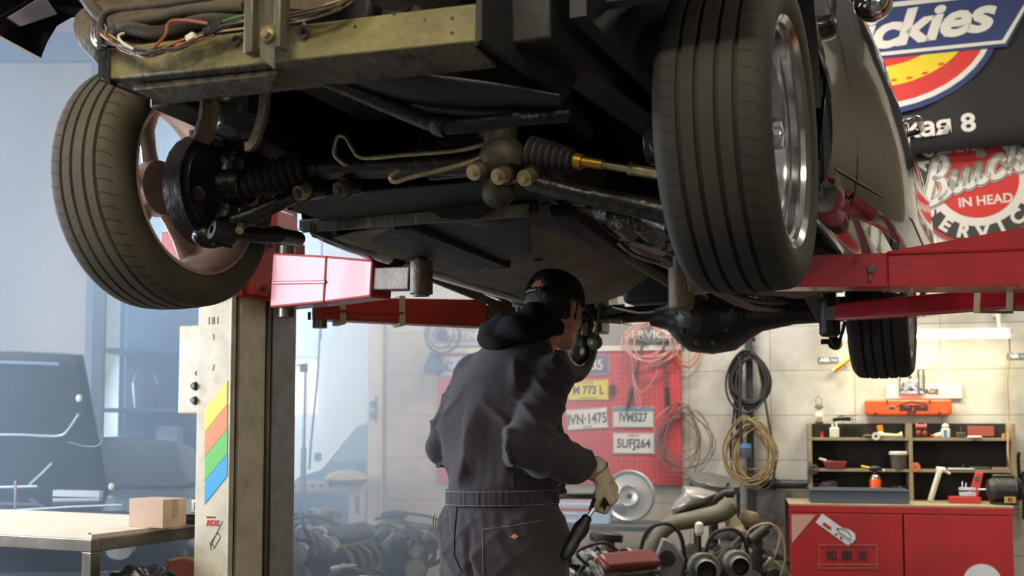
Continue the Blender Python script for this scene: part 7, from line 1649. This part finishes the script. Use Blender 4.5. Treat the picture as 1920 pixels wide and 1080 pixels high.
b = MB(); b.tube([C(0, 958, HY+.1), C(60, 955, HY+.1), C(140, 950, HY+.1), C(228, 947, HY+.1)], .006, 6); b.build('fender_trim', silver, t)
# grey rack with parts behind
RY = 8.6
t = thing('storage_rack', 'tall dark storage rack with ribbed back between the pale wall and the lift post', 'rack', (atY(270, 900, RY).x, RY, 0), 0)
rx0, rx1 = atY(179, 900, RY).x-t.location.x, atY(372, 900, RY).x-t.location.x; rz1 = atY(270, 545, RY).z; rmat = mat('dark_blue_steel', '#1c2a48', .6)
b = MB()
for x_ in (rx0+.02, rx1-.02):
    for y_ in (.02, .48): b.box((x_, y_, rz1/2), (.04, .04, rz1-.002))
b.build('upright', rmat, t, smooth=False)
SHZ = (.25, .62, .98, 1.38, 1.85)
for z in SHZ: MB().box(((rx0+rx1)/2, .25, z), (rx1-rx0-.002, .5, .03)).build('shelf_board', rmat, t, smooth=False)
b = MB()
b.box(((rx0+rx1)/2, .49, rz1/2), (rx1-rx0-.09, .006, rz1-.1))
for i in range(int((rz1-.3)/.12)): b.box(((rx0+rx1)/2, .483, .3+.12*i), (rx1-rx0-.10, .010, .012))
b.build('ribbed_back', rmat, t, smooth=False)
def rk(name, label, cat, px, z): return thing(name, label, cat, (atY(px, 900, RY+.1).x, RY+.18, z+.0155), R(random.uniform(-8, 8)))
random.seed(3)
o = rk('jerry_can', 'pale plastic canister with a dark round cap low on the dark rack', 'canister', 345, SHZ[1]); MB().box((0, 0, .14), (.22, .16, .28)).build('can', mat('dull_cream_plastic', '#8f968e', .5), o, bevel=.03); MB().lathe([(0, .0), (.045, 0), (.04, .02), (0, .02)], (.01, -.081, .17), (0, -1, 0), n=24).build('cap', M['enginedk'], o)
o = rk('carton_box', 'grey tilted box on the middle board of the dark rack', 'box', 310, SHZ[2]); MB().box((0, 0, .13), (.18, .14, .26)).build('box', mat('grey_carton', '#5d6878', .7), o, bevel=.004); MB().box((0, -.071, .13), (.12, .002, .1)).build('label', M['bluegrey'], o)
o = rk('oil_drum', 'round grey-blue drum end on the dark rack left of the canister', 'drum', 282, SHZ[1]); MB().lathe([(0, -.1), (.09, -.1), (.095, -.09), (.095, .1), (0, .1)], (0, 0, .096), (0, 1, 0), n=32).build('drum', M['bluegrey'], o); MB().lathe([(.05, 0), (.06, -.006), (.07, 0)], (0, -.10, .096), (0, 1, 0), n=32).build('ring', M['white'], o)
o = rk('metal_pot', 'dark pot on the top board of the dark rack', 'pot', 262, SHZ[3]); MB().lathe([(0, 0), (.08, 0), (.1, .2), (0, .2)], (0, 0, 0), (0, 0, 1), n=32).build('pot', M['enginedk'], o); MB().tube([(-.1, 0, .19), (-.06, 0, .28), (.06, 0, .28), (.1, 0, .19)], .006, 6, smooth=4).build('handle', M['steel'], o)
o = rk('tool_case', 'long dark case lying on the upper board of the dark rack', 'case', 230, SHZ[2]); MB().box((0, 0, .09), (.34, .2, .18)).build('case', M['enginedk'], o, bevel=.015); MB().tube([(-.06, -.1, .12), (-.06, -.13, .12), (.06, -.13, .12), (.06, -.1, .12)], .008, 6, smooth=3).build('handle', M['bluegrey'], o)
# parked dark car far back
PY_ = 10.2
q = atY(660, 900, PY_); t = thing('parked_car', 'dark parked car with a raked windscreen beyond the corner of the block wall', 'car', (q.x, PY_, 0), 0)
def D(px, py): p = atY(px, py, PY_); return (p.x-q.x, p.z)
prof = [D(540, 960), D(541, 905), D(560, 892), D(600, 880), D(612, 866), D(640, 826), D(665, 800), D(690, 791), D(720, 787), D(850, 787), D(930, 870), D(960, 900), D(960, 960)]
zb_ = .28; prof = [(prof[0][0], zb_)]+prof[1:-1]+[(prof[-1][0], zb_)]
b = MB(); n = len(prof)
b.loft([[Vector((x, y, z-(0 if z < 1.0 else 0)+dz*(z > .95))) for x, z in prof] for y, dz in ((0.0, -.03), (.08, 0), (1.5, 0), (1.58, -.03))]); b.build('body', mat('dark_blue_paint', '#182436', .3, coat=.5), t, smooth=False, bevel=.02)
w0, w1, w2, w3 = D(618, 866), D(664, 806), D(697, 798), D(697, 864); MB().prism([w0, w3, w2, w1], (0, -.004, 0), (1, 0, 0), (0, 0, 1), .008).build('side_window', mat('pale_reflecting_glass', '#6d8f98', .1), t, smooth=False)
b = MB().box((D(599, 856)[0], -.08, D(599, 856)[1]), (.06, .1, .08)); b.build('side_mirror', M['blackpl'], t, bevel=.02)
for px in (585, 880): 
    x_ = D(px, 950)[0]
    for y_ in (.1, 1.45): MB().lathe([(0, -.1), (.2, -.1), (.3, -.09), (.32, -.05), (.32, .05), (.3, .09), (0, .09)], (x_, y_, .322), (0, 1, 0), n=32).build('wheel', M['rubber'], t)
# white perforated steel frame
FY_ = 8.3; q = atY(620, 985, FY_); t = thing('perforated_stand', 'white perforated steel frame standing behind the hazy engines', 'frame', (q.x, FY_, 0), 0)
def F(px, py): p = atY(px, py, FY_); return (p.x-q.x, p.z)
x0_, zt3 = F(500, 903); x1_, zb3 = F(685, 922)
wf = mat('white_enamel', '#b9bdbf', .5)
MB().box(((x0_+x1_)/2, 0, (zt3+zb3)/2), (x1_-x0_, .06, zt3-zb3)).box((x1_-.06, 0, zb3/2+.0), (.12, .06, zb3-.01)).box((x0_+.06, 0, zb3/2), (.12, .06, zb3-.01)).box(((x0_+x1_)/2, 0, .10), (x1_-x0_-.24, .06, .08)).build('frame', wf, t, smooth=False, bevel=.004)
for px in (552, 587, 604, 621): x_, z_ = F(px, 910); MB().cyl((x_, -.0315, z_), (x_, -.029, z_), .012, .012, 14).build('hole', M['black'], t)
x_, z_ = F(671, 940); MB().box((x_, -.0305, z_-.02), (.035, .002, .14)).build('slot', M['bluegrey'], t, smooth=False, bevel=.0005)
q = atY(650, 895, FY_); t = thing('paper_filter', 'domed beige air filter lying on the white steel frame', 'filter', (q.x, FY_, zt3+.001), 0); MB().lathe([(.15, 0), (.165, .02), (.14, .055), (.08, .08), (0, .085), (0, 0)], (0, 0, 0), (0, 0, 1), n=36).build('dome', mat('beige_filter', '#a9a69a', .7), t); MB().lathe([(0, .084), (.02, .09), (0, .1)], (0, 0, 0), (0, 0, 1), n=16).build('knob', M['steel'], t)
# engine hoist mast and a hanging rope
HY_ = 7.9; q = atY(568, 950, HY_); t = thing('stand_pole', 'tall thin pale stand pole beside the lift post, in the haze', 'stand', (q.x, HY_, 0), 0)
z1, z2 = atY(568, 690, HY_).z, atY(568, 840, HY_).z
MB().cyl((0, 0, .02), (0, 0, z2), .020).build('lower_pole', mat('pale_blue_steel', '#8ba0b8', .4, .4), t); MB().cyl((0, 0, z2), (0, 0, z1), .013).build('upper_pole', M['steel'], t); MB().box((-.005, -.01, z1), (.05, .04, .06)).cyl((-.06, 0, z1+.02), (.02, 0, z1+.02), .006).build('clamp_head', M['enginedk'], t)
b = MB(); 
for a2 in (0, 120, 240): b.bar((0, 0, .12), (.22*math.cos(R(a2)), .22*math.sin(R(a2)), .012), .02, .02)
b.build('tripod_foot', M['steel'], t)
t = thing('hanging_rope', 'thin dark rope hanging in the haze in front of the far window', 'rope', (atY(598, 640, 9).x, 9, 4.79), 0)
t.location = (atY(602, 590, 9).x, 9, 4.795)
MB().tube([Vector((0, 0, 0)), atY(602, 590, 9)-t.location, atY(600, 620, 9)-t.location, atY(594, 720, 9)-t.location, atY(584, 820, 9)-t.location, atY(580, 880, 9)-t.location], .009, 8, smooth=4).build('rope', rmat, t)
# lift post's neighbour: small chain hoist parts on the wall corner
t = wthing('wall_bracket', 'dark twin bracket fixed at the corner edge of the block wall', 'bracket', 704, 765, .04); MB().box((-.02, 0, .03), (.03, .06, .05)).box((-.02, 0, -.05), (.03, .06, .05)).box((0, .02, -.01), (.02, .03, .2)).build('bracket', M['bluegrey'], t, bevel=.004)
# tools in the mechanic's hands
def wtube(b, p, q, r0, r1=None, n=16): return b.cyl(p, q, r0, r1, n)
A = gLw+Vector((-.03, .02, -.012)); B = gRw+Vector((.035, -.02, .012))
t = thing('breaker_bar', 'bright chrome breaker bar held level between both gloves of the mechanic', 'breaker bar', A, 0)
MB().cyl((0, 0, 0), B-A, .0095, .0095, 20).build('shaft', mat('satin_chrome', '#d9dce0', .3, .6), t); d = (B-A).normalized(); MB().cyl(-d*.055, (0, 0, 0), .015, .0135, 20).build('drive_head', M['black'], t)
S0 = gRw+Vector((-.012, -.036, .01)); H0, H1 = atY(1100, 972, 3.27), atY(1062, 1040, 3.24)
t = thing('screwdriver', 'large black-handled screwdriver hanging blade up from the right glove of the mechanic', 'screwdriver', H1, 0)
MB().cyl(H0-H1, S0-H1, .0072, .0065, 16).build('blade', mat('satin_chrome_blade', '#d9dce0', .28, .7), t)
d = (H0-H1).normalized(); L_ = (H0-H1).length
MB().lathe([(0, -.015), (.013, -.013), (.018, 0), (.0195, L_*.25), (.019, L_*.45), (.0235, L_*.6), (.024, L_*.75), (.0155, L_*.95), (.0165, L_), (.012, L_+.008), (0, L_+.008)], (0, 0, 0), d, n=24).build('handle', M['blackpl'], t)
